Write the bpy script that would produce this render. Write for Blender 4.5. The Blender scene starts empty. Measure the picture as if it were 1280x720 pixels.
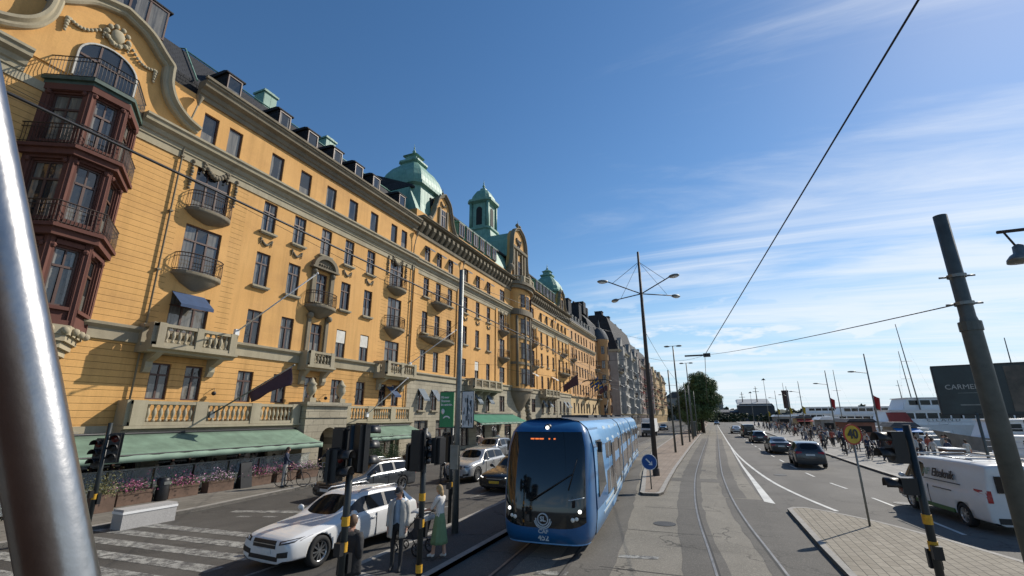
import bpy, bmesh, math, random
from mathutils import Vector, Matrix
R = math.radians
random.seed(11)
S = bpy.context.scene
C = S.collection
PI = math.pi

# ------------------------------------------------------------------ camera
H_CAM = 3.45
cd = bpy.data.cameras.new('camera'); cam = bpy.data.objects.new('camera', cd); C.objects.link(cam)
cd.sensor_width = 36; cd.lens = 36 * 570 / 1280; cd.clip_start = .05; cd.clip_end = 6000
_F = Vector((253., -159., 570.)).normalized()
_U = Vector((-10., 2040., 570.)); _U = (_U - _U.dot(_F) * _F).normalized()
_R = _U.cross(_F)
if _R.x < 0: _R = -_R
M4 = Matrix(((_R.x, _R.y, -_R.z), (_F.x, _F.y, -_F.z), (_U.x, _U.y, -_U.z))).to_4x4()
cam.matrix_world = Matrix.Translation((0, 0, H_CAM)) @ M4
S.camera = cam

# ------------------------------------------------------------------ light
SUN_EL, SUN_AZ = 37.0, 34.0            # azimuth clockwise from the street direction (+Y)
w = bpy.data.worlds.new('World'); S.world = w; w.use_nodes = True
nt = w.node_tree; nd = nt.nodes; lk = nt.links
bg = nd['Background']
sky = nd.new('ShaderNodeTexSky'); sky.sky_type = 'NISHITA'; sky.sun_disc = False
sky.sun_elevation = R(SUN_EL); sky.sun_rotation = R(SUN_AZ)
sky.air_density = 1.0; sky.dust_density = .12; sky.ozone_density = 1.8; sky.altitude = 0
tc = nd.new('ShaderNodeTexCoord')
sep = nd.new('ShaderNodeSeparateXYZ'); lk.new(tc.outputs['Generated'], sep.inputs[0])
def wm(op, a, b=None, c=None, clamp=False):
    n = nd.new('ShaderNodeMath'); n.operation = op; n.use_clamp = clamp
    for i, v in enumerate((a, b, c)):
        if v is None: continue
        if isinstance(v, (int, float)): n.inputs[i].default_value = v
        else: lk.new(v, n.inputs[i])
    return n.outputs[0]
zz = wm('ADD', wm('MAXIMUM', sep.outputs[2], 0.0), .09)
comb = nd.new('ShaderNodeCombineXYZ')
lk.new(wm('DIVIDE', sep.outputs[0], zz), comb.inputs[0]); lk.new(wm('DIVIDE', sep.outputs[1], zz), comb.inputs[1])
mp = nd.new('ShaderNodeMapping'); mp.inputs['Rotation'].default_value = (0, 0, R(-28)); mp.inputs['Scale'].default_value = (.42, 2.1, 1)
mp.inputs['Location'].default_value = (.6, 2.1, 0)
lk.new(comb.outputs[0], mp.inputs[0])
n1 = nd.new('ShaderNodeTexNoise'); n1.inputs['Scale'].default_value = .85; n1.inputs['Detail'].default_value = 9; n1.inputs['Roughness'].default_value = .62; n1.inputs['Distortion'].default_value = .9
lk.new(mp.outputs[0], n1.inputs['Vector'])
n2 = nd.new('ShaderNodeTexNoise'); n2.inputs['Scale'].default_value = .35; n2.inputs['Detail'].default_value = 3
lk.new(comb.outputs[0], n2.inputs['Vector'])
# more cloud towards the east-south-east side of the sky (over the harbour)
side = wm('ADD', wm('MULTIPLY', sep.outputs[0], .55), wm('MULTIPLY', sep.outputs[1], .35))
den = wm('ADD', wm('MULTIPLY', n1.outputs[0], wm('ADD', n2.outputs[0], .45)), wm('MULTIPLY', wm('SUBTRACT', side, wm('MULTIPLY', sep.outputs[2], .55)), .55))
mr = nd.new('ShaderNodeMapRange'); mr.inputs[1].default_value = .47; mr.inputs[2].default_value = .84; mr.interpolation_type = 'SMOOTHSTEP'
lk.new(den, mr.inputs[0])
# small cumulus puffs low over the horizon
mp2 = nd.new('ShaderNodeMapping'); mp2.inputs['Scale'].default_value = (9, 9, 34)
lk.new(tc.outputs['Generated'], mp2.inputs[0])
n3 = nd.new('ShaderNodeTexNoise'); n3.inputs['Scale'].default_value = 1.0; n3.inputs['Detail'].default_value = 6; n3.inputs['Roughness'].default_value = .55
lk.new(mp2.outputs[0], n3.inputs['Vector'])
band = wm('MULTIPLY', wm('SUBTRACT', sep.outputs[2], .03), wm('SUBTRACT', .25, sep.outputs[2]))
band = wm('MULTIPLY', band, 60.0, clamp=True)
mr3 = nd.new('ShaderNodeMapRange'); mr3.inputs[1].default_value = .50; mr3.inputs[2].default_value = .62; mr3.interpolation_type = 'SMOOTHSTEP'
lk.new(n3.outputs[0], mr3.inputs[0])
puff = wm('MULTIPLY', mr3.outputs[0], band)
cl = wm('MAXIMUM', wm('MULTIPLY', mr.outputs[0], .7), wm('MULTIPLY', puff, .95))
hz = nd.new('ShaderNodeMapRange'); hz.inputs[1].default_value = -.02; hz.inputs[2].default_value = .34; hz.inputs[3].default_value = .85; hz.inputs[4].default_value = 0; hz.interpolation_type = 'SMOOTHSTEP'
lk.new(sep.outputs[2], hz.inputs[0])
mh = nd.new('ShaderNodeMixRGB'); hs = nd.new('ShaderNodeHueSaturation'); hs.inputs['Saturation'].default_value = 1.22; lk.new(sky.outputs[0], hs.inputs['Color']); lk.new(hz.outputs[0], mh.inputs[0]); lk.new(hs.outputs[0], mh.inputs[1]); mh.inputs[2].default_value = (3.9, 5.7, 7.4, 1)
mx = nd.new('ShaderNodeMixRGB'); lk.new(cl, mx.inputs[0]); lk.new(mh.outputs[0], mx.inputs[1]); mx.inputs[2].default_value = (7.8, 8.1, 8.5, 1)
lk.new(mx.outputs[0], bg.inputs[0]); bg.inputs[1].default_value = .10
sl = bpy.data.lights.new('sun', 'SUN'); sl.energy = 4.3; sl.angle = R(.5); sl.color = (1, .93, .82)
so = bpy.data.objects.new('sun', sl); C.objects.link(so)
SD = Vector((math.sin(R(SUN_AZ)) * math.cos(R(SUN_EL)), math.cos(R(SUN_AZ)) * math.cos(R(SUN_EL)), math.sin(R(SUN_EL))))
so.rotation_euler = SD.to_track_quat('Z', 'Y').to_euler(); so.location = (0, 0, 60)
S.view_settings.view_transform = 'Standard'; S.view_settings.look = 'None'
S.view_settings.exposure = 0.28; S.view_settings.gamma = 1; S.view_settings.use_curve_mapping = False

# ------------------------------------------------------------------ materials
MATS = {}
def _new(name):
    m = bpy.data.materials.new(name); m.use_nodes = True
    return m, m.node_tree, m.node_tree.nodes['Principled BSDF']
def mat(name, col, rough=.6, metal=0, var=.15, scale=3., bump=0., bscale=20., spec=.5, coat=0, emit=0, stretch=None):
    """Principled with large + small noise variation of the colour, roughness variation and bump."""
    if name in MATS: return MATS[name]
    m, t, b = _new(name)
    col = tuple(col) + (1,)
    b.inputs['Roughness'].default_value = rough; b.inputs['Metallic'].default_value = metal
    b.inputs['Specular IOR Level'].default_value = spec
    if coat: b.inputs['Coat Weight'].default_value = coat; b.inputs['Coat Roughness'].default_value = .04
    tcn = t.nodes.new('ShaderNodeTexCoord')
    if var > 0:
        vec = tcn.outputs['Object']
        if stretch:
            mpn = t.nodes.new('ShaderNodeMapping'); mpn.inputs['Scale'].default_value = stretch
            t.links.new(vec, mpn.inputs[0]); vec = mpn.outputs[0]
        n = t.nodes.new('ShaderNodeTexNoise'); n.inputs['Scale'].default_value = scale; n.inputs['Detail'].default_value = 6; n.inputs['Roughness'].default_value = .65
        t.links.new(vec, n.inputs['Vector'])
        mr = t.nodes.new('ShaderNodeMapRange'); mr.inputs[1].default_value = .3; mr.inputs[2].default_value = .7
        mr.inputs[3].default_value = 1 - var; mr.inputs[4].default_value = 1 + var
        t.links.new(n.outputs[0], mr.inputs[0])
        mu = t.nodes.new('ShaderNodeVectorMath'); mu.operation = 'SCALE'; mu.inputs[0].default_value = col[:3]
        t.links.new(mr.outputs[0], mu.inputs['Scale']); t.links.new(mu.outputs[0], b.inputs['Base Color'])
    else: b.inputs['Base Color'].default_value = col
    if bump > 0:
        n = t.nodes.new('ShaderNodeTexNoise'); n.inputs['Scale'].default_value = bscale; n.inputs['Detail'].default_value = 5
        t.links.new(tcn.outputs['Object'], n.inputs['Vector'])
        bp = t.nodes.new('ShaderNodeBump'); bp.inputs['Strength'].default_value = bump; bp.inputs['Distance'].default_value = .02
        t.links.new(n.outputs[0], bp.inputs['Height']); t.links.new(bp.outputs[0], b.inputs['Normal'])
    if emit:
        b.inputs['Emission Color'].default_value = col; b.inputs['Emission Strength'].default_value = emit
    MATS[name] = m
    return m

class NT:
    """tiny node helper"""
    def __init__(s, name):
        s.m, s.t, s.b = _new(name); MATS[name] = s.m; s.n = s.t.nodes; s.l = s.t.links
        s.tc = s.n.new('ShaderNodeTexCoord'); s.geo = s.n.new('ShaderNodeNewGeometry')
        s.pos = s.geo.outputs['Position']
        sp = s.n.new('ShaderNodeSeparateXYZ'); s.l.new(s.pos, sp.inputs[0]); s.x, s.y, s.z = sp.outputs
    def put(s, sock, v):
        if hasattr(v, 'links'): s.l.new(v, sock)
        else: sock.default_value = v
    def math(s, op, a, b=0., c=0., clamp=False):
        n = s.n.new('ShaderNodeMath'); n.operation = op; n.use_clamp = clamp
        for i, v in enumerate((a, b, c)): s.put(n.inputs[i], v)
        return n.outputs[0]
    def noise(s, scale, detail=5, rough=.6, vec=None, st=None, dist=0):
        v = vec or s.pos
        if st:
            mpn = s.n.new('ShaderNodeMapping'); mpn.inputs['Scale'].default_value = st; s.l.new(v, mpn.inputs[0]); v = mpn.outputs[0]
        n = s.n.new('ShaderNodeTexNoise'); n.inputs['Scale'].default_value = scale; n.inputs['Detail'].default_value = detail
        n.inputs['Roughness'].default_value = rough; n.inputs['Distortion'].default_value = dist
        s.l.new(v, n.inputs['Vector']); return n.outputs[0]
    def rng(s, v, a, b, c=0., d=1., smooth=False):
        n = s.n.new('ShaderNodeMapRange'); 
        if smooth: n.interpolation_type = 'SMOOTHSTEP'
        s.put(n.inputs[0], v)
        for i, k in enumerate((a, b, c, d)): n.inputs[i + 1].default_value = k
        return n.outputs[0]
    def mix(s, f, a, b, mode='MIX'):
        n = s.n.new('ShaderNodeMixRGB'); n.blend_type = mode; s.put(n.inputs[0], f)
        for i, v in ((1, a), (2, b)):
            if isinstance(v, tuple) and len(v) == 3: v = v + (1,)
            s.put(n.inputs[i], v)
        return n.outputs[0]
    def bump(s, h, strength=.5, dist=.02):
        n = s.n.new('ShaderNodeBump'); n.inputs['Strength'].default_value = strength; n.inputs['Distance'].default_value = dist
        s.put(n.inputs['Height'], h); s.l.new(n.outputs[0], s.b.inputs['Normal'])
    def done(s, col, rough=.7, spec=.4):
        if isinstance(col, tuple) and len(col) == 3: col = col + (1,)
        s.put(s.b.inputs['Base Color'], col); s.put(s.b.inputs['Roughness'], rough); s.b.inputs['Specular IOR Level'].default_value = spec
        return s.m

def stucco(name, col, col2, grooves=0., pitch=.30):
    n = NT(name)
    big = n.noise(.35, 6, .6); streak = n.noise(.9, 6, .7, st=(1.6, 1.6, .12)); fine = n.noise(14, 4)
    c = n.mix(n.rng(big, .35, .7), col, col2)
    c = n.mix(n.rng(streak, .46, .74, 0, .55), c, tuple(v * .5 for v in col))
    patchy = n.noise(.13, 3, .5, st=(1, 1, .5)); c = n.mix(n.rng(patchy, .46, .6, 0, .35), c, tuple(min(1, v * 1.25) for v in col)); c = n.mix(n.rng(n.noise(.22, 5, .7, st=(1, 1, 2.2)), .5, .72, 0, .4), c, (col[0] * .62, col[1] * .6, col[2] * .75))
    c = n.mix(n.rng(fine, .3, .7, .12, 0), c, (.05, .04, .03))
    h = n.math('MULTIPLY', fine, .15)
    if grooves:
        fr = n.math('FRACT', n.math('DIVIDE', n.z, pitch))
        g = n.rng(n.math('ABSOLUTE', n.math('SUBTRACT', fr, .5)), .0, .055, 1, 0)
        c = n.mix(n.math('MULTIPLY', g, grooves), c, tuple(v * .18 for v in col))
        h = n.math('SUBTRACT', h, g)
    n.bump(h, .7, .03)
    return n.done(c, .88, .25)
def blocks(name, col, col2, bw=.9, bh=.42, dirt=.5, groove=.65, axis='y'):
    """stone with coursed joints in real-world units"""
    n = NT(name)
    u = n.y if axis == 'y' else n.x
    v = n.z
    if axis == 'flat': u, v = n.y, n.x
    row = n.math('FLOOR', n.math('DIVIDE', v, bh))
    sh = n.math('MULTIPLY', n.math('FRACT', n.math('MULTIPLY', row, .5)), bw)
    uu = n.math('DIVIDE', n.math('ADD', u, sh), bw)
    fu = n.math('ABSOLUTE', n.math('SUBTRACT', n.math('FRACT', uu), .5)); fv = n.math('ABSOLUTE', n.math('SUBTRACT', n.math('FRACT', n.math('DIVIDE', v, bh)), .5))
    ju = n.rng(fu, .5 - .012 / bw * 1.3, .5 - .004 / bw, 0, 1); jv = n.rng(fv, .5 - .018 / bh, .5 - .006 / bh, 0, 1)
    j = n.math('MAXIMUM', ju, jv)
    wn = n.n.new('ShaderNodeTexWhiteNoise'); cb = n.n.new('ShaderNodeCombineXYZ')
    n.l.new(n.math('FLOOR', uu), cb.inputs[0]); n.l.new(row, cb.inputs[1]); n.l.new(cb.outputs[0], wn.inputs['Vector'])
    big = n.noise(.5, 6, .65); fine = n.noise(9, 5)
    c = n.mix(wn.outputs[0], col, col2)
    c = n.mix(n.rng(big, .42, .75, 0, dirt), c, tuple(k * .35 for k in col))
    c = n.mix(n.rng(fine, .35, .7, .25, 0), c, tuple(k * .4 for k in col))
    c = n.mix(n.math('MULTIPLY', j, groove), c, tuple(k * .2 for k in col))
    n.bump(n.math('SUBTRACT', n.math('MULTIPLY', fine, .3), j), .6, .02)
    return n.done(c, .85, .3)
def copper(name='verdigris copper'):
    n = NT(name)
    a = n.noise(.9, 7, .7); s_ = n.noise(1.6, 6, .7, st=(2, 2, .15)); fine = n.noise(20, 3)
    c = n.mix(n.rng(a, .35, .7), (.115, .25, .195), (.21, .37, .29))
    c = n.mix(n.rng(s_, .5, .8, 0, .65), c, (.06, .13, .10))
    fr = n.math('FRACT', n.math('DIVIDE', n.math('ADD', n.y, n.math('MULTIPLY', n.x, .6)), .55))
    seam = n.rng(n.math('ABSOLUTE', n.math('SUBTRACT', fr, .5)), .0, .06, 1, 0)
    c = n.mix(n.math('MULTIPLY', seam, .4), c, (.06, .12, .1))
    n.bump(n.math('ADD', seam, n.math('MULTIPLY', fine, .1)), .5, .03)
    return n.done(c, .55, .4)
def slate(name, col=(.018, .019, .022)):
    n = NT(name)
    a = n.noise(.7, 6, .65); fine = n.noise(8, 4)
    rowv = n.math('DIVIDE', n.z, .2)
    fr = n.math('FRACT', rowv); j = n.rng(fr, 0, .18, 1, 0)
    fy = n.math('FRACT', n.math('ADD', n.math('DIVIDE', n.y, .3), n.math('MULTIPLY', n.math('FLOOR', rowv), .5)))
    jy = n.rng(n.math('ABSOLUTE', n.math('SUBTRACT', fy, .5)), .42, .5, 0, 1)
    wn = n.n.new('ShaderNodeTexWhiteNoise'); cb = n.n.new('ShaderNodeCombineXYZ')
    n.l.new(n.math('FLOOR', n.math('ADD', n.math('DIVIDE', n.y, .3), n.math('MULTIPLY', n.math('FLOOR', rowv), .5))), cb.inputs[0]); n.l.new(n.math('FLOOR', rowv), cb.inputs[1]); n.l.new(cb.outputs[0], wn.inputs['Vector'])
    c = n.mix(n.rng(a, .35, .7), col, tuple(v * 1.7 for v in col))
    c = n.mix(n.math('MULTIPLY', wn.outputs[0], .5), c, tuple(v * 2.2 for v in col))
    c = n.mix(n.math('MULTIPLY', n.math('MAXIMUM', j, jy), .7), c, (.01, .01, .011))
    n.bump(n.math('SUBTRACT', fine, n.math('MAXIMUM', j, jy)), .6, .03)
    return n.done(c, .75, .25)
def asphalt(name, col, patch=.35, crack=.6, wx=None):
    n = NT(name)
    big = n.noise(.16, 6, .65, dist=.6); mid = n.noise(1.1, 6, .7); fine = n.noise(38, 4, .75); lanes = n.noise(.8, 3, .5, st=(1.2, .05, 1))
    c = n.mix(n.rng(big, .35, .68), tuple(v * (1 - patch) for v in col), tuple(v * (1 + patch) for v in col))
    c = n.mix(n.rng(mid, .3, .75, .3, 0), c, tuple(v * .5 for v in col))
    c = n.mix(n.rng(lanes, .45, .7, 0, .4), c, tuple(v * .6 for v in col))
    c = n.mix(n.rng(fine, .5, .75, 0, .75), c, tuple(min(1, v * 2.6) for v in col))
    v = n.n.new('ShaderNodeTexVoronoi'); v.feature = 'DISTANCE_TO_EDGE'; v.inputs['Scale'].default_value = .28
    wv = n.n.new('ShaderNodeVectorMath'); wv.operation = 'ADD'
    nn = n.n.new('ShaderNodeTexNoise'); nn.inputs['Scale'].default_value = .9; nn.inputs['Detail'].default_value = 8; n.l.new(n.pos, nn.inputs['Vector'])
    sc = n.n.new('ShaderNodeVectorMath'); sc.operation = 'SCALE'; sc.inputs['Scale'].default_value = 2.2; n.l.new(nn.outputs['Color'], sc.inputs[0])
    n.l.new(n.pos, wv.inputs[0]); n.l.new(sc.outputs[0], wv.inputs[1]); n.l.new(wv.outputs[0], v.inputs['Vector'])
    ck = n.rng(v.outputs['Distance'], .003, .012, 1, 0); msk = n.rng(n.noise(.23, 3), .45, .55, 0, 1)
    ck = n.math('MULTIPLY', ck, msk)
    c = n.mix(n.math('MULTIPLY', ck, crack), c, (.012, .012, .012))
    n.bump(n.math('SUBTRACT', fine, n.math('MULTIPLY', ck, 2)), .35, .008)
    return n.done(c, .82, .3)
def worn_paint(name, col=(.40, .395, .36), road=(.085, .083, .08), wear=.5):
    n = NT(name)
    a = n.noise(3.5, 8, .75); f = n.noise(40, 4, .7)
    k = n.math('ADD', n.math('MULTIPLY', a, .65), n.math('MULTIPLY', f, .35))
    c = n.mix(n.rng(k, wear - .04, wear + .05, 0, .85), road, col)
    c = n.mix(n.rng(n.noise(.8, 4), .4, .7, 0, .35), c, road)
    return n.done(c, .7, .3)
def glass_mat(name='window glass', dark=(.018, .022, .026)):
    n = NT(name)
    oi = n.n.new('ShaderNodeObjectInfo'); r = oi.outputs['Random']
    sp = n.n.new('ShaderNodeSeparateXYZ'); n.l.new(n.tc.outputs['Object'], sp.inputs[0]); ax = n.math('ABSOLUTE', sp.outputs[0]); oz = sp.outputs[2]
    folds = n.noise(9, 3, .6, vec=n.tc.outputs['Object'], st=(1, 1, .05)); lo = n.noise(1.3, 4, .6)
    lace = n.math('MULTIPLY', n.math('LESS_THAN', oz, n.math('ADD', .55, n.math('MULTIPLY', r, .9))), n.math('LESS_THAN', r, .30))
    side = n.math('MULTIPLY', n.math('GREATER_THAN', ax, n.math('ADD', .12, n.math('MULTIPLY', lo, .25))), n.math('MULTIPLY', n.math('GREATER_THAN', r, .45), n.math('LESS_THAN', r, .82)))
    full = n.math('GREATER_THAN', r, .93)
    k = n.math('MULTIPLY', n.math('MAXIMUM', n.math('MAXIMUM', lace, side), full), n.rng(folds, .3, .7, .35, 1.0))
    c = n.mix(k, dark, (.22, .205, .175))
    c = n.mix(n.rng(lo, .5, .75, 0, .35), c, (.07, .06, .05))
    wob = n.noise(.9, 3); n.bump(wob, .3, .05)
    return n.done(c, .05, .9)
def paving(name, col, col2, bw, bh, groove=.7):
    return blocks(name, col, col2, bw, bh, .35, groove, 'flat')

M = dict(
    orange=stucco('orange stucco', (.64, .355, .122), (.72, .415, .155)),
    orange_g=stucco('orange grooved stucco', (.63, .355, .122), (.71, .41, .155), .7),
    orange_far=stucco('pale orange stucco', (.60, .35, .16), (.66, .40, .20), .4),
    cream=stucco('cream stucco', (.52, .38, .20), (.60, .45, .26)),
    stone=blocks('beige ashlar stone', (.36, .32, .235), (.44, .39, .29)),
    trim=stucco('weathered limestone trim', (.36, .31, .21), (.44, .39, .28)),
    trim_dark=stucco('sooty stone trim', (.20, .17, .12), (.28, .24, .17)),
    white_wall=stucco('pale grey render', (.27, .26, .235), (.35, .335, .31)),
    white_wall2=stucco('pale rose render', (.24, .19, .165), (.30, .245, .215)),
    redbay=stucco('oxblood painted bay', (.115, .048, .037), (.15, .066, .05)),
    copper=copper(), slate=slate('dark slate'), slate2=slate('grey sheet roof', (.07, .075, .08)),
    glass=glass_mat(), wframe=mat('brown window frame', (.075, .035, .025), .5),
    wframe_w=mat('pale window frame', (.45, .43, .38), .5),
    iron=mat('black wrought iron', (.02, .02, .022), .5, .3),
    rust_iron=mat('brown iron railing', (.05, .032, .026), .6, .2),
    dark=mat('dark interior', (.012, .011, .010), .8),
    asphalt=asphalt('old asphalt', (.112, .105, .094), .4, .4),
    asphalt2=asphalt('dark asphalt', (.072, .067, .060), .4, .4),
    trackbed=asphalt('worn concrete track bed', (.175, .16, .132), .3, .7),
    patch=asphalt('bitumen patch', (.098, .091, .080), .35, .5),
    paint=worn_paint('worn road paint'), paint2=worn_paint('white line paint', (.72, .72, .68), wear=.36),
    paver=paving('concrete pavers', (.25, .22, .17), (.32, .285, .225), .36, .22, .5),
    paver_far=paving('promenade paving', (.27, .26, .235), (.34, .325, .30), .8, .6, .4),
    gravel=paving('pinkish kerbside paving', (.25, .195, .15), (.30, .24, .19), .35, .35, .35),
    sidewalk=paving('pavement slabs', (.17, .155, .13), (.215, .195, .165), .7, .5, .6),
    kerb=mat('granite kerb', (.26, .245, .22), .8, 0, .25, 4, .3, 30),
    granite=mat('speckled granite', (.36, .35, .34), .7, 0, .35, 45, .2, 60),
    rail=mat('polished rail steel', (.22, .21, .20), .5, .8, .3, 2),
    groove=mat('rail groove', (.015, .015, .015), .8),
    awn=mat('sage green awning cloth', (.135, .205, .148), .85, 0, .3, 1.1, .25, 40),
    awn_d=mat('sage valance cloth', (.21, .30, .23), .85, 0, .1),
    awn2=mat('deep green awning cloth', (.018, .15, .085), .8, 0, .15, 1.2),
    navy=mat('navy awning cloth', (.03, .06, .13), .8),
    white_cloth=mat('white cloth', (.6, .6, .58), .85),
    steel=mat('galvanised steel', (.20, .21, .20), .5, .7, .25, 3, .1, 20),
    pole=mat('tarred brown pole', (.055, .042, .034), .7, .1, .3, 4),
    pole_g=mat('grey green painted pole', (.085, .095, .088), .55, .2, .25, 5, .1, 15),
    black=mat('black plastic', (.012, .012, .013), .45),
    rubber=mat('black rubber', (.014, .014, .014), .8, bump=.2, bscale=60),
    yellow=mat('yellow reflective band', (.62, .33, .02), .6, 0, .25, 20),
    lamp_w=mat('lamp lens', (.75, .75, .7), .3),
    copper_dark=mat('dark weathered copper', (.05, .085, .068), .6, 0, .35, 3),
    white=mat('white enamel', (.75, .75, .74), .4, 0, .05),
    chrome=mat('scratched chromed steel', (.36, .355, .35), .3, 1, .15, 14, .03, 90),
    blue_sign=mat('blue sign enamel', (.010, .075, .28), .45, 0, .1),
    wood=mat('brown planter timber', (.13, .08, .055), .8, 0, .25, 5, .2, 20),
    bark=mat('tree bark', (.055, .04, .03), .9, 0, .3, 6, .6, 12),
    water=None,
)
# ------------------------------------------------------------------ helpers
def tag(o, label=None, cat=None, group=None, kind=None):
    if label: o['label'] = label
    if cat: o['category'] = cat
    if group: o['group'] = group
    if kind: o['kind'] = kind
    return o
def thing(name, label, cat, loc=(0, 0, 0), rotz=0, group=None, scale=1):
    o = bpy.data.objects.new(name, None); C.objects.link(o); o.empty_display_size = .3
    o.location = loc; o.rotation_euler = (0, 0, rotz); o.scale = (scale,) * 3
    return tag(o, label, cat, group)
def root_of(o):
    while o.parent: o = o.parent
    return o
def copy_tree(o, parent=None):
    c = o.copy(); C.objects.link(c); c.parent = parent
    for ch in list(o.children): copy_tree(ch, c)
    return c
class MB:
    def __init__(s): s.v = []; s.f = []; s.m = []; s.sm = []
    def add(s, vs, fs, mi=0, smooth=False):
        o = len(s.v); s.v += [tuple(p) for p in vs]
        for f in fs: s.f.append(tuple(i + o for i in f)); s.m.append(mi); s.sm.append(smooth)
    def box(s, a, b, mi=0):
        x0, y0, z0 = [min(p, q) for p, q in zip(a, b)]; x1, y1, z1 = [max(p, q) for p, q in zip(a, b)]
        s.add([(x0, y0, z0), (x1, y0, z0), (x1, y1, z0), (x0, y1, z0), (x0, y0, z1), (x1, y0, z1), (x1, y1, z1), (x0, y1, z1)],
              [(0, 3, 2, 1), (4, 5, 6, 7), (0, 1, 5, 4), (1, 2, 6, 5), (2, 3, 7, 6), (3, 0, 4, 7)], mi)
    def quad(s, a, b, c, d, mi=0): s.add([a, b, c, d], [(0, 1, 2, 3)], mi)
    def prism(s, poly, z0, z1, mi=0):        # poly in xy, counter-clockwise
        n = len(poly)
        s.add([(p[0], p[1], z0) for p in poly] + [(p[0], p[1], z1) for p in poly],
              [tuple(range(n))[::-1], tuple(range(n, 2 * n))] + [(i, (i + 1) % n, (i + 1) % n + n, i + n) for i in range(n)], mi)
    def prism_x(s, poly, x0, x1, mi=0):      # poly in (y,z)
        n = len(poly)
        s.add([(x0, p[0], p[1]) for p in poly] + [(x1, p[0], p[1]) for p in poly],
              [tuple(range(n))[::-1], tuple(range(n, 2 * n))] + [(i, (i + 1) % n, (i + 1) % n + n, i + n) for i in range(n)], mi)
    def prism_y(s, poly, y0, y1, mi=0):      # poly in (x,z)
        n = len(poly)
        s.add([(p[0], y0, p[1]) for p in poly] + [(p[0], y1, p[1]) for p in poly],
              [tuple(range(n)), tuple(range(n, 2 * n))[::-1]] + [(i, i + n, (i + 1) % n + n, (i + 1) % n) for i in range(n)], mi)
    def tube(s, pts, r, n=6, mi=0, smooth=True, caps=True):
        pts = [Vector(p) for p in pts]
        rs = r if isinstance(r, (list, tuple)) else [r] * len(pts)
        vs = []; ref = None
        for i, p in enumerate(pts):
            d = (pts[min(i + 1, len(pts) - 1)] - pts[max(i - 1, 0)])
            if d.length < 1e-9: d = Vector((0, 0, 1))
            d.normalize()
            if ref is None: ref = Vector((0, 0, 1)) if abs(d.z) < .9 else Vector((1, 0, 0))
            a = d.cross(ref).normalized(); b = d.cross(a)
            for k in range(n):
                t = 2 * PI * k / n; vs.append(p + (a * math.cos(t) + b * math.sin(t)) * rs[i])
        fs = []
        for i in range(len(pts) - 1):
            for k in range(n):
                fs.append((i * n + k, (i + 1) * n + k, (i + 1) * n + (k + 1) % n, i * n + (k + 1) % n))
        s.add(vs, fs, mi, smooth)
        if caps:
            o = len(s.v) - len(vs)
            s.f += [tuple(o + k for k in range(n)), tuple(o + (len(pts) - 1) * n + k for k in range(n))[::-1]]; s.m += [mi, mi]; s.sm += [False, False]
    def lathe(s, prof, c=(0, 0, 0), n=12, mi=0, a0=0, a1=2 * PI, sx=1, sy=1, smooth=True):
        full = abs(a1 - a0 - 2 * PI) < 1e-6; m = n if full else n + 1
        vs = []
        for r, z in prof:
            for k in range(m):
                t = a0 + (a1 - a0) * k / n
                vs.append((c[0] + r * math.cos(t) * sx, c[1] + r * math.sin(t) * sy, c[2] + z))
        fs = []
        for i in range(len(prof) - 1):
            for k in range(n):
                k2 = (k + 1) % m
                fs.append((i * m + k, i * m + k2, (i + 1) * m + k2, (i + 1) * m + k))
        s.add(vs, fs, mi, smooth)
    def ball(s, c, r, n=10, mi=0, sc=(1, 1, 1)):
        k = max(4, n // 2)
        prof = [(r * math.sin(PI * i / k), -r * math.cos(PI * i / k) * sc[2]) for i in range(k + 1)]
        s.lathe(prof, c, n, mi, sx=sc[0], sy=sc[1])
    def grid(s, fn, nu, nv, mi=0, smooth=True, mf=None):
        vs = [fn(i / nu, j / nv) for j in range(nv + 1) for i in range(nu + 1)]
        o = len(s.v); s.v += [tuple(p) for p in vs]
        for j in range(nv):
            for i in range(nu):
                a = j * (nu + 1) + i
                s.f.append((o + a, o + a + 1, o + a + nu + 2, o + a + nu + 1)); s.m.append(mf((i + .5) / nu, (j + .5) / nv) if mf else mi); s.sm.append(smooth)
    def xf(s, mtx):
        s.v = [tuple(mtx @ Vector(p)) for p in s.v]; return s
    def mesh(s, name, mats):
        me = bpy.data.meshes.new(name); me.from_pydata(s.v, [], s.f)
        for m in mats: me.materials.append(m)
        me.polygons.foreach_set('material_index', s.m); me.polygons.foreach_set('use_smooth', s.sm)
        me.update()
        return me
    def build(s, name, mats, parent=None, world=True, **kw):
        """vertices are in world coordinates unless world=False (then local to the parent)"""
        if not isinstance(mats, (list, tuple)): mats = [mats]
        if parent is not None and world:
            off = Vector((0, 0, 0)); p = parent
            while p: off += p.location; p = p.parent
            s.v = [(x - off.x, y - off.y, z - off.z) for x, y, z in s.v]
        o = bpy.data.objects.new(name, s.mesh(name, mats)); C.objects.link(o); o.parent = parent
        if kw: tag(o, **kw)
        return o
def place(mesh, name, parent, loc, rotz=0, world=True, scale=None):
    o = bpy.data.objects.new(name, mesh); C.objects.link(o); o.parent = parent
    off = Vector((0, 0, 0)); p = parent
    while p and world: off += p.location; p = p.parent
    o.location = Vector(loc) - off; o.rotation_euler = (0, 0, rotz)
    if scale: o.scale = scale
    return o
def bake(obj, smooth=True):
    """apply the modifiers of a linked object to its mesh"""
    dg = bpy.context.evaluated_depsgraph_get(); dg.update()
    me = bpy.data.meshes.new_from_object(obj.evaluated_get(dg))
    obj.modifiers.clear(); old = obj.data; obj.data = me
    if smooth: me.polygons.foreach_set('use_smooth', [True] * len(me.polygons))
    if isinstance(old, bpy.types.Mesh): bpy.data.meshes.remove(old)
    return obj
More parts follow.
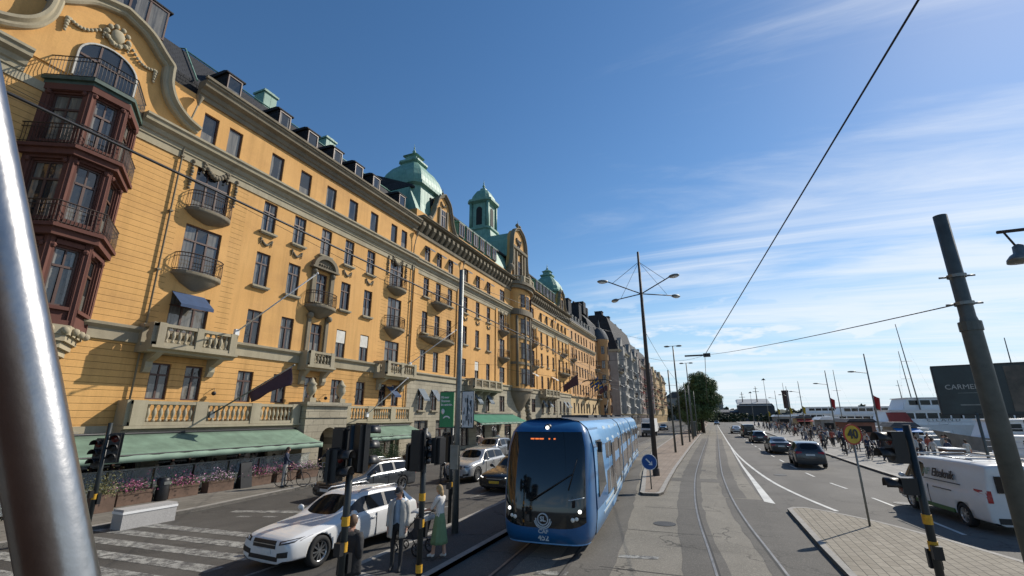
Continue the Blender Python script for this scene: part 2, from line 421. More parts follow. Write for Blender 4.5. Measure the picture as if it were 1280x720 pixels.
def text_mb(body, size, depth=.006, align='CENTER', bold=0.0, sx=1):
    """writing as a real raised mesh; lies in xz, reads facing -y"""
    cu = bpy.data.curves.new('t', 'FONT'); cu.body = body; cu.size = size; cu.extrude = depth / 2; cu.align_x = align; cu.align_y = 'CENTER'; cu.offset = bold
    cu.resolution_u = 3
    o = bpy.data.objects.new('t', cu); C.objects.link(o)
    dg = bpy.context.evaluated_depsgraph_get(); dg.update()
    me = bpy.data.meshes.new_from_object(o.evaluated_get(dg))
    b = MB(); b.add([(v.co.x * sx, -v.co.z, v.co.y) for v in me.vertices], [tuple(p.vertices) for p in me.polygons])
    bpy.data.objects.remove(o); bpy.data.curves.remove(cu); bpy.data.meshes.remove(me)
    return b
def frame_mtx(origin, right, up=(0, 0, 1)):
    """matrix taking x->right, z->up, -y->outward normal"""
    r = Vector(right).normalized(); u = Vector(up).normalized(); n = r.cross(u).normalized()   # outward
    m = Matrix(((r.x, -n.x, u.x), (r.y, -n.y, u.y), (r.z, -n.z, u.z))).to_4x4()
    return Matrix.Translation(origin) @ m
# ------------------------------------------------------------------ ground, roads, water
def sheet(name, poly, z, m, thick=None):
    b = MB()
    if thick: b.prism(poly, z - thick, z)
    else: b.add([(p[0], p[1], z) for p in poly], [tuple(range(len(poly)))])
    return b.build(name, m, kind='structure')
def strip_poly(line, w0, w1):
    """offset polyline (x,y): returns polygon between offsets w0 and w1 (positive = right)"""
    def off(w):
        out = []
        for i, p in enumerate(line):
            a = Vector(line[max(i - 1, 0)]); c = Vector(line[min(i + 1, len(line) - 1)]); d = (c - a).normalized(); nrm = Vector((d.y, -d.x))
            out.append(tuple(Vector(p) + nrm * w))
        return out
    return off(w0), off(w1)
def smooth(line, k=3):
    for _ in range(k):
        out = [line[0]]
        for a, b in zip(line, line[1:]):
            out += [(a[0] * .75 + b[0] * .25, a[1] * .75 + b[1] * .25), (a[0] * .25 + b[0] * .75, a[1] * .25 + b[1] * .75)]
        line = out + [line[-1]]
    return line
def band(mb, line, w0, w1, z, mi=0, h=0):
    a, c = strip_poly(line, w0, w1); n = len(line)
    vs = [(p[0], p[1], z) for p in a] + [(p[0], p[1], z) for p in c]
    fs = [(i, i + n, i + n + 1, i + 1) for i in range(n - 1)]
    if h:
        vs += [(p[0], p[1], z - h) for p in a] + [(p[0], p[1], z - h) for p in c]
        fs += [(i, i + 1, i + 1 + 2 * n, i + 2 * n) for i in range(n - 1)] + [(i + n, i + 3 * n, i + 3 * n + 1, i + n + 1) for i in range(n - 1)]
        fs += [(0, 2 * n, 3 * n, n), (n - 1, 2 * n - 1, 4 * n - 1, 3 * n - 1)]
    mb.add(vs, fs, mi)

sheet('ground', [(-1500, -300), (20.5, -300), (20.5, 330), (60, 420), (60, 900), (-1500, 900)], 0, M['asphalt'], 3)
wm_ = NT('harbour water')
wv1 = wm_.noise(.5, 6, .6, st=(1, .45, 1)); wm_.bump(wv1, .5, .3)
M['water'] = wm_.done((.02, .05, .065), .12, .6)
sheet('water', [(-2500, -1200), (3500, -1200), (3500, 4200), (-2500, 4200)], -1.4, M['water'])

# left carriageway, darker newer asphalt
sheet('carriageway', [(-18.9, -40), (-8.2, -40), (-8.2, 22), (-8.4, 60), (-9.0, 100), (-9.3, 320), (-20.5, 320), (-20.2, 60), (-19.5, 20)], .004, M['asphalt2'])
right_edge = smooth([(11.5, -40), (10.6, 14), (9.4, 26), (8.8, 36), (8.75, 60), (9.2, 120), (9.5, 320)])
mb = MB(); L1 = [(2.9, -40), (2.5, 14), (2.4, 22), (2.0, 32), (1.75, 46), (1.2, 90), (.6, 180), (.4, 320)]
ml = smooth(L1); n = 40
def lerp_line(line, y):
    for a, b in zip(line, line[1:]):
        if a[1] <= y <= b[1]: return a[0] + (b[0] - a[0]) * (y - a[1]) / (b[1] - a[1])
    return line[-1][0] if y > line[-1][1] else line[0][0]
ys = [-40 + i * 4 for i in range(91)]
mb.add([(lerp_line(ml, y), y, .004) for y in ys] + [(lerp_line(right_edge, y) + .1, y, .004) for y in ys], [(i, i + 91, i + 92, i + 1) for i in range(90)])
mb.build('carriageway', M['asphalt'], kind='structure')

# tram track bed, concrete slabs with bitumen repair strips
TR = smooth([(1.5, -20), (1.1, 4), (.43, 12.4), (-.32, 20), (-.66, 29), (-.74, 36), (-.7, 60), (-.6, 120), (-.9, 320)])     # centre of the nearer track
TL = smooth([(-3.4, -20), (-3.95, 4), (-4.38, 13.2), (-4.85, 18), (-5.55, 24), (-6.6, 33), (-7.2, 40), (-7.9, 55), (-8.3, 80), (-8.6, 320)])
mb = MB(); bl = smooth([(-6.4, -20), (-6.0, 12), (-6.2, 22), (-8.0, 40), (-9.0, 60), (-9.4, 90), (-9.6, 320)])
mb.add([(lerp_line(bl, y), y, .008) for y in ys[5:]] + [(min(lerp_line(ml, y), lerp_line(TR, y) + 1.9), y, .008) for y in ys[5:]], [(i, i + 86, i + 87, i + 1) for i in range(85)])
mb.build('track_bed', M['trackbed'], kind='structure')
mb = MB()
rr = random.Random(4)
def ragged(line, w0, w1, z, mi=0, j=.05, step=.9, y0=-10, y1=80):
    yy = []; y = y0
    while y < y1: yy.append(y); y += step
    a = [(lerp_line(line, q) + w0 + rr.uniform(-j, j), q, z) for q in yy]; c = [(lerp_line(line, q) + w1 + rr.uniform(-j, j), q, z) for q in yy]
    n = len(yy); mb.add(a + c, [(i, i + n, i + n + 1, i + 1) for i in range(n - 1)], mi)
ragged(TR, -1.45, -.48, .012); ragged(TR, .45, 2.2, .012, y1=24); ragged(TR, .45, 1.3, .012, y0=23.5)
ragged(TL, .35, 1.75, .012, y1=40); ragged(TL, -2.3, -.4, .012, j=.06, y1=40)
for (x0, x1, y0, y1) in ((-2.9, .3, 28.2, 29.6), (-1.9, -.9, 33.5, 34.3)):
    mb.add([(x0, y0, .0135), (x1, y0 + .1, .0135), (x1, y1, .0135), (x0, y1 - .1, .0135)], [(0, 1, 2, 3)])
mb.build('asphalt_patches', M['patch'], kind='structure')
# slab joints
mb = MB()
for y in range(-4, 70, 4):
    mb.add([(-2.9, y, .0145), (-.2, y + .05, .0145), (-.2, y + .075, .0145), (-2.9, y + .03, .0145)], [(0, 1, 2, 3)])
mb.build('slab_joints', M['groove'], kind='structure')
for line in (TR, TL):
    b = MB()
    for s_ in (-.75, .75):
        band(b, line, s_ - .03, s_ + .03, .020, 0)
        band(b, line, s_ + (.045 if s_ < 0 else -.085), s_ + (.085 if s_ < 0 else -.045), .0165, 1)
    b.build('tram_rails', [M['rail'], M['groove']], kind='structure')

# road markings
mb = MB()
wl = smooth([(3.78, 21.7), (3.05, 25.1), (2.3, 30.4), (1.62, 43), (1.3, 58), (1.12, 90), (.62, 178), (.4, 320)])
band(mb, wl, -.08, .08, .014)
mb.add([(1.50, 22.9, .0145), (1.86, 22.5, .0145), (1.66, 30.1, .0145), (1.48, 37.5, .0145), (1.30, 58, .0145), (1.22, 58, .0145), (1.34, 37.5, .0145), (1.44, 30.1, .0145)], [(0, 1, 2, 7), (7, 2, 3, 6), (6, 3, 4, 5)])
ld = smooth([(6.5, 18), (5.85, 26), (4.95, 31.5), (4.55, 39), (4.3, 47), (3.85, 60), (3.6, 120)])
y = 19
while y < 150:
    seg = [(lerp_line(ld, y + k * .5), y + k * .5) for k in range(5)]; band(mb, seg, -.06, .06, .014); y += 4.6
mb.build('road_markings', M['paint2'], kind='structure')
mb = MB()
y = -6
ll = [(-10.0, -40), (-10.1, 16), (-10.3, 22), (-11.4, 40), (-12.4, 60), (-13, 320)]
while y < 200:
    band(mb, [(lerp_line(ll, y), y), (lerp_line(ll, y + 3), y + 3)], -.06, .06, .0095); y += 9 if y > 30 else 4.2
band(mb, [(lerp_line(bl, q) - .25, q) for q in (42, 50, 60, 80, 100, 150, 200, 300)], -.07, .07, .0115)
for k in range(6):      # give-way style dashes
    mb.add([(-16.2 + k * .9, 12.6 + k * .35, .0095), (-15.75 + k * .9, 12.75 + k * .35, .0095), (-15.75 + k * .9, 12.95 + k * .35, .0095), (-16.2 + k * .9, 12.8 + k * .35, .0095)], [(0, 1, 2, 3)])
mb.add([(-17.2, 13.1, .0095), (-14.3, 14.1, .0095), (-14.4, 14.5, .0095), (-17.3, 13.45, .0095)], [(0, 1, 2, 3)])
for (x, y, l) in ((-2.15, 13.1, .95), (-3.8, 11.1, .7)):
    mb.add([(x - l / 2, y - .2, .0155), (x + l / 2, y, .0155), (x + l / 2, y + .25, .0155), (x - l / 2, y + .05, .0155)], [(0, 1, 2, 3)])
mb.build('road_markings', M['paint'], kind='structure')
# zebra crossing at the hotel corner: bars run along the street direction of the side road
mb = MB()
for k in range(11):
    y0 = 10.35 - k * .92
    sh = k * .10
    mb.add([(-18.6 - sh, y0, .0095), (-11.3 + sh * .5, y0 + .55, .0095), (-11.3 + sh * .5, y0 + 1.0, .0095), (-18.6 - sh, y0 + .47, .0095)], [(0, 1, 2, 3)])
mb.build('zebra_crossing', M['paint'], kind='structure')
for k in range(3):
    b = MB(); b.add([(-8.1 + k * .0, 8.2 - k * 1.0, .0175), (-6.0, 8.3 - k, .0175), (-6.0, 8.75 - k, .0175), (-8.1, 8.65 - k, .0175)], [(0, 1, 2, 3)])
    b.build('road_markings', M['paint'], kind='structure')

# pavements
def raised(name, line, mtop, z=.12, kw=.28, closed=True):
    n = len(line)
    b = MB(); b.prism(line, -.05, z - .004, 0); b.build(name, mtop, kind='structure')
    b = MB(); lp = line + [line[0], line[1]]
    pts = []
    cx = sum(p[0] for p in line) / n; cy = sum(p[1] for p in line) / n
    m_ = len(line)
    inner = []
    for i in range(m_):
        p0 = Vector(line[i - 1]); p1 = Vector(line[i]); p2 = Vector(line[(i + 1) % m_])
        d1 = (p1 - p0).normalized(); d2 = (p2 - p1).normalized()
        n1_ = Vector((-d1.y, d1.x)); n2_ = Vector((-d2.y, d2.x)); q = (n1_ + n2_)
        q = q.normalized() if q.length > 1e-6 else n1_
        inner.append(p1 + q * kw / max(.35, q.dot(n1_)))
    vs = [(p[0], p[1], z) for p in line] + [(p[0], p[1], z) for p in inner] + [(p[0], p[1], -.04) for p in line]
    fs = [(i, (i + 1) % m_, m_ + (i + 1) % m_, m_ + i) for i in range(m_)] + [(i, 2 * m_ + i, 2 * m_ + (i + 1) % m_, (i + 1) % m_) for i in range(m_)]
    b.add(vs, fs); b.build('kerb', M['kerb'], kind='structure')
raised('pavement', [(-40, -14), (-19.6, -14), (-18.9, -6), (-18.6, 4), (-18.55, 12.6), (-19.3, 18.7), (-20.2, 22), (-20.6, 30), (-20.9, 60), (-21.2, 118), (-30, 122), (-40, 122)], M['sidewalk'])
raised('pavement', [(-40, 137), (-21.3, 137), (-21.3, 330), (-40, 330)], M['sidewalk'])
mbk = [(x, y) for x, y in [(-3.3, 22.6), (-2.65, 22.75), (-2.5, 23.3), (-2.6, 27), (-2.7, 34), (-2.75, 56), (-2.55, 110), (-2.6, 320), (-7.0, 320), (-6.8, 143), (-6.7, 88), (-6.0, 49), (-4.55, 32), (-3.55, 23.6), (-3.5, 22.9)]]
raised('median', mbk, M['gravel'], .12, .2)
raised('traffic_island', [(-8.15, 9.2), (-6.9, 8.9), (-6.1, 9.4), (-6.1, 16), (-6.5, 24), (-7.2, 27.5), (-8.1, 27.8), (-8.5, 24)], asphalt('pavement asphalt', (.075, .073, .07), .2), .12, .18)
raised('traffic_island', [(2.75, -8), (9.2, -8), (8.6, 8), (6.5, 15.4), (5.6, 17.6), (4.55, 19.6), (3.5, 20.9), (2.75, 21.5), (2.3, 21.35), (2.1, 20.95), (2.2, 15.4), (2.4, 10)], M['paver'], .12, .16)
# quay promenade
pr = [(10.6, -40)] + [(lerp_line(right_edge, y) + .0, y) for y in (-20, 0, 10, 16, 20, 24, 28, 32, 36, 42, 60, 90, 120, 200, 320)]
raised('promenade', [(20.6, -40), (20.6, 325)] + pr[::-1], M['paver_far'], .13, .3)
b = MB(); b.box((20.2, -40, -1.6), (20.9, 325, .25)); b.build('quay_edge', M['kerb'], kind='structure')
# ------------------------------------------------------------------ building kit
WX = -25.0
_wc = {}
def window_mesh(w, h, lights=2, transom=.68, frame='wframe', arched=False):
    key = (round(w, 2), round(h, 2), lights, transom, frame)
    if key in _wc: return _wc[key]
    out = []
    for var in range(3):
        b = MB(); rv = random.Random(hash(key) % 1000 + var); t = .075
        b.box((-w / 2, -.05, 0), (-w / 2 + t, .06, h)); b.box((w / 2 - t, -.05, 0), (w / 2, .06, h))
        b.box((-w / 2 + t, -.05, 0), (w / 2 - t, .06, t)); b.box((-w / 2 + t, -.05, h - t), (w / 2 - t, .06, h))
        xs = [-w / 2 + t + (w - 2 * t) * i / lights for i in range(lights + 1)]
        zt = h * transom if transom else h - t
        if transom: b.box((-w / 2 + t, -.06, zt - .045), (w / 2 - t, .05, zt + .045))
        for x in xs[1:-1]:
            b.box((x - .05, -.045, t), (x + .05, .05, zt - .045))
            if transom: b.box((x - .03, -.04, zt + .045), (x + .03, .05, h - t))
        for i in range(lights):
            for (z0, z1) in ([(t, zt), (zt, h - t)] if transom else [(t, h - t)]):
                a = rv.uniform(-.012, .012); c = rv.uniform(-.012, .012)
                b.quad((xs[i], .0 + a, z0), (xs[i + 1], .0 - a + c, z0), (xs[i + 1], 0 - a, z1), (xs[i], a + c, z1), 1)
        out.append(b.mesh('window', [M[frame], M['glass']]))
    _wc[key] = out
    return out
WR = random.Random(5)
def add_window(parent, x, y, z, w, h, rot=PI / 2, lights=2, transom=.68, frame='wframe', sill=True, name='window', sill_m='trim'):
    o = place(WR.choice(window_mesh(w, h, lights, transom, frame)), name, parent, (x, y, z), rot)
    if sill:
        key = ('sill', round(w, 2), sill_m)
        if key not in _wc:
            b = MB(); b.box((-w / 2 - .12, -.36, -.12), (w / 2 + .12, -.0, 0)); b.box((-w / 2 - .05, -.30, -.2), (w / 2 + .05, -.15, -.12)); _wc[key] = b.mesh('sill', [M[sill_m]])
        s = bpy.data.objects.new('sill', _wc[key]); C.objects.link(s); s.parent = o; s.location = (0, 0, 0)
    return o
def facade_wall(mb, X, y0, y1, z0, z1, holes, mf, depth=.24):
    """front skin with rectangular holes and their reveals; mf(y,z) -> material index"""
    cuts_y = sorted({y0, y1} | {q for h in holes for q in h[:2]} | set(EXTRA_Y)); cuts_z = sorted({z0, z1} | {q for h in holes for q in h[2:4]} | set(EXTRA_Z))
    cuts_y = [q for q in cuts_y if y0 <= q <= y1]; cuts_z = [q for q in cuts_z if z0 <= q <= z1]
    for a, b_ in zip(cuts_y, cuts_y[1:]):
        # merge vertically
        zs = None
        for c, d in zip(cuts_z, cuts_z[1:]):
            ym, zm = (a + b_) / 2, (c + d) / 2
            if any(h[0] < ym < h[1] and h[2] < zm < h[3] for h in holes): continue
            mb.quad((X, a, c), (X, b_, c), (X, b_, d), (X, a, d), mf(ym, zm))
    for h in holes:
        a, b_, c, d = h[:4]; q = X - depth; mi = mf((a + b_) / 2, (c + d) / 2)
        mb.quad((X, a, c), (q, a, c), (q, a, d), (X, a, d), mi); mb.quad((X, b_, c), (X, b_, d), (q, b_, d), (q, b_, c), mi)
        mb.quad((X, a, d), (q, a, d), (q, b_, d), (X, b_, d), mi); mb.quad((X, a, c), (X, b_, c), (q, b_, c), (q, a, c), mi)
def cornice(mb, X, y0, y1, z0, z1, out, mi=0, steps=None):
    """classical stepped moulding, prism along y, projecting `out` at its top"""
    h = z1 - z0
    prof = [(X - .05, z0), (X + out * .18, z0), (X + out * .22, z0 + h * .22), (X + out * .35, z0 + h * .28), (X + out * .45, z0 + h * .5),
            (X + out * .82, z0 + h * .62), (X + out * .86, z0 + h * .8), (X + out, z0 + h * .88), (X + out, z1), (X - .05, z1 + .03)]
    mb.prism_y(prof, y0, y1, mi)
def dentils(mb, X, y0, y1, z0, z1, out, pitch, w_=.5, mi=0):
    n = int((y1 - y0) / pitch); p = (y1 - y0) / n
    for i in range(n):
        y = y0 + p * (i + .5); mb.prism_y([(X, z0), (X + out * .35, z0), (X + out, z0 + (z1 - z0) * .6), (X + out, z1), (X, z1)], y - p * w_ / 2, y + p * w_ / 2, mi)
_bal = [(.045, 0), (.075, .03), (.07, .08), (.04, .12), (.055, .2), (.085, .32), (.08, .42), (.045, .52), (.035, .6), (.06, .66), (.07, .7)]
def balustrade(mb, pts, z0, h=1.1, mi=0, ped=3.2, sp=.27, pedw=.5, skip_ends=False):
    for si, ((x0, y0), (x1, y1)) in enumerate(zip(pts, pts[1:])):
        L = math.hypot(x1 - x0, y1 - y0); ux, uy = (x1 - x0) / L, (y1 - y0) / L; e_ = .004 * (si % 3)
        def obox(a, b_, w_, za, zb):
            w_ -= e_; za -= e_ * .5; zb -= e_
            nx, ny = -uy * w_ / 2, ux * w_ / 2
            mb.prism([(x0 + ux * a + nx, y0 + uy * a + ny), (x0 + ux * a - nx, y0 + uy * a - ny), (x0 + ux * b_ - nx, y0 + uy * b_ - ny), (x0 + ux * b_ + nx, y0 + uy * b_ + ny)], za, zb, mi)
        if L < 1.0: obox(0, L - .02, .31, z0, z0 + h + .02); continue
        n = max(1, round(L / ped)); seg = L / n
        obox(0, L, .26, z0, z0 + .16); obox(0, L, .30, z0 + h - .15, z0 + h)
        for i in range(n + 1):
            a = min(max(i * seg - pedw / 2, 0), L - pedw); obox(a, a + pedw, .33, z0 + .001, z0 + h + .03)
        for i in range(n):
            a, b_ = i * seg + pedw / 2 + (pedw / 2 if i == 0 else 0), (i + 1) * seg - pedw / 2 - (pedw / 2 if i == n - 1 else 0)
            k = max(1, int((b_ - a) / sp))
            for j in range(k):
                t = a + (b_ - a) * (j + .5) / k
                sc = (h - .31) / .7
                mb.lathe([(r * 1.15, z * sc) for r, z in _bal], (x0 + ux * t, y0 + uy * t, z0 + .16), 6, mi)
def iron_rail(mb, pts, z0, h=1.0, sp=.13, mi=0):
    P = [Vector((p[0], p[1], 0)) for p in pts]
    for zz_ in (z0 + .08, z0 + h * .8, z0 + h): mb.tube([(p.x, p.y, zz_) for p in P], .022 if zz_ < z0 + h else .032, 4, mi, False)
    L = [0]
    for a, b_ in zip(P, P[1:]): L.append(L[-1] + (b_ - a).length)
    n = int(L[-1] / sp)
    for i in range(n + 1):
        t = L[-1] * i / n
        for k in range(len(P) - 1):
            if L[k] <= t <= L[k + 1] + 1e-6:
                p = P[k].lerp(P[k + 1], (t - L[k]) / max(1e-6, L[k + 1] - L[k])); break
        bel = .07
        mb.tube([(p.x, p.y, z0), (p.x + bel * .6, p.y, z0 + h * .3), (p.x, p.y, z0 + h)], .012, 3, mi, False)
def half_oval(cx, cy, rx, ry, n=12):
    return [(cx + rx * math.sin(PI * i / n) ** .75, cy - ry * math.cos(PI * i / n)) for i in range(n + 1)]
def iron_balcony(parent, y, z, ry, rx=.95, console=.75, X=WX, rail='rust_iron', h=.95):
    """bellied stone balcony floor with a carved console below and an iron railing"""
    b = MB(); ov = half_oval(X, y, rx, ry)
    b.prism(ov[::-1] if False else ov, z - .12, z, 0)
    prof = [(1.04, -.12), (1.04, -.2), (.95, -.24), (.86, -.34), (.62, -.34 - console * .45), (.3, -.34 - console * .8), (.1, -.34 - console)]
    b.lathe([(r, zz_) for r, zz_ in prof], (X, y, z), 14, 0, -PI / 2, PI / 2, rx, ry)
    o = b.build('balcony', M['trim_dark'], parent)
    r_ = MB(); iron_rail(r_, [(p[0] - .04 if i not in (0, len(ov) - 1) else p[0], p[1]) for i, p in enumerate(ov)], z, h)
    r_.build('railing', M[rail], o)
    return o
def stone_balcony(parent, y0, y1, z, out=1.15, h=1.05, X=WX, brackets=2, bal=True):
    b = MB()
    b.prism_y([(X, z - .3), (X + out * .8, z - .3), (X + out * .85, z - .2), (X + out + .08, z - .12), (X + out + .08, z), (X, z)], y0, y1, 0)
    for i in range(brackets):
        y = y0 + (y1 - y0) * ((i + .5) / brackets if brackets > 2 else (.14 + .72 * i))
        b.prism_y([(X, z - 1.25), (X + .18, z - 1.2), (X + .3, z - .95), (X + .28, z - .7), (X + out * .55, z - .52), (X + out * .8, z - .3), (X, z - .3)], y - .16, y + .16, 0)
    o = b.build('balcony', M['trim'], parent)
    r_ = MB(); q = X + out - .1
    balustrade(r_, [(X + .02, y0 + .17), (q, y0 + .17), (q, y1 - .17), (X + .02, y1 - .17)], z, h, ped=2.0, pedw=.34)
    r_.build('balustrade', M['trim'], o)
    return o
def garland(mb, X, y, z, s=1.0, mi=0, n=9, span=.42, drop=.35):
    """festoon of carved leaves with two hanging tails"""
    for i in range(n):
        t = i / (n - 1); yy = y - span * s + 2 * span * s * t; zz_ = z - drop * s * math.sin(PI * t)
        mb.ball((X + .05, yy, zz_), .075 * s * (1 + .5 * math.sin(PI * t)), 6, mi)
    for sg in (-1, 1):
        for k in range(4): mb.ball((X + .05, y + sg * (span + .05) * s, z + .05 - k * .13 * s), (.085 - .012 * k) * s, 6, mi)
def window_awning(parent, X, y, ztop, w, out=.75, drop=.75, m='navy'):
    b = MB(); t = .02
    b.prism_y([(X, ztop), (X + out, ztop - drop), (X + out, ztop - drop - .03), (X, ztop - .03)], y - w / 2, y + w / 2)
    b.prism_y([(X + out - .01, ztop - drop), (X + out + .01, ztop - drop), (X + out + .01, ztop - drop - .16), (X + out - .01, ztop - drop - .16)], y - w / 2, y + w / 2)
    o = b.build('window_awning', M[m], parent)
    a = MB()
    for s in (-1, 1): a.tube([(X, y + s * w / 2, ztop - drop), (X + out, y + s * w / 2, ztop - drop - .01)], .015, 4)
    a.build('awning_arm', M['iron'], o)
def dormer(parent, y, z0, z1, w, xf, xb, front='wframe', roofm='slate', copper_cap=False, lights=2):
    b = MB()
    hw = w / 2
    # cheeks + roof
    b.add([(xf, y - hw, z0), (xf, y - hw, z1), (xb, y - hw, z1), (xf, y + hw, z0), (xf, y + hw, z1), (xb, y + hw, z1), (xb, y - hw, z0), (xb, y + hw, z0)],
          [(0, 1, 2, 6), (3, 7, 5, 4), (0, 3, 4, 1)], 0)
    cap = [(xf + .14, z1), (xf + .14, z1 + .1), (xf - .2, z1 + .22), (xb - .3, z1 + .3), (xb - .3, z1)]
    b.prism_y(cap, y - hw - .12, y + hw + .12, 0)
    o = b.build('dormer', M[roofm], parent)
    add_window(o, xf + .06, y, z0 + .08, w - .1, z1 - z0 - .12, lights=lights, transom=0, frame=front, sill=False)
    return o
def pediment(mb, X, y, z, w, h, mi=0):
    poly = [(y - w / 2, z)] + [(y - w / 2 * math.cos(PI * i / 12), z + h * math.sin(PI * i / 12)) for i in range(13)]
    mb.prism_x([(y - w / 2 - .1, z - .12), (y + w / 2 + .1, z - .12), (y + w / 2 + .1, z), (y - w / 2 - .1, z)], X, X + .4, mi)
    outer = [(y - w / 2 * math.cos(PI * i / 12), z + h * math.sin(PI * i / 12)) for i in range(13)]
    inner = [(y - w * .38 * math.cos(PI * i / 12), z + h * .72 * math.sin(PI * i / 12)) for i in range(13)]
    for i in range(12): mb.prism_x([inner[i + 1], inner[i], outer[i], outer[i + 1]], X, X + .38, mi)
    mb.prism_x(inner[::-1], X, X + .15, mi)
    for k in range(5): mb.ball((X + .16, y - w * .2 + k * w * .1, z + h * .25), .09, 6, mi)
def gable_part(parent, name, pts, X0, X1, m):
    """thick curved gable from an outline in (y,z)"""
    b = MB(); b.prism_x(pts, X0, X1); return b.build(name, m, parent)
def volute_edge(mb, pts, X, wd=.30, out=.28, mi=0):
    """moulded coping swept along an outline in (y,z)"""
    P = [Vector(p) for p in pts]; n = len(P); prof = [(-.5, -.2), (-.5, out * .45), (-.3, out * .62), (-.05, out * .6), (.05, out * .75), (.2, out), (.5, out), (.55, out * .8), (.55, -.2)]; m = len(prof); V = []
    for i in range(n):
        d = (P[min(i + 1, n - 1)] - P[max(i - 1, 0)]).normalized(); q = Vector((-d.y, d.x))
        if q.dot(P[i] - Vector((sum(p.x for p in P) / n, 18))) < 0: q = -q
        for a, x in prof: c = P[i] + q * wd * a; V.append((X + x, c.x, c.y))
    F = [(i * m + k, (i + 1) * m + k, (i + 1) * m + k + 1, i * m + k + 1) for i in range(n - 1) for k in range(m - 1)]
    F += [tuple(range(m)), tuple((n - 1) * m + k for k in range(m))[::-1]]; mb.add(V, F, mi)
def crv(pts, k=2):
    return smooth(pts, 3)
def finial(mb, c, s=1, mi=0):
    mb.lathe([(.3 * s, 0), (.34 * s, .15 * s), (.15 * s, .3 * s), (.22 * s, .55 * s), (.28 * s, .7 * s), (.12 * s, .95 * s), (.06 * s, 1.2 * s), (.13 * s, 1.35 * s), (.04 * s, 1.5 * s), (.02 * s, 2.0 * s), (0, 2.05 * s)], c, 10, mi)
def flagpole(parent, x, y, z, L, up=35, yaw=0, flag=None):
    d = Vector((math.cos(R(up)) * math.cos(R(yaw)), math.cos(R(up)) * math.sin(R(yaw)), math.sin(R(up))))
    a = Vector((x, y, z)); e = a + d * L
    b = MB(); b.tube([a, e], [.045, .03], 6); b.ball(e, .07, 6); b.box((x - .05, y - .12, z - .18), (x + .12, y + .12, z + .15))
    o = b.build('flagpole', M['white' if flag is None else 'steel'], parent)
    if flag:
        f = MB(); k = L * .52
        def fn(u, v):
            p = e - d * (u * k + .1); s_ = 1 - .45 * u
            return (p.x + .10 * math.sin(7 * u + 2 * v) * v, p.y + .12 * math.sin(5 * u + 3 * v) * v, p.z - v * flag[1] * s_ - .05)
        f.grid(fn, 10, 8)
        g = f.build('flag', M[flag[0]], o)
        sm = g.modifiers.new('s', 'SOLIDIFY'); sm.thickness = .01
        if len(flag) > 2:
            c_ = MB()
            c_.grid(lambda u, v: tuple(Vector(fn(.42 + .12 * u, v)) + Vector((.03, 0, 0))), 2, 8); c_.grid(lambda u, v: tuple(Vector(fn(u, .42 + .16 * v)) + Vector((.03, 0, 0))), 10, 2)
            c_.build('flag_cross', M['flag_yellow'], g)
M['flag_plum'] = mat('dull plum flag cloth', (.075, .035, .045), .8)
M['flag_blue'] = mat('blue flag cloth', (.02, .07, .22), .8)
M['flag_yellow'] = mat('yellow flag cloth', (.75, .5, .03), .8)
M['curtain'] = mat('white roller blind', (.62, .6, .54), .8)
M['grey_awn'] = mat('grey blue awning cloth', (.11, .14, .17), .8)
M['red_awn'] = mat('red awning cloth', (.35, .03, .025), .8)
def body_box(mb, y0, y1, z1, X=WX, depth=15, mi=0, ends=True):
    """the rest of the building volume behind the street front"""
    a = X - .3; b_ = X - depth
    if ends:
        mb.quad((X, y0, 0), (X, y0, z1), (b_, y0, z1), (b_, y0, 0), mi); mb.quad((X, y1, 0), (b_, y1, 0), (b_, y1, z1), (X, y1, z1), mi)
    mb.quad((b_, y0, 0), (b_, y0, z1), (b_, y1, z1), (b_, y1, 0), mi); mb.quad((a, y0, z1), (a, y1, z1), (b_, y1, z1), (b_, y0, z1), mi)
    mb.quad((a, y0, 0), (a, y1, 0), (a, y1, z1), (a, y0, z1), mi + 0)
# ------------------------------------------------------------------ the orange hotel with the bay tower
ROWS = [(4.3, 6.05), (7.65, 9.72), (11.25, 13.4), (14.8, 16.85), (18.5, 20.35)]
EXTRA_Y, EXTRA_Z = [], []
B1 = thing('hotel_building', 'orange stucco hotel with oxblood bay tower, curved gable and dark dormer roof', 'building', (WX, 12, 0))
holes = []; wins = []
def W(y, w_, z0, z1, **k): holes.append((y - w_ / 2, y + w_ / 2, z0, z1)); wins.append((y, z0, w_, z1 - z0, k))
for c in (18.8, 21.2, 23.65, 26.05, 28.6, -.6, -3.0, -5.4, -7.8):
    for r, (a, b_) in enumerate(ROWS):
        W(c, .98 if r else 1.0, a, b_, sill=r > 1)
for c, ww in ((15.0, 2.0), (32.1, 1.9), (3.3, 2.0)):
    for r in (1, 2, 3): W(c, ww, ROWS[r][0] - (.0 if r == 1 else .35), ROWS[r][1] + (0 if r == 1 else .15), lights=3, sill=False)
    for s in (-.82, .82):
        W(c + s, .92, *ROWS[0], sill=False); W(c + s * .93, .88, *ROWS[4], transom=0, lights=1)
wins = [(y, z, w_, h, (dict(k, transom=0, lights=1) if z > 18 else k)) for y, z, w_, h, k in wins]
def mf1(y, z):
    if z < 3.1: return 2
    if z < 6.85: return 1
    if z > 17.3: return 0
    if y > 17.2 and y < 30.2: return 0
    if 13.55 < y < 16.45 or 31 < y < 33.3: return 0
    return 1
EXTRA_Y = [13.55, 16.45, 17.2, 30.2, 31.0, 33.3]; EXTRA_Z = [3.1, 6.85, 17.3]
gh = [(y, y + 2.6, .5, 2.75) for y in (-9, -5.6, -2.2, 1.2, 4.6, 8.0, 11.4, 14.8, 18.4, 27.0, 30.6)]
mb = MB(); facade_wall(mb, WX, -12, 34.6, 0, 21.1, holes + gh, mf1)
body_box(mb, -12, 34.6, 21.1, mi=3)
mb.build('wall', [M['orange'], M['orange_g'], M['stone'], M['dark']], B1)
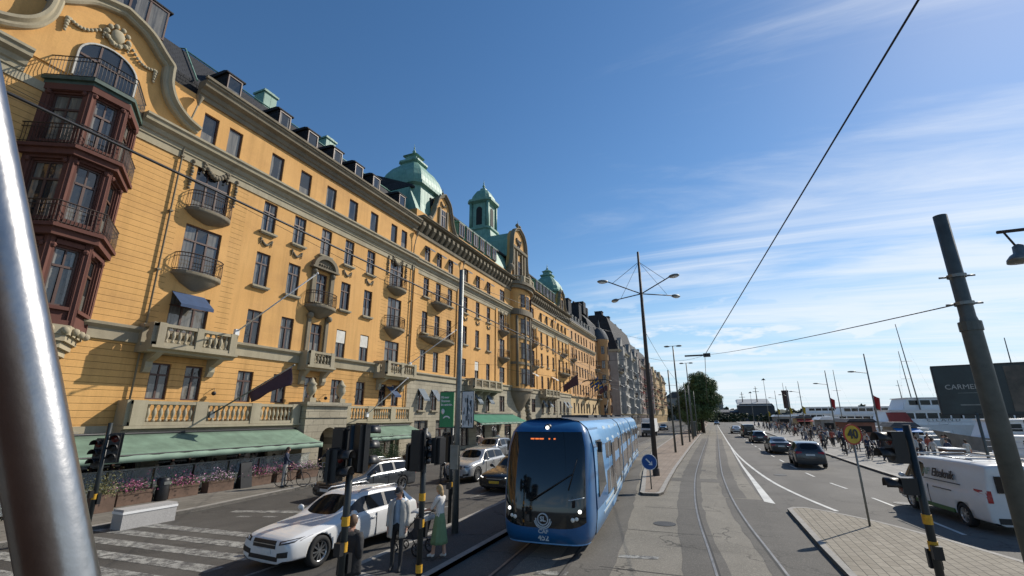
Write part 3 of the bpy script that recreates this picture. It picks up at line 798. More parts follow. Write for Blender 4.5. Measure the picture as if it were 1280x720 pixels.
for y, z, w_, h, k in wins: add_window(B1, WX - .14, y, z, w_, h, **k)
for y, y1, z, z1 in gh: add_window(B1, WX - .2, (y + y1) / 2, z, y1 - y, z1 - z, lights=3, transom=.75, sill=False, name='shop_window')
mb = MB()
cornice(mb, WX, -12, 6.6, 17.35, 18.3, .62); cornice(mb, WX, 10.9, 34.6, 17.35, 18.3, .62)
mb.prism_y([(WX, 16.95), (WX + .06, 16.95), (WX + .06, 17.35), (WX, 17.35)], -12, 34.6)
mb.build('string_cornice', M['trim'], B1)
mb = MB(); cornice(mb, WX, -12, 5.0, 20.95, 21.95, .72); cornice(mb, WX, 13.2, 34.6, 20.95, 21.95, .72)
mb.prism_y([(WX + .62, 21.95), (WX + .80, 21.95), (WX + .80, 22.1), (WX + .62, 22.1)], 13.1, 34.6); mb.build('eaves_cornice', M['trim_dark'], B1)
mb = MB(); mb.prism_y([(WX, 6.85), (WX + .1, 6.88), (WX + .1, 7.35), (WX + .28, 7.5), (WX + .3, 7.62), (WX, 7.68)], -12, 34.6); mb.build('belt_course', M['trim'], B1)
mb = MB(); mb.prism_y([(WX, 2.75), (WX + .1, 2.75), (WX + .1, 3.02), (WX, 3.02)], -12, 22.3)
for y in [-9.4 + 3.4 * k for k in range(10)] + [26.6, 30.2, 34.0]: mb.box((WX, y - .38, 0), (WX + .22, y + .38, 2.9))
mb.build('pier', M['stone'], B1)
# bay tower
BX, ya, yb, yc, yd = -23.5, 7.45, 8.35, 9.6, 10.8
bz = [(7.75, 10.1), (11.25, 13.75), (14.7, 17.0)]
foot = [(WX, ya), (BX, yb), (BX, yc), (WX, yd)]
bay = MB(); bwins = []
for (p, q) in zip(foot, foot[1:]):
    L = math.hypot(q[0] - p[0], q[1] - p[1]); dx, dy = (q[0] - p[0]) / L, (q[1] - p[1]) / L
    phi = math.atan2(-dx, dy); t = MB(); hw = min(.58, L * .33)
    hs = [(L / 2 - hw, L / 2 + hw, a, b_) for a, b_ in bz]
    EXTRA_Y, EXTRA_Z = [], []
    facade_wall(t, 0, 0, L, 7.0, 17.6, hs, lambda y, z: 0, .16)
    for s in (0, L):                                   # pilasters at the corners
        t.box((-.04, s - .13, 7.0), (.10, s + .13, 17.3))
    for a, b_ in bz:
        t.box((.0, .16, b_ + .08), (.12, L - .16, b_ + .26)); t.box((0, .16, a - .16), (.14, L - .16, a - .02))
        for k in range(5): t.ball((.06, L / 2 - .4 + .2 * k, b_ + .42), .09, 6)
        for s in (-1, 1): t.box((.001, L / 2 + s * (hw + .12) - .07, a), (.08, L / 2 + s * (hw + .12) + .07, b_ + .08)); t.ball((.1, L / 2 + s * (hw + .12), b_), .12, 6)
    t.xf(Matrix.Translation((p[0], p[1], 0)) @ Matrix.Rotation(phi, 4, 'Z')); bay.add(t.v, t.f, 0)
    for a, b_ in bz: bwins.append((p[0] + dx * L / 2 - math.cos(phi) * .13, p[1] + dy * L / 2 - math.sin(phi) * .13, a, hw * 2, b_ - a, PI / 2 + phi))
def off_foot(o, inner=0):
    return [(WX - inner, ya - o * .9), (BX + o, yb - o * .45), (BX + o, yc + o * .45), (WX - inner, yd + o * .9)]
for z0, z1, o_ in ((10.45, 10.75, .35), (10.75, 10.9, .5), (13.95, 14.2, .35), (14.2, 14.35, .5), (17.1, 17.4, .2), (7.0, 7.2, .12)): bay.prism(off_foot(o_), z0, z1)
ob = bay.build('bay_tower', M['redbay'], B1)
for x, y, a, w_, h, r_ in bwins: add_window(ob, x, y, a, w_, h, r_, sill=False)
inner = MB(); inner.prism([(WX, ya + .25), (BX - .3, yb + .12), (BX - .3, yc - .12), (WX, yd - .25)], 7.1, 17.2); inner.build('bay_interior', M['dark'], ob)
for z in (10.9, 14.35):
    r_ = MB(); iron_rail(r_, [(p[0] - .05, p[1]) for p in off_foot(.46)], z, .95); r_.build('railing', M['rust_iron'], ob)
cp = MB(); cp.prism(off_foot(.2), 17.4, 17.55); cp.prism(off_foot(.34), 17.55, 17.72); cp.build('bay_cornice', M['copper_dark'], ob)
r_ = MB(); iron_rail(r_, [(p[0] - .05, p[1]) for p in off_foot(.28)], 17.72, 1.05); r_.build('railing', M['iron'], ob)
cs = MB()
for k in range(7):
    t = k / 6; o0 = .22 - 1.15 * (t ** 1.6); cs.prism([(WX, ya + t * .9), (BX + o0, yb + t * .35), (BX + o0, yc - t * .35), (WX, yd - t * .9)], 6.9 - t * 1.5 - .26, 7.0 - t * 1.5)
for (p, q) in zip(off_foot(.22), off_foot(.22)[1:]):
    for k in range(3):
        f = (k + .5) / 3; cs.ball((p[0] + (q[0] - p[0]) * f, p[1] + (q[1] - p[1]) * f, 6.8), .16, 8)
cs.build('bay_console', M['trim'], ob)
# curved gable over the bay
GC = 9.15
half = crv([(13.45, 18.75), (12.7, 18.95), (11.9, 19.55), (11.5, 20.4), (11.45, 21.2)], 2) + crv([(11.45, 21.45), (11.0, 21.8), (10.3, 22.5), (9.15, 22.85)], 2)
outl = half + [(2 * GC - y, z) for y, z in half[::-1]]
gable_part(B1, 'gable', [(13.4, 18.3)] + outl + [(4.9, 18.3)], WX - .45, WX + .08, M['orange'])
mb = MB(); volute_edge(mb, outl, WX + .1, .42, .5)
mb.ball((WX + .2, GC, 21.4), .30, 10, 0, (.5, 1, 1.25)); [mb.ball((WX + .2, GC + .45 * math.cos(a), 21.4 + .5 * math.sin(a)), .13, 6) for a in [k * PI / 5 for k in range(10)]]; garland(mb, WX + .12, GC, 21.3, 1.1)
for sg in (-1, 1):
    for k in range(9): mb.ball((WX + .17, GC + sg * (.7 + k * .13), 21.2 - .045 * k - .02 * (k - 4) ** 2 * 0 - .25 * math.sin(PI * k / 8)), .085, 6)
    for k in range(5): mb.ball((WX + .17, GC + sg * 1.82, 20.8 - k * .15), .12 - .012 * k, 6)
mb.build('gable_coping', M['trim'], B1)
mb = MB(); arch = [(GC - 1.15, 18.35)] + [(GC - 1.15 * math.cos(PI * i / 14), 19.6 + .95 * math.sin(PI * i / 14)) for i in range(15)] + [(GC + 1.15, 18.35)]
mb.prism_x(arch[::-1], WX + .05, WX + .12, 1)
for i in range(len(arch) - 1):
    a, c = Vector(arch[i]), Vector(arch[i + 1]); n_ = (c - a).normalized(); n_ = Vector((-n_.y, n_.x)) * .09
    mb.prism_x([tuple(a - n_ * .2), tuple(c - n_ * .2), tuple(c + n_ * .6), tuple(a + n_ * .6)][::-1], WX + .06, WX + .2, 0)  # pale band puts the highlight along the arch into the frame colour
for y in (-.4, .4): mb.box((WX + .1, GC + y - .04, 18.35), (WX + .17, GC + y + .04, 20.4), 2)
mb.box((WX + .1, GC - 1.1, 19.5), (WX + .17, GC + 1.1, 19.6), 2)
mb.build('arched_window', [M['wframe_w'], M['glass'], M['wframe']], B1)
# roof, dormers
mb = MB(); mb.prism_y([(WX - .25, 22.0), (-27.3, 25.0), (-29.2, 25.9), (-33, 26.1), (-39.9, 21.2), (WX - .32, 21.2)], -12, 34.6, 0)
rf = mb.build('roof', M['slate'], B1)
mb = MB(); mb.tube([(-29.2, -12, 25.95), (-29.2, 34.6, 25.95)], .07, 6); mb.tube([(-27.25, 13.2, 25.05), (-27.25, 34.6, 25.05)], .05, 5)
mb.tube([(-25.1, 13.1, 22.0), (-27.2, 13.2, 25.1), (-29.2, 13.2, 26.0)], .045, 6); mb.build('ridge_flashing', M['copper'], rf)
for y in (15.05, 18.75, 21.2, 23.7, 26.1, 28.3, 32.0, 3.3, -.6): dormer(B1, y, 21.95, 23.6, 1.02, -24.95, -27.0, lights=1)
dormer(B1, 9.6, 23.4, 25.4, 3.6, -25.8, -28.0, lights=4)
for y, hh in ((20.3, 27.5), (26.6, 27.3)):
    b = MB(); b.box((-30.0, y - .55, 25.5), (-28.9, y + .55, hh)); b.box((-30.1, y - .65, hh), (-28.8, y + .65, hh + .15)); b.prism([(-29.9, y - .4), (-29, y - .4), (-29, y + .4), (-29.9, y + .4)], hh + .15, hh + .35)
    b.build('chimney', M['copper'], rf)
# downpipes
def downpipe(parent, y, z1, z0=3.2, X=WX, m='trim_dark'):
    b = MB(); b.lathe([(.05, -.5), (.09, -.35), (.2, 0), (.22, .05)], (X + .3, y, z1), 8); b.tube([(X + .3, y, z1 - .4), (X + .14, y - .15, z1 - 1.6), (X + .12, y - .15, z1 - 2.4), (X + .12, y - .15, z0)], .048, 6)
    for k in range(5): b.box((X, y - .22, z0 + 1 + k * 3.2), (X + .2, y - .05, z0 + 1.08 + k * 3.2))
    return b.build('downpipe', M[m], parent)
downpipe(B1, 13.2, 20.8); downpipe(B1, 34.45, 20.8, 0)
# balconies
for c in (15.0, 32.1, 3.3):
    iron_balcony(B1, c, 14.45, 1.2, .72, .3); iron_balcony(B1, c, 10.85, 1.25, .75, .55)
    stone_balcony(B1, c - 2.15, c + 2.15, 6.75, 1.25)
    g = MB(); garland(g, WX, c, 17.25, 1.5)
    for s in (-1, 1):
        for k in range(9): g.ball((WX + .06, c + s * 1.3, 17.1 - k * .2), .09 + .03 * (k % 3 == 0), 6)
    g.build('festoon', M['trim_dark'], B1)
    window_awning(B1, WX + .02, c - (.2 if c < 20 else 0), 9.75 if c < 20 else 5.9, 1.7 if c < 20 else .9, .95)
iron_balcony(B1, 23.65, 10.95, 1.25, .9, .5)
stone_balcony(B1, 22.4, 24.9, 6.75, .85, .95)
mb = MB(); pediment(mb, WX, 23.65, 13.75, 2.3, .95)
for s in (-1, 1):
    mb.box((WX, 23.65 + s * .85 - .16, 11.1), (WX + .2, 23.65 + s * .85 + .16, 13.6)); mb.ball((WX + .15, 23.65 + s * .85, 13.4), .22, 8)
    mb.box((WX, 23.65 + s * .8 - .13, 7.7), (WX + .16, 23.65 + s * .8 + .13, 10.3))
    mb.ball((WX + .2, 23.65 + s * .85, 10.2), .24, 8)
mb.build('aedicule', M['trim_dark'], B1)
for c in (18.8, 21.2, 26.05, 28.6):
    mb = MB(); garland(mb, WX, c, 14.25, .85); mb.build('festoon', M['trim_dark'], B1)
for c in (26.05, 28.6):
    b = MB(); b.box((WX - .10, c - .42, 8.75), (WX - .04, c + .42, 9.65)); b.build('roller_blind', M['curtain'], B1)
# first floor terrace with balustrade and porch
TZ = 3.05
mb = MB()
mb.prism_y([(WX, TZ - .3), (WX + .75, TZ - .3), (WX + .8, TZ - .15), (WX + .98, TZ - .08), (WX + .98, TZ + .04), (WX, TZ + .04)], 12.6, 34.5)
mb.prism_y([(WX, TZ - .3), (WX + .15, TZ - .3), (WX + .15, TZ + .04), (WX, TZ + .04)], -12, 12.6)
te = mb.build('terrace', M['trim'], B1)
mb = MB(); balustrade(mb, [(WX + .02, 12.8), (WX + .8, 12.8), (WX + .8, 22.2)], TZ + .05, 1.1, ped=3.15, pedw=.6); balustrade(mb, [(WX + .8, 26.1), (WX + .8, 34.4)], TZ + .05, 1.1, ped=2.8, pedw=.6)
mb.build('balustrade', M['trim'], te)
mb = MB()
px0, px1, py0, py1 = WX, WX + 1.35, 22.3, 25.95
am = (py0 + py1) / 2 + .3; ar = .78
hole = [(am - ar, 0)] + [(am - ar * math.cos(PI * i / 12), 2.0 + ar * math.sin(PI * i / 12)) for i in range(13)] + [(am + ar, 0)]
mb.prism_x([(py0, 0), (am - ar, 0)] + [(am - ar, 2.0), (am - ar, 4.15), (py0, 4.15)], px0, px1); mb.prism_x([(am + ar, 0), (py1, 0), (py1, 4.15), (am + ar, 4.15), (am + ar, 2.0)], px0, px1)
for i in range(12):
    a, c = hole[i + 1], hole[i + 2]; mb.prism_x([a, c, (c[0], 4.15), (a[0], 4.15)], px0, px1)
mb.box((px0, py0 - .15, 4.15), (px1 + .18, py1 + .15, 4.38)); mb.box((px0, py0 - .05, 3.4), (px1 + .07, py1 + .05, 3.5))
po = mb.build('porch', M['stone'], B1)
mb = MB(); mb.prism_x(hole[::-1], px0 + .1, px0 + .16); mb.build('doorway', M['dark'], po)
for y in (py0 + .5, py1 - .5):
    u = MB(); u.box((px1 - .55, y - .25, 4.38), (px1 - .05, y + .25, 4.65)); u.lathe([(.12, 0), (.1, .12), (.28, .35), (.33, .6), (.25, .78), (.34, .86), (.2, 1.0), (.1, 1.2), (0, 1.3)], (px1 - .3, y, 4.65), 10)
    u.build('urn', M['trim'], po)
# terrace awnings
def terrace_awning(parent, y0, y1, zb, xf, zf, m, vm, val=.26, ribs=3.1, X=WX):
    b = MB(); n = 14
    def fn(u, v): return (X + .95 + (xf - X - .95) * v, y0 + (y1 - y0) * u, zb + (zf - zb) * v - .07 * math.sin(PI * v) * (1 - .5 * abs(math.sin(u * (y1 - y0) / ribs * PI))))
    k = int((y1 - y0) / .4)
    b.grid(fn, k, 6)
    o = b.build('terrace_awning', M[m], parent); s = o.modifiers.new('s', 'SOLIDIFY'); s.thickness = .02
    v = MB(); v.grid(lambda a, c: (xf + .02 + .015 * math.sin(a * k * 2.1), y0 + (y1 - y0) * a, zf - val * c), k * 3, 1); q = v.build('valance', M[vm], o); s = q.modifiers.new('s', 'SOLIDIFY'); s.thickness = .012
    r_ = MB(); r_.tube([(xf, y0, zf + .01), (xf, y1, zf + .01)], .04, 6)
    for i in range(int((y1 - y0) / ribs) + 1):
        y = y0 + .05 + i * ((y1 - y0 - .1) / int((y1 - y0) / ribs)); r_.tube([(X + .9, y, zb - .12), (xf, y, zf - .04)], .025, 5)
    r_.tube([(X + .95, y0, zb + .04), (X + .95, y1, zb + .04)], .07, 6)
    r_.build('awning_frame', M['iron'], o)
terrace_awning(B1, -6, 22.0, 2.72, -21.75, 1.98, 'awn', 'awn_d'); terrace_awning(B1, 26.6, 33.9, 2.72, -21.9, 2.05, 'awn', 'awn_d')
# flagpoles
flagpole(B1, WX + 1.1, 17.0, 8.0, 5.4, 38, 20); flagpole(B1, WX + .9, 33.6, 7.9, 5.0, 38, 30)
flagpole(B1, WX + .9, 16.5, 3.6, 4.6, 34, 30, ('flag_plum', .95)); flagpole(B1, WX + .9, 28.5, 3.6, 4.0, 42, 20)
# wall lamps
for y in (16.9, 24.9):
    b = MB(); b.tube([(WX, y, 4.9), (WX + .25, y, 4.95), (WX + .25, y, 4.8)], .02, 5); b.ball((WX + .25, y, 4.7), .12, 8); b.build('wall_lamp', M['iron'], B1)

# ------------------------------------------------------------------ the domed palace
B2 = thing('palace_building', 'long orange palace with verdigris corner domes and ornate gables', 'building', (WX, 61, 0))
holes = []; wins = []
def sym(f):
    f(1, lambda y: y); f(-1, lambda y: 122 - y)
for c, ww, rust in [(36.85, .95, 1), (39.1, .95, 1), (41.45, .95, 1), (44.95, .98, 0), (48.0, .98, 0), (51.0, .98, 0), (55.2, 1.6, 0)]:
    for mir in (0, 1):
        y = 122 - c if mir else c
        W(y, ww, 4.0, 5.95, sill=(c < 53), lights=2 if ww < 1 else 3)
        W(y, ww, 7.65, 9.65, sill=False, lights=2 if ww < 1 else 3)
        W(y, ww, 11.25 - (.0 if ww < 1 else .3), 13.35, sill=ww < 1, lights=2 if ww < 1 else 3); W(y, ww, 14.85 - (.0 if ww < 1 else .3), 16.8, sill=ww < 1, lights=2 if ww < 1 else 3)
        W(y, ww, 18.6, 20.15, sill=False)
def mf2(y, z):
    if z < 6.8: return 2
    d = min(y, 122 - y)
    if d < 43.3 and z < 17.3: return 1
    return 0
EXTRA_Y = [43.3, 122 - 43.3]; EXTRA_Z = [6.8, 17.3]
gh = []
for y in (36.0, 39.6, 44.2, 48.2, 52.2, 56.0): gh += [(y, y + 2.2, .4, 3.1), (122 - y - 2.2, 122 - y, .4, 3.1)]
mb = MB(); facade_wall(mb, WX, 34.62, 87.3, 0, 21.2, holes + gh, mf2); body_box(mb, 34.62, 87.3, 21.1, mi=3)
# pilaster strips
for y in (34.95, 43.2, 53.3, 57.3):
    for q in (y, 122 - y): mb.box((WX, q - .28, 7.2), (WX + .12, q + .28, 17.2), 0)
mb.quad((WX, 34.62, 21), (WX, 34.62, 23.5), (-32, 34.62, 23.5), (-32, 34.62, 21), 0)
mb.prism_y([(WX - .05, 22.4), (WX - .05, 23.5), (WX - 2, 23.5), (WX - 2, 22.4)], 34.63, 87.3, 0)
mb.build('wall', [M['orange'], M['orange_g'], M['stone'], M['dark']], B2)
for y, z, w_, h, k in wins: add_window(B2, WX - .14, y, z, w_, h, **k)
for y, y1, z, z1 in gh: add_window(B2, WX - .2, (y + y1) / 2, z, y1 - y, z1 - z, lights=2, transom=.7, sill=False, name='shop_window')
mb = MB(); cornice(mb, WX, 34.62, 57.8, 17.3, 18.25, .55); cornice(mb, WX, 64.2, 87.3, 17.3, 18.25, .55); mb.prism_y([(WX, 16.9), (WX + .06, 16.9), (WX + .06, 17.3), (WX, 17.3)], 34.62, 87.3)
mb.build('string_cornice', M['trim'], B2)
mb = MB(); mb.prism_y([(WX, 6.75), (WX + .12, 6.78), (WX + .12, 7.15), (WX + .25, 7.3), (WX + .25, 7.42), (WX, 7.45)], 34.62, 87.3); mb.build('belt_course', M['trim'], B2)
mb = MB(); dentils(mb, WX, 34.7, 87.2, 21.15, 22.1, .62, .95, .45)
mb.prism_y([(WX, 20.75), (WX + .12, 20.8), (WX + .16, 21.15), (WX, 21.15)], 34.62, 87.3); mb.build('bracket', M['trim_dark'], B2)
mb = MB(); cornice(mb, WX, 34.62, 87.3, 22.1, 22.62, .95); mb.build('eaves_cornice', M['trim_dark'], B2)
# copper mansard with a band of windows, dark roof above
mb = MB(); mb.prism_y([(-25.15, 23.45), (-26.2, 26.2), (-39, 26.2), (-39.9, 21.2), (-25.15, 21.2)], 34.7, 87.2); mn = mb.build('mansard', M['copper'], B2)
mb = MB(); mb.prism_y([(-25.9, 26.15), (-25.9, 26.4), (-30.5, 28.4), (-34, 28.4), (-39.5, 26.0)], 34.7, 87.2); rf2 = mb.build('roof', M['slate'], B2)
for y in (43.6, 45.4, 47.2, 49.0, 50.8, 52.6):
    for q in (y, 122 - y): dormer(B2, q, 23.65, 25.35, 1.3, -25.05, -26.0, 'wframe', 'copper')
# corner domes
def corner_dome(cy):
    cx = -28.1; b = MB()
    prof = [(3.05, 22.6), (2.75, 24.6), (2.62, 26.6), (2.95, 26.8), (2.95, 27.15), (2.72, 27.3), (2.6, 28.0), (2.3, 28.8), (1.8, 29.6), (1.3, 30.1), (1.0, 30.5), (1.25, 30.65), (1.25, 30.85), (.8, 30.95), (.7, 31.5), (.95, 31.62), (.5, 31.9), (.2, 32.2)]
    sq = lambda r, z: [(cx - r, cy - r, z), (cx + r, cy - r, z), (cx + r, cy + r, z), (cx - r, cy + r, z)]
    for (r0, z0), (r1, z1) in zip(prof, prof[1:]):
        A, B_ = sq(r0, z0), sq(r1, z1)
        c = .22
        def cut(P, r): 
            q = r * c; return [(cx - r + q, cy - r, P), (cx + r - q, cy - r, P), (cx + r, cy - r + q, P), (cx + r, cy + r - q, P), (cx + r - q, cy + r, P), (cx - r + q, cy + r, P), (cx - r, cy + r - q, P), (cx - r, cy - r + q, P)]
        V = cut(z0, r0) + cut(z1, r1); b.add(V, [(i, (i + 1) % 8, 8 + (i + 1) % 8, 8 + i) for i in range(8)])
    finial(b, (cx, cy, 31.9), .75)
    o = b.build('dome', M['copper'], B2)
    for (x, y, r_) in ((cx + 2.72, cy, PI / 2), (cx, cy - 2.72, 0)):
        w_ = MB(); w_.box((-.35, -.06, 0), (.35, .1, 1.2)); m_ = w_.mesh('dome_window', [M['dark']]); place(m_, 'dome_window', o, (x, y, 24.8), r_)
corner_dome(37.75); corner_dome(84.25)
# gables above the corner blocks
def side_gable(c):
    hw = 2.7
    half = crv([(hw, 22.7), (hw * .82, 23.4), (hw * .62, 24.3), (hw * .60, 25.0)], 2) + crv([(hw * .52, 25.3), (hw * .42, 26.2), (0, 26.9)], 2)
    o_ = [(c + y, z) for y, z in half] + [(c - y, z) for y, z in half[::-1]]
    g = gable_part(B2, 'gable', o_, WX - .6, WX + .12, M['orange'])
    m_ = MB(); volute_edge(m_, o_, WX + .12, .34, .35); garland(m_, WX + .15, c, 25.9, 1.0)
    for s in (-1, 1): m_.box((WX + .1, c + s * .75 - .14, 22.7), (WX + .3, c + s * .75 + .14, 25.2)); m_.ball((WX + .2, c + s * hw, 23.0), .42, 8)
    finial(m_, (WX, c, 26.9), .5)
    m_.build('gable_coping', M['trim_dark'], B2)
    add_window(B2, WX + .16, c, 22.95, .95, 2.2, sill=True)
side_gable(39.2); side_gable(82.8)
# central projecting round bay, balcony and big gable
cb = 61.0
mb = MB(); ov = half_oval(WX, cb, 1.45, 2.9, 20)
mb.prism(ov, 7.0, 21.2, 0)
for z, o_ in ((6.75, .25), (17.35, .35), (10.35, .1), (13.95, .1)): mb.prism(half_oval(WX, cb, 1.45 + o_, 2.9 + o_, 20), z, z + (.8 if z == 17.35 else .35), 1)
mb.prism(half_oval(WX, cb, 1.95, 3.4, 20), 21.2, 21.7, 1); mb.prism(half_oval(WX, cb, 2.25, 3.7, 20), 21.7, 22.1, 1)
for i in (3, 8, 12, 17):
    p = ov[i]; mb.tube([(p[0] + .05, p[1], 7.4), (p[0] + .05, p[1], 17.2)], .2, 8, 1)
mb.lathe([(1.0, 0), (.95, -.6), (.7, -1.3), (.45, -2.0), (.2, -2.6)], (WX, cb, 6.8), 12, 1, -PI / 2, PI / 2, 1.5, 2.9)
cbay = mb.build('bay', [M['orange'], M['trim_dark']], B2)
for (a, b_) in ((7.65, 9.8), (11.1, 13.4), (14.7, 16.8), (18.5, 20.4)):
    for yy, rot, xx in ((cb, PI / 2, WX + 1.47), (cb - 1.75, PI / 2 - .55, WX + 1.26), (cb + 1.75, PI / 2 + .55, WX + 1.26)):
        add_window(cbay, xx, yy, a, 1.15, b_ - a, rot, sill=False)
mb = MB(); balustrade(mb, [(WX, cb - 3.4), (WX + 1.6, cb - 2.0), (WX + 1.9, cb), (WX + 1.6, cb + 2.0), (WX, cb + 3.4)], 22.1, 1.0, ped=2, pedw=.4); mb.build('balustrade', M['trim'], cbay)
half = crv([(3.9, 22.7), (3.6, 24.0), (3.0, 25.0), (2.75, 26.2), (2.7, 27.6)], 2) + crv([(2.7, 28.0), (2.5, 29.6), (1.6, 30.8), (0, 31.3)], 2)
o_ = [(cb + y, z) for y, z in half] + [(cb - y, z) for y, z in half[::-1]]
gable_part(B2, 'gable', o_, WX - .7, WX + .1, M['orange'])
mb = MB(); volute_edge(mb, o_, WX + .1, .42, .45); garland(mb, WX + .15, cb, 29.5, 1.8); garland(mb, WX + .15, cb, 27.8, 1.5)
for s in (-1, 1):
    for k in (1.0, 2.1): mb.box((WX + .08, cb + s * k - .2, 22.8), (WX + .36, cb + s * k + .2, 27.4))
    mb.ball((WX + .25, cb + s * 3.4, 24.2), .6, 10)
mb.prism_y([(WX, 27.4), (WX + .5, 27.6), (WX + .55, 27.95), (WX, 27.95)], cb - 3, cb + 3)
finial(mb, (WX, cb, 31.3), .8); mb.ball((WX + .1, cb - .45, 31.9), .3, 8); mb.ball((WX + .1, cb + .45, 31.9), .3, 8)
mb.build('gable_coping', M['trim_dark'], B2)
add_window(B2, WX + .14, cb, 23.2, 1.2, 2.9, sill=True); add_window(B2, WX + .14, cb, 28.3, .9, 1.3, sill=False)
mb = MB(); mb.prism_x([(cb - 2.9, 26.3), (cb + 2.9, 26.3), (cb + 2.6, 29), (cb + 1.5, 30.4), (cb, 30.8), (cb - 1.5, 30.4), (cb - 2.6, 29)], -31, WX - .6); mb.build('gable_roof', M['copper'], B2)
# lantern tower on the ridge
b = MB(); cx, cy = -31, 61
def sqr(r0, z0, r1, z1, c=.28):
    def cut(r, z):
        q = r * c; return [(cx - r + q, cy - r, z), (cx + r - q, cy - r, z), (cx + r, cy - r + q, z), (cx + r, cy + r - q, z), (cx + r - q, cy + r, z), (cx - r + q, cy + r, z), (cx - r, cy + r - q, z), (cx - r, cy - r + q, z)]
    b.add(cut(r0, z0) + cut(r1, z1), [(i, (i + 1) % 8, 8 + (i + 1) % 8, 8 + i) for i in range(8)])
for q in ((3.0, 27, 2.2, 29.5), (2.2, 29.5, 1.9, 31.6), (1.9, 31.6, 2.1, 31.8), (2.1, 31.8, 2.1, 32.1), (2.1, 32.1, 1.5, 32.15), (1.5, 32.15, 1.5, 36.4), (1.5, 36.4, 2.1, 36.7), (2.1, 36.7, 2.1, 37.1), (2.1, 37.1, 1.7, 37.2), (1.7, 37.2, 1.5, 38.0), (1.5, 38.0, 1.0, 38.9), (1.0, 38.9, .5, 39.3), (.5, 39.3, .45, 39.6)): sqr(*q)
for sx_ in (-1, 1):
    for sy_ in (-1, 1): b.tube([(cx + sx_ * 1.5, cy + sy_ * 1.5, 32.1), (cx + sx_ * 1.5, cy + sy_ * 1.5, 36.6)], .26, 8)
finial(b, (cx, cy, 39.5), .9)
lt = b.build('lantern_tower', M['copper'], B2)
for (x, y, r_) in ((cx + 1.5, cy, PI / 2), (cx, cy - 1.5, 0), (cx, cy + 1.5, PI), (cx - 1.5, cy, -PI / 2)):
    w_ = MB(); w_.prism_y([(-.5, 0)] + [(-.5 * math.cos(PI * i / 8), 2.6 + .5 * math.sin(PI * i / 8)) for i in range(9)] + [(.5, 0)], -.05, .1); place(w_.mesh('opening', [M['dark']]), 'opening', lt, (x, y, 32.7), r_)
# balconies and awnings
for mir in (0, 1):
    q = (lambda y: 122 - y) if mir else (lambda y: y)
    iron_balcony(B2, q(39.1), 14.55, 1.25, .95, .4)
    o = iron_balcony(B2, q(39.1), 10.9, 3.0, 1.0, .35)
    iron_balcony(B2, q(55.2), 14.4, 1.2, .9, .5); iron_balcony(B2, q(55.2), 10.85, 1.25, .95, .5)
    a, c = sorted((q(45.2), q(52.9))); stone_balcony(B2, a, c, 6.5, 1.15, 1.0, brackets=4)
    for y in (44.95, 48.0, 51.0): m_ = MB(); garland(m_, WX, q(y), 14.3, .85); m_.build('festoon', M['trim_dark'], B2)
    m_ = MB()
    for k in range(8):
        for s in (-1, 1): m_.ball((WX + .06, q(55.2) + s * 1.1, 16.9 - k * .22), .1, 6)
    garland(m_, WX, q(55.2), 17.1, 1.2)
    m_.build('festoon', M['trim_dark'], B2)
    for y in (36.85, 39.1, 48.0, 51.0): window_awning(B2, WX + .02, q(y), 5.95, 1.0, .7, .95, 'grey_awn')
    for y in (36.85, 39.1, 41.45, 44.95, 48.0, 51.0): window_awning(B2, WX + .02, q(y), 20.1, 1.0, .55, .35, 'grey_awn')
    downpipe(B2, q(43.8), 20.7, 0)
b = MB(); b.box((WX - .10, 47.58, 8.6), (WX - .04, 48.42, 9.6)); b.build('roller_blind', M['curtain'], B2)
terrace_awning(B2, 43.2, 56.5, 3.65, -21.9, 2.75, 'awn2', 'awn_d', .18)
for y in (66, 76): window_awning(B2, WX + .02, y, 9.9, 1.3, 1.0, .5, 'white_cloth')
flagpole(B2, WX + .3, 74, 6.5, 6, 38, 10, ('flag_plum', 1.7)); flagpole(B2, WX + .3, 79, 7.2, 5, 25, 15)
mb = MB()
for k in range(9): mb.ball((WX + .9 + .1 * math.sin(k), 62.2 + .12 * math.cos(2 * k), 2.2 + k * .5), .5 - .02 * k, 8)
mb.build('statue', M['trim_dark'], B2)

# ------------------------------------------------------------------ plain orange block beyond, with slate roof
B3 = thing('apartment_building', 'plain orange apartment block with dark dormer roof beside the domed palace', 'building', (WX, 98, 0))
holes = []; wins = []
for c in (89.6, 92.6, 94.9, 97.2, 99.5, 101.8, 105.4, 107.6):
    for (a, b_) in [(3.9, 5.9), (7.6, 9.7), (11.2, 13.4), (14.7, 16.8), (18.4, 20.2)]: W(c, 1.05, a, b_, sill=False)
EXTRA_Y, EXTRA_Z = [], [6.8]
mb = MB(); facade_wall(mb, WX, 87.32, 109, 0, 21.1, holes, lambda y, z: 0 if z > 6.8 else 1); body_box(mb, 87.32, 109, 21.1, mi=2)
for y in (91, 103.7): mb.box((WX, y - .25, 7), (WX + .12, y + .25, 17.2))
mb.build('wall', [M['orange_far'], M['cream'], M['dark']], B3)
for y, z, w_, h, k in wins: add_window(B3, WX - .14, y, z, w_, h, **k)
mb = MB(); cornice(mb, WX, 87.32, 109, 17.2, 18.0, .5); cornice(mb, WX, 87.32, 109, 20.9, 21.8, .7); cornice(mb, WX, 87.32, 109, 6.8, 7.2, .3); mb.build('cornice', M['trim'], B3)
mb = MB(); mb.prism_y([(WX + .5, 21.8), (-27.2, 25.6), (-32, 26.3), (-39.5, 21)], 87.32, 109); rf3 = mb.build('roof', M['slate'], B3)
for k in range(8): dormer(B3, 89.5 + k * 2.5, 22.2, 24.0, 1.1, -25.4, -26.6, 'wframe_w', 'slate2')
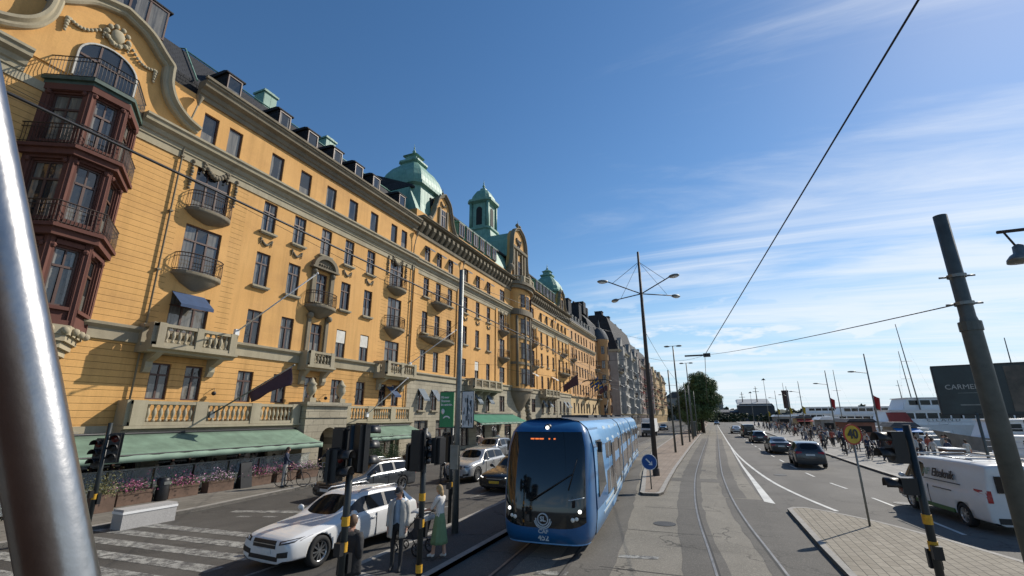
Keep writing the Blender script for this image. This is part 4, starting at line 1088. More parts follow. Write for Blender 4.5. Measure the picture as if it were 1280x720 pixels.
for y, h in ((88.3, 29.2), (97, 28.6), (106, 29.6)):
    b = MB(); b.box((-30, y - 1.2, 25.5), (-27.2, y + 1.2, h)); b.box((-30.1, y - 1.3, h), (-27.1, y + 1.3, h + .25))
    for k in (-.7, 0, .7): b.lathe([(.22, 0), (.22, .5), (.16, .55)], (-28.6, y + k, h + .25), 8)
    b.build('chimney', M['slate'], rf3)
for c, z in ((98.4, 7.2), (89.6, 10.9), (89.6, 14.4), (106.4, 10.9)): iron_balcony(B3, c, z, 1.3, .9, .4)
flagpole(B3, WX + .2, 95.5, 8.5, 4.5, 40, 10, ('flag_blue', 1.5, 1)); flagpole(B3, WX + .2, 104, 7.5, 4.5, 40, 10, ('flag_plum', 1.4)); flagpole(B3, WX + .2, 99.5, 8, 4.5, 40, 10, ('flag_blue', 1.5, 1))

# ------------------------------------------------------------------ orange corner house with a round turret
B4 = thing('corner_building', 'narrow orange corner house with round copper topped turret at the side street', 'building', (WX, 114, 0))
holes = []; wins = []
for c in (110.6, 113.0):
    for (a, b_) in [(3.9, 5.9), (7.6, 9.7), (11.2, 13.4), (14.7, 16.8), (18.4, 20.2)]: W(c, 1.3, a, b_, sill=False)
mb = MB(); facade_wall(mb, WX - .5, 109.02, 119, 0, 21.5, holes, lambda y, z: 0 if z > 6.8 else 1); body_box(mb, 109.02, 119, 21.5, X=WX - .5, mi=0)
mb.build('wall', [M['orange_far'], M['cream'], M['dark']], B4)
for y, z, w_, h, k in wins: add_window(B4, WX - .64, y, z, w_, h, **k)
b = MB(); b.lathe([(2.1, 0), (2.1, 21.5), (2.4, 21.8), (2.4, 22.2)], (WX - .3, 116.8, 0), 20); tu = b.build('turret', M['orange_far'], B4)
b = MB(); b.lathe([(2.45, 22.2), (2.2, 23.2), (1.6, 24.4), (.8, 25.2), (.3, 25.6), (.3, 26.3), (.05, 27.6)], (WX - .3, 116.8, 0), 16); b.build('turret_roof', M['slate2'], tu)
for z in (4, 7.6, 11.2, 14.8, 18.4):
    for an in (-1.0, 0, 1.0): add_window(tu, WX - .3 + 2.1 * math.cos(an), 116.8 + 2.1 * math.sin(an), z, .9, 2.0, PI / 2 + an, sill=False)
mb = MB(); mb.prism_y([(WX - .2, 21.5), (-26.6, 26.5), (-29, 29.2), (-34, 29.4), (-39.5, 21.4)], 109.02, 118.9); rf4 = mb.build('roof', M['slate'], B4)
b = MB(); b.box((-30.5, 111, 28.5), (-27.6, 113.5, 31.6)); b.box((-30.5, 116, 28.5), (-28, 117.5, 31.0)); b.box((-30.5, 107.2, 28.6), (-28, 111, 28.9)); b.build('chimney', M['slate'], rf4)
for z in (7.3, 10.8, 14.3): iron_balcony(B4, 112, z, 1.8, 1.1, .5, X=WX - .5)

# ------------------------------------------------------------------ pale buildings beyond the side street
def pale_block(name, label, y0, y1, ztop, zr, wm, awm, ncol, bays, seed, roofm='slate', X=WX):
    rv = random.Random(seed)
    T = thing(name, label, 'building', (X, (y0 + y1) / 2, 0))
    global holes, wins, EXTRA_Y, EXTRA_Z
    holes = []; wins = []; EXTRA_Y, EXTRA_Z = [], []
    fl = 5 if ztop < 21 else 6; zz_ = [(4.2 + k * (ztop - 4.4) / (fl), 4.2 + k * (ztop - 4.4) / fl + 2.1) for k in range(fl)]
    p = (y1 - y0) / ncol; cols = [y0 + p * (i + .5) for i in range(ncol)]
    for c in cols:
        for a, b_ in zz_: W(c, 1.3, a, b_, sill=False)
    gh = [(c - 1.2, c + 1.2, .4, 3.2) for c in cols]
    mb = MB(); facade_wall(mb, X, y0, y1, 0, ztop, holes + gh, lambda y, z: 0); body_box(mb, y0, y1, ztop, X=X, mi=0); mb.build('wall', [wm], T)
    for y, z, w_, h, k in wins: add_window(T, X - .14, y, z, w_, h, frame='wframe_w', **k)
    for g in gh: add_window(T, X - .2, (g[0] + g[1]) / 2, g[2], 2.4, 2.8, transom=.7, sill=False, name='shop_window')
    # side windows towards the cross street
    for xx in (-27.5, -30, -32.5, -35):
        for a, b_ in zz_: add_window(T, xx, y0 - .02, a, 1.1, 2.0, 0, sill=False, frame='wframe')
    mb = MB(); cornice(mb, X, y0, y1, ztop - .5, ztop + .3, .8); cornice(mb, X, y0, y1, 3.5, 3.95, .4); mb.prism_x([(y0 - .35, ztop - .3), (y0, ztop - .3), (y0, ztop + .3), (y0 - .35, ztop + .3)], X - 14, X + .6); mb.build('cornice', M['trim'], T)
    for (b0, wd) in bays:                              # projecting bays with open loggias and gables
        m_ = MB(); m_.prism([(X, b0 - wd), (X + 1.1, b0 - wd * .6), (X + 1.1, b0 + wd * .6), (X, b0 + wd)], 4.0, ztop + 1.6)
        m_.prism_x([(b0 - wd * .9, ztop + 1.6), (b0 + wd * .9, ztop + 1.6), (b0 + wd * .45, ztop + 3.6), (b0, ztop + 4.6), (b0 - wd * .45, ztop + 3.6)], X - 1, X + .5)
        bo = m_.build('bay', wm, T)
        for a, b_ in zz_:
            add_window(bo, X + 1.12, b0, a, 1.5, 2.1, PI / 2, lights=3, sill=False, frame='wframe_w')
            if rv.random() < .75: window_awning(bo, X + 1.15, b0, b_ + .1, 1.8, .8, .5, awm)
    k = 0
    for i in range(len(cols) - 1):
        for a, b_ in zz_[1:5]:
            r = rv.random()
            if r < .42 and i % 2 == 0 and k < 30: iron_balcony(T, (cols[i] + cols[i + 1]) / 2, a - .1, p * .95, 1.0, .3, X=X); k += 1
            if rv.random() < .7: window_awning(T, X + .02, cols[i], b_ + .05, 1.5, 1.0, .5, awm)
    mb = MB(); mb.prism_y([(X + .4, ztop + .3), (X - .9, ztop + 4.5), (X - 2.6, zr - .8), (X - 4.0, zr), (X - 8, zr), (X - 14.5, ztop)], y0, y1); rf_ = mb.build('roof', M[roofm], T)
    for i in range(0, len(cols), 2): dormer(T, cols[i], ztop + 1.0, ztop + 3.0, 1.4, X + .1, X - 2.0, 'wframe_w', 'slate2')
    for y in [y0 + 2.5 + j * (y1 - y0 - 5) / 3 for j in range(4)]:
        b = MB(); h = zr + rv.uniform(.6, 2.2); b.box((X - 6.5, y - 1, zr - 1), (X - 4.2, y + 1, h)); b.box((X - 6.6, y - 1.1, h), (X - 4.1, y + 1.1, h + .2)); b.build('chimney', M['slate'], rf_)
    return T
pale_block('apartment_building', 'pale grey building with white awnings and stacked bays under a steep black roof', 137.5, 175, 22.3, 33.5, M['white_wall'], 'white_cloth', 12, ((143, 2.6), (158, 2.2), (171, 2.6)), 3, X=-24.6)
pale_block('apartment_building', 'pale rose building with red awnings beyond the grey one', 175.2, 222, 22.0, 31.5, M['white_wall2'], 'red_awn', 14, ((180, 2.8), (200, 2.5), (217, 2.8)), 8)
pale_block('apartment_building', 'most distant cream building at the end of the facade row', 222.2, 290, 21.5, 27.5, M['cream'], 'red_awn', 14, ((230, 2.8), (260, 2.8)), 12)
for (y, zb_) in ((186, 29.5), (205, 29.5), (216, 29.5), (178, 30)):
    pass
# ------------------------------------------------------------------ tram
M['tram_blue'] = mat('tram blue paint', (.010, .098, .255), .36, 0, .08, 2, 0, 20, .5, .35)
M['tram_light'] = mat('tram light blue paint', (.13, .33, .60), .3, 0, .1, 2, 0, 20, .5, .3)
M['tram_pale'] = mat('tram pale stripe', (.48, .56, .60), .35, 0, .12, 3)
M['tram_glass'] = mat('tram windscreen', (.006, .010, .012), .06, 0, .3, 1.2, 0, 20, .8)
M['tram_side'] = mat('tram side glazing', (.055, .058, .06), .16, 0, .45, 2.2, 0, 20, .7, stretch=(1, 1, .3))
M['dark_roof'] = mat('tram roof gear', (.045, .05, .055), .6, 0, .3)
M['headlamp'] = mat('lit headlamp', (1, .98, .9), .3, emit=1.6, var=0)
M['amber'] = mat('amber display digits', (1, .22, .05), .4, emit=.7, var=0)
M['silver_text'] = mat('silver lettering', (.42, .48, .52), .4)
tpath = smooth([(-3.9, 4), (-4.38, 13.2), (-4.82, 18), (-5.5, 23.6), (-6.5, 32.6), (-7.1, 39.3), (-7.7, 48)], 3)
def on_path(s, line=tpath, start=12.15):
    """point and heading at arc length s behind the nose"""
    acc = None
    pts = [Vector(p) for p in line]
    # find start
    L = 0; prev = None
    for a, b in zip(pts, pts[1:]):
        if b.y < start: continue
        a2 = a if a.y >= start else a.lerp(b, (start - a.y) / (b.y - a.y))
        d = (b - a2).length
        if L + d >= s: return a2 + (b - a2).normalized() * (s - L), (b - a2).normalized()
        L += d
    return pts[-1], (pts[-1] - pts[-2]).normalized()
TW = 1.21
SEC = [(.98, .28), (1.14, .36), (1.19, .75), (1.21, 1.0), (1.21, 1.9), (1.19, 2.55), (1.13, 2.85), (1.02, 3.12), (.8, 3.3), (.45, 3.38), (0, 3.40)]
TR_T = thing('tram', 'blue articulated tram with black windscreen mask and lit headlamps, numbered 452', 'tram', (-4.38, 12.15, 0))
def module(s0, s1, name):
    b = MB(); ns = max(2, int((s1 - s0) / .8)); full = [(x, z) for x, z in SEC[:-1]] + [(0, 3.4)] + [(-x, z) for x, z in SEC[:-1]][::-1]
    st = [s0 + (s1 - s0) * i / ns for i in range(ns + 1)]
    def fn(u, v):
        i = round(u * ns); p, d = on_path(st[i]); k = round(v * (len(full) - 1)); x, z = full[k]; r = Vector((d.y, -d.x))
        return (p.x + r.x * x, p.y + r.y * x, z)
    def mf(u, v):
        k = int(v * (len(full) - 1)); k = min(k, len(full) - 2 - k)
        return 2 if k >= 8 else (1 if k in (5, 6, 7) else (1 if k in (2,) else 0))
    b.grid(fn, ns, len(full) - 1, mf=mf)
    for s in (s0, s1):
        p, d = on_path(s); r = Vector((d.y, -d.x)); n = len(full)
        b.add([(p.x + r.x * x, p.y + r.y * x, z) for x, z in full], [tuple(range(n)) if s == s1 else tuple(range(n))[::-1]], 3)
    return b.build(name, [M['tram_light'], M['tram_light'], M['dark_roof'], M['black']], TR_T)
def side_band(mb, s0, s1, z0, z1, out, mi=0, sides=(-1, 1), slant=0):
    n = max(1, int((s1 - s0) / .8))
    for sg in sides:
        vs = []
        for i in range(n + 1):
            s = s0 + (s1 - s0) * i / n
            for z in (z0, z1):
                p, d = on_path(s + (slant if z == z1 else 0)); r = Vector((d.y, -d.x)) * sg
                import bisect
                w_ = None
                for (x0, a0), (x1, a1) in zip(SEC, SEC[1:]):
                    if a0 <= z <= a1: w_ = x0 + (x1 - x0) * (z - a0) / (a1 - a0); break
                vs.append((p.x + r.x * (w_ + out), p.y + r.y * (w_ + out), z)); vs.append((p.x + r.x * (w_ - .05), p.y + r.y * (w_ - .05), z))
        fs = []
        for i in range(n):
            a = i * 4; q = a + 4
            fs += [(a, q, q + 2, a + 2), (a + 2, q + 2, q + 3, a + 3), (a, a + 1, q + 1, q)]
        fs += [(0, 2, 3, 1), (n * 4, n * 4 + 1, n * 4 + 3, n * 4 + 2)]
        mb.add(vs, fs, mi)
# nose: superellipse plan, leaning windscreen
def nose_pt(t, z, hw, lean, dep=1.0):
    a = R(t); x = hw * math.copysign(abs(math.sin(a)) ** .5, math.sin(a)); y = dep * (1 - abs(math.cos(a)) ** .42)
    return x, y + lean * max(0, math.cos(a)) ** .4
rows = [(.28, 1.0, .22), (.34, 1.12, .08), (.5, 1.17, .02), (.72, 1.2, 0), (.86, 1.21, .0), (1.0, 1.21, .0), (1.22, 1.21, .02), (1.28, 1.21, .03), (1.7, 1.21, .12), (2.2, 1.2, .26), (2.62, 1.18, .40), (2.95, 1.10, .54), (3.02, 1.08, .58), (3.14, 1.0, .70), (3.26, .86, .9), (3.35, .62, 1.15), (3.40, .3, 1.5), (3.40, 0, 1.9)]
ts = [-90, -84, -78, -72, -66, -60, -54, -46, -38, -30, -22, -14, -7, 0, 7, 14, 22, 30, 38, 46, 54, 60, 66, 72, 78, 84, 90]
b = MB(); P0, D0 = on_path(0); rt = Vector((D0.y, -D0.x))
def nz(i, j):
    z, hw, lean = rows[j]; t = ts[i]; u = t / 90.
    if j in (3, 4, 5): z -= .17 * (1 - (u / .62) ** 2) if abs(u) < .62 else 0; z += .0
    if j in (6, 7): z -= .07 * (1 - (u / .7) ** 2) if abs(u) < .7 else 0
    x, y = nose_pt(t, z, hw, lean)
    if j >= 13: y = max(y, 0); 
    q = P0 + rt * x + D0 * y
    return (q.x, q.y, z)
nu, nv = len(ts) - 1, len(rows) - 1
def nmf(u, v):
    i, j = int(u * nu), int(v * nv); tm = abs(ts[i] + ts[i + 1]) / 2
    if tm < 54 and 4 <= j <= 11: return 1
    if tm < 57 and j == 12: return 0
    return 0
b.grid(lambda u, v: nz(round(u * nu), round(v * nv)), nu, nv, mf=nmf)
nose = b.build('front_end', [M['tram_blue'], M['tram_glass']], TR_T)
def on_nose(t, z):
    """front surface point + frame at angle t, height z"""
    for (z0, h0, l0), (z1, h1, l1) in zip(rows, rows[1:]):
        if z0 <= z <= z1: k = (z - z0) / (z1 - z0); hw = h0 + (h1 - h0) * k; ln = l0 + (l1 - l0) * k; break
    x, y = nose_pt(t, z, hw, ln); x2, y2 = nose_pt(t + 3, z, hw, ln)
    p = P0 + rt * x + D0 * y; q = P0 + rt * x2 + D0 * y2
    r = (q - p).normalized(); return Vector((p.x, p.y, z)), Vector((r.x, r.y, 0))
for t in (-38, 38):
    for dt, dz, rad, mm in ((0, .0, .045, 'headlamp'), (7 * (1 if t < 0 else -1), -.17, .045, 'lamp_w'), (14 * (1 if t < 0 else -1), -.19, .05, 'lamp_w')):
        p, r = on_nose(t + dt, 1.10 + dz); m_ = MB(); m_.lathe([(0, .03), (rad * .6, .028), (rad, .0), (rad * 1.15, -.01), (rad * 1.15, -.06)], (0, 0, 0), 12)
        m_.xf(frame_mtx(p, r) @ Matrix.Rotation(PI / 2, 4, 'X')); m_.build('headlight', M[mm], TR_T)
p, r = on_nose(0, 3.16 - .0)
m_ = MB(); m_.lathe([(0, .07), (.05, .065), (.055, .03)], (0, 0, 0), 12, 1); m_.lathe([(.055, .04), (.085, .05), (.10, .0), (.1, -.1)], (0, 0, 0), 14, 0)
m_.xf(Matrix.Translation(p + Vector((0, -.03, -.03))) @ Matrix.Rotation(PI / 2, 4, 'X')); m_.build('top_lamp', [M['black'], M['headlamp']], TR_T)
def front_text(s, z, size, m, t=0, **k):
    p, r = on_nose(t, z); q = text_mb(s, size, .012, **k); q.xf(frame_mtx(p + Vector((0, -.012, 0)), r)); return q.build('lettering', M[m], TR_T)
front_text('452', .46, .19, 'silver_text', bold=.006)
front_text('CAF', .61, .12, 'silver_text', sx=1.2, bold=.004)
# operator roundel: ring with letters and a bar
p, r = on_nose(0, .90); m_ = MB()
for rad0, rad1, a0, a1 in ((.12, .145, 0, 360), (.17, .2, 175, 365), (.215, .235, 190, 350)):
    n = 28
    for i in range(n):
        t0, t1 = R(a0 + (a1 - a0) * i / n), R(a0 + (a1 - a0) * (i + 1) / n)
        c = [(rad0 * math.cos(t0), rad0 * math.sin(t0)), (rad1 * math.cos(t0), rad1 * math.sin(t0)), (rad1 * math.cos(t1), rad1 * math.sin(t1)), (rad0 * math.cos(t1), rad0 * math.sin(t1))]
        m_.prism_y(c, -.012, .03)
q = text_mb('SL', .16, .02, bold=.006); m_.add(q.v, q.f)
m_.xf(frame_mtx(p + Vector((0, -.02, .0)), r)); m_.build('emblem', M['silver_text'], TR_T)
# destination display
m_ = MB()
for k, (x, w_) in enumerate(((-.42, .10), (-.28, .10), (-.14, .12), (.1, .04), (.26, .05))):
    p, r = on_nose(math.degrees(math.asin(min(1, abs(x) / 1.21) ** 2)) * (1 if x > 0 else -1), 2.84)
    f = frame_mtx(p + Vector((0, -.012, 0)), r); t_ = MB(); t_.box((-w_ / 2, -.01, -.02), (w_ / 2, .02, .015)); t_.xf(f); m_.add(t_.v, t_.f)
m_.build('destination_display', M['amber'], TR_T)
# wipers
for x0, t0, t1 in ((0, -4, 26),):
    a, _ = on_nose(t0, 1.32); c, _ = on_nose(t1, 2.0); m_ = MB(); off = Vector((0, -.05, 0)); m_.tube([a + off, (a + c) / 2 + off * 1.6, c + off], .016, 5); c2, _ = on_nose(t1 + 8, 2.35); c1, _ = on_nose(t1 - 8, 1.6); m_.tube([c1 + off, c2 + off], .014, 5); m_.build('wiper', M['black'], TR_T)
m_ = MB()
for k in range(2):
    a, _ = on_nose(18 + k * 1, 1.36); c, _ = on_nose(50, 1.42); m_.tube([a + Vector((0, -.02, 0)), c + Vector((0, -.02, 0))], .014, 4)
m_.build('sill_strip', M['silver_text'], TR_T)
bump_ = MB(); bump_.grid(lambda u, v: tuple((lambda q: (q[0].x, q[0].y - .02 * math.sin(PI * v), .30 + .05 * v))(on_nose(-84 + 168 * u, .33))), 30, 2); bump_.build('skirt_edge', M['tram_light'], TR_T)
# body modules, gangways
mods = [(1.24, 11.0), (11.5, 20.2), (20.7, 27.6)]
for s0, s1 in mods: module(s0, s1, 'car_body')
for s0, s1 in ((10.98, 11.52), (20.18, 20.72)):
    b = MB()
    for k in range(5):
        a = s0 + (s1 - s0) * k / 5; 
        for s, sc in ((a, .90), (a + .05, .94)):
            pass
        p, d = on_path(a + .05); r_ = Vector((d.y, -d.x)); sc = .93 if k % 2 else .96
        p2, _ = on_path(a + .11)
        ring = [(x * sc, .3 + (z - .3) * .985) for x, z in SEC] + [(-x * sc, .3 + (z - .3) * .985) for x, z in SEC[::-1][1:]]
        V = [(p.x + r_.x * x, p.y + r_.y * x, z) for x, z in ring] + [(p2.x + r_.x * x, p2.y + r_.y * x, z) for x, z in ring]; n = len(ring)
        b.add(V, [(i, (i + 1) % n, n + (i + 1) % n, n + i) for i in range(n)] + [tuple(range(n)), tuple(range(n, 2 * n))[::-1]])
    b.build('gangway', M['black'], TR_T)
# nose blends into dark blue flank that sweeps back
m_ = MB(); side_band(m_, 1.22, 3.6, .30, 1.0, .008); side_band(m_, 1.22, 3.4, 1.0, 2.6, .007, slant=-.0); side_band(m_, 1.22, 3.0, 2.6, 3.1, .006)
m_.build('cab_flank', M['tram_blue'], TR_T)
for s0, s1 in mods:
    m_ = MB(); side_band(m_, max(s0 + .25, 3.55), s1 - .15, 1.02, 2.58, .012); m_.build('window_band', M['tram_side'], TR_T)
for sg in (1, -1):                                        # cab side windows, raked
    m_ = MB(); vs = []
    for s, z in ((1.55, 1.25), (3.0, 1.42), (2.62, 2.75), (1.75, 2.75)):
        p, d = on_path(s); r_ = Vector((d.y, -d.x)) * sg; w_ = 1.215 if z < 2 else 1.15
        vs += [(p.x + r_.x * (w_ + .03), p.y + r_.y * (w_ + .03), z), (p.x + r_.x * (w_ - .1), p.y + r_.y * (w_ - .1), z)]
    m_.add(vs, [(0, 2, 4, 6), (1, 7, 5, 3), (0, 1, 3, 2), (2, 3, 5, 4), (4, 5, 7, 6), (6, 7, 1, 0)]); m_.build('cab_window', M['tram_glass'], TR_T)
m_ = MB()
for s0, s1 in mods:
    for f in (.18, .5, .8): 
        a = s0 + (s1 - s0) * f
        if a < 3.6: a = 4.2
        side_band(m_, a, a + .7, 2.62, 3.1, .010); side_band(m_, a + .1, a + .16, 1.02, 2.58, .02)
    side_band(m_, max(s0 + .3, 2.6), s1 - .3, .62, .70, .012); side_band(m_, max(s0 + .3, 2.9), s1 - .3, .80, .90, .012)
m_.build('livery_stripes', M['tram_pale'], TR_T)
for s0, s1 in mods:                                        # double doors
    for f in (.42, .78):
        a = s0 + (s1 - s0) * f; m_ = MB(); side_band(m_, a, a + 1.25, .38, 2.6, .022); d_ = m_.build('door', M['tram_light'], TR_T)
        m_ = MB(); side_band(m_, a + .08, a + .58, .75, 2.5, .034); side_band(m_, a + .67, a + 1.17, .75, 2.5, .034); m_.build('door_glass', M['tram_side'], d_)
# roof gear and pantograph
m_ = MB()
for s in (5.6, 8.2, 13, 16, 22.5, 25):
    p, d = on_path(s); c = Matrix.Translation((p.x, p.y, 3.36)) @ Matrix.Rotation(math.atan2(-d.x, d.y), 4, 'Z'); t_ = MB(); t_.box((-.5, -.8, 0), (.5, .8, .12)); t_.xf(c); m_.add(t_.v, t_.f)
m_.build('roof_unit', M['dark_roof'], TR_T)
m_ = MB(); p, d = on_path(12.5)
for sx_ in (-.35, .35): m_.tube([(p.x + sx_, p.y, 3.4), (p.x + sx_ * .8, p.y + 1.4, 4.3), (p.x + sx_ * .6, p.y + .1, 5.25)], .03, 5)
m_.tube([(p.x - .8, p.y + .1, 5.2), (p.x - .5, p.y + .1, 5.3), (p.x + .5, p.y + .1, 5.3), (p.x + .8, p.y + .1, 5.2)], .03, 5); m_.build('pantograph', M['iron'], TR_T)
m_ = MB()
for s in (2.2, 4.2, 14, 17.5, 23, 25.5):
    p, d = on_path(s); r_ = Vector((d.y, -d.x))
    for sg in (-1, 1):
        c = Matrix.Translation((p.x + r_.x * .75 * sg, p.y + r_.y * .75 * sg, .31)) @ Matrix.Rotation(math.atan2(-d.x, d.y), 4, 'Z') @ Matrix.Rotation(PI / 2, 4, 'Y'); t_ = MB(); t_.lathe([(0, -.06), (.3, -.06), (.3, .06), (0, .06)], (0, 0, 0), 16); t_.xf(c)
        t_.build('wheel', M['iron'], TR_T)
m_ = MB(); side_band(m_, .6, 27.4, .30, .34, -.12); m_.build('underframe', M['black'], TR_T)
for sg in (-1, 1):
    p, d = on_path(1.5); r_ = Vector((d.y, -d.x)) * sg; m_ = MB(); a = Vector((p.x + r_.x * 1.2, p.y + r_.y * 1.2, 2.7)); m_.tube([a, a + Vector((r_.x * .12, -.15, .02))], .02, 5); q = a + Vector((r_.x * .16, -.18, -.1)); m_.box(q - Vector((.06, .05, .14)), q + Vector((.06, .05, .14))); m_.build('camera_arm', M['black'], TR_T)
# ------------------------------------------------------------------ cars
def paint(name, col, rough=.25, metal=0, coat=.6): return mat(name, col, rough, metal, .04, 3, 0, 20, .5, coat)
M['car_glass'] = mat('tinted car glass', (.006, .007, .008), .05, 0, .3, 1.5, 0, 20, .35)
M['car_glass2'] = mat('tinted side glass', (.006, .007, .008), .05, 0, .3, 1.5, 0, 20, .35)
M['tyre'] = mat('tyre rubber', (.016, .016, .016), .85, 0, .2, 8)
M['alloy'] = mat('alloy wheel', (.45, .46, .47), .3, .9, .1)
M['trim_black'] = mat('black car trim', (.012, .012, .013), .5)
M['tail'] = mat('red tail lamp lens', (.32, .01, .012), .2, 0, .2, 6)
M['lens'] = mat('clear lamp lens', (.5, .52, .55), .12, .2, .3, 8, 0, 20, .8)
M['plate'] = mat('number plate', (.62, .62, .6), .5); M['plate_y'] = mat('yellow number plate', (.65, .42, .03), .5)
_wh = {}
def wheel_parts(r, w_, spokes=5, rimc='alloy'):
    key = (r, w_, spokes, rimc)
    if key in _wh: return _wh[key]
    t = MB(); t.lathe([(r * .66, -w_ / 2), (r * .9, -w_ / 2), (r, -w_ * .36), (r, w_ * .36), (r * .9, w_ / 2), (r * .66, w_ / 2), (r * .66, -w_ / 2)], (0, 0, 0), 24)
    m = MB(); m.lathe([(r * .66, w_ * .42), (r * .62, w_ * .44), (r * .60, w_ * .2), (r * .6, -w_ * .4)], (0, 0, 0), 24); m.lathe([(r * .15, w_ * .40), (0, w_ * .42)], (0, 0, 0), 12)
    m.lathe([(r * .15, w_ * .2), (r * .15, w_ * .4)], (0, 0, 0), 12)
    for k in range(spokes * 2):
        a = 2 * PI * (k // 2) / spokes + (.16 if k % 2 else -.16); c, s = math.cos(a), math.sin(a); n_ = (-s, c); e = a * 1.0 + (.12 if k % 2 else -.12); ce, se = math.cos(e), math.sin(e)
        wd = r * .045
        q = [(c * r * .1 + n_[0] * wd, s * r * .1 + n_[1] * wd), (c * r * .1 - n_[0] * wd, s * r * .1 - n_[1] * wd), (ce * r * .63 - n_[0] * wd, se * r * .63 - n_[1] * wd), (ce * r * .63 + n_[0] * wd, se * r * .63 + n_[1] * wd)]
        m.prism(q, w_ * .28, w_ * .40)
    h = MB(); h.lathe([(0, 0), (r * .62, 0), (r * .62, -w_ * .3)], (0, 0, 0), 16)
    tt = Matrix.Rotation(PI / 2, 4, 'Y')
    for q in (t, m, h): q.xf(tt)
    _wh[key] = (t.mesh('tyre', [M['tyre']]), m.mesh('rim', [M[rimc]]), h.mesh('hub', [M['trim_black']]))
    return _wh[key]
CARS = {
 # y from front (+) to rear (-): (y, half width factor, shoulder z, top z, top half width factor, cabin)
 'wagon': dict(L=4.76, W=1.85, H=1.47, wb=(1.50, -1.37), r=.345, clr=.20, st=[
   (1.0, .78, .56, .63, .84, 0), (.985, .90, .64, .70, .84, 0), (.90, .98, .70, .79, .80, 0), (.70, 1, .76, .86, .76, 0), (.48, 1, .83, .93, .76, 0), (.36, 1, .88, .97, .82, 1), (.08, 1, .93, 1.39, .70, 2), (.0, 1, .93, 1.44, .68, 1), (-.05, 1, .93, 1.46, .68, 3), (-.35, 1, .95, 1.47, .67, 1), (-.39, 1, .95, 1.465, .67, 3), (-.70, .98, .97, 1.43, .65, 1), (-.76, .98, .98, 1.41, .64, 4), (-.95, .94, .98, 1.05, .74, 0), (-.985, .92, .90, .98, .78, 0), (-1.0, .86, .62, .70, .84, 0)]),
 'sedan': dict(L=4.75, W=1.83, H=1.44, wb=(1.45, -1.38), r=.335, clr=.19, st=[
   (1.0, .78, .56, .64, .84, 0), (.98, .90, .64, .72, .84, 0), (.90, .98, .70, .82, .80, 0), (.66, 1, .78, .91, .76, 0), (.42, 1, .85, .97, .78, 0), (.28, 1, .88, 1.0, .80, 1), (.04, 1, .91, 1.38, .66, 2), (-.02, 1, .91, 1.42, .66, 1), (-.07, 1, .92, 1.44, .66, 3), (-.30, 1, .93, 1.43, .66, 1), (-.34, 1, .94, 1.41, .66, 3), (-.52, .99, .96, 1.28, .66, 1), (-.72, .97, .98, 1.06, .76, 0), (-.95, .93, .96, 1.02, .80, 0), (-.985, .90, .86, .94, .80, 0), (-1.0, .84, .6, .68, .84, 0)]),
 'suv': dict(L=4.55, W=1.92, H=1.66, wb=(1.40, -1.38), r=.375, clr=.24, st=[
   (1.0, .74, .60, .72, .82, 0), (.97, .88, .72, .86, .82, 0), (.88, .98, .86, .98, .80, 0), (.70, 1, .94, 1.06, .80, 0), (.44, 1, .99, 1.11, .80, 0), (.32, 1, 1.02, 1.14, .84, 1), (.12, 1, 1.04, 1.56, .72, 2), (.06, 1, 1.04, 1.62, .72, 1), (.01, 1, 1.05, 1.64, .72, 3), (-.32, 1, 1.07, 1.66, .71, 1), (-.36, 1, 1.07, 1.655, .71, 3), (-.72, .99, 1.10, 1.60, .69, 1), (-.78, .98, 1.10, 1.57, .68, 4), (-.95, .92, 1.08, 1.16, .72, 0), (-.98, .9, .95, 1.05, .76, 0), (-1.0, .80, .6, .7, .82, 0)]),
 'van': dict(L=5.3, W=1.92, H=1.97, wb=(1.62, -1.45), r=.34, clr=.22, st=[
   (1.0, .76, .62, .74, .84, 0), (.975, .90, .78, .92, .84, 0), (.90, .98, .95, 1.08, .84, 0), (.80, 1, 1.03, 1.16, .86, 0), (.74, 1, 1.06, 1.22, .88, 1), (.54, 1, 1.08, 1.88, .80, 2), (.48, 1, 1.08, 1.93, .80, 1), (.20, 1, 1.08, 1.97, .80, 5), (-.3, 1, 1.08, 1.98, .80, 5), (-.7, 1, 1.08, 1.98, .80, 5), (-.95, 1, 1.08, 1.96, .80, 5), (-.985, .98, 1.08, 1.92, .79, 5), (-1.0, .92, 1.0, 1.80, .78, 0)]),
}
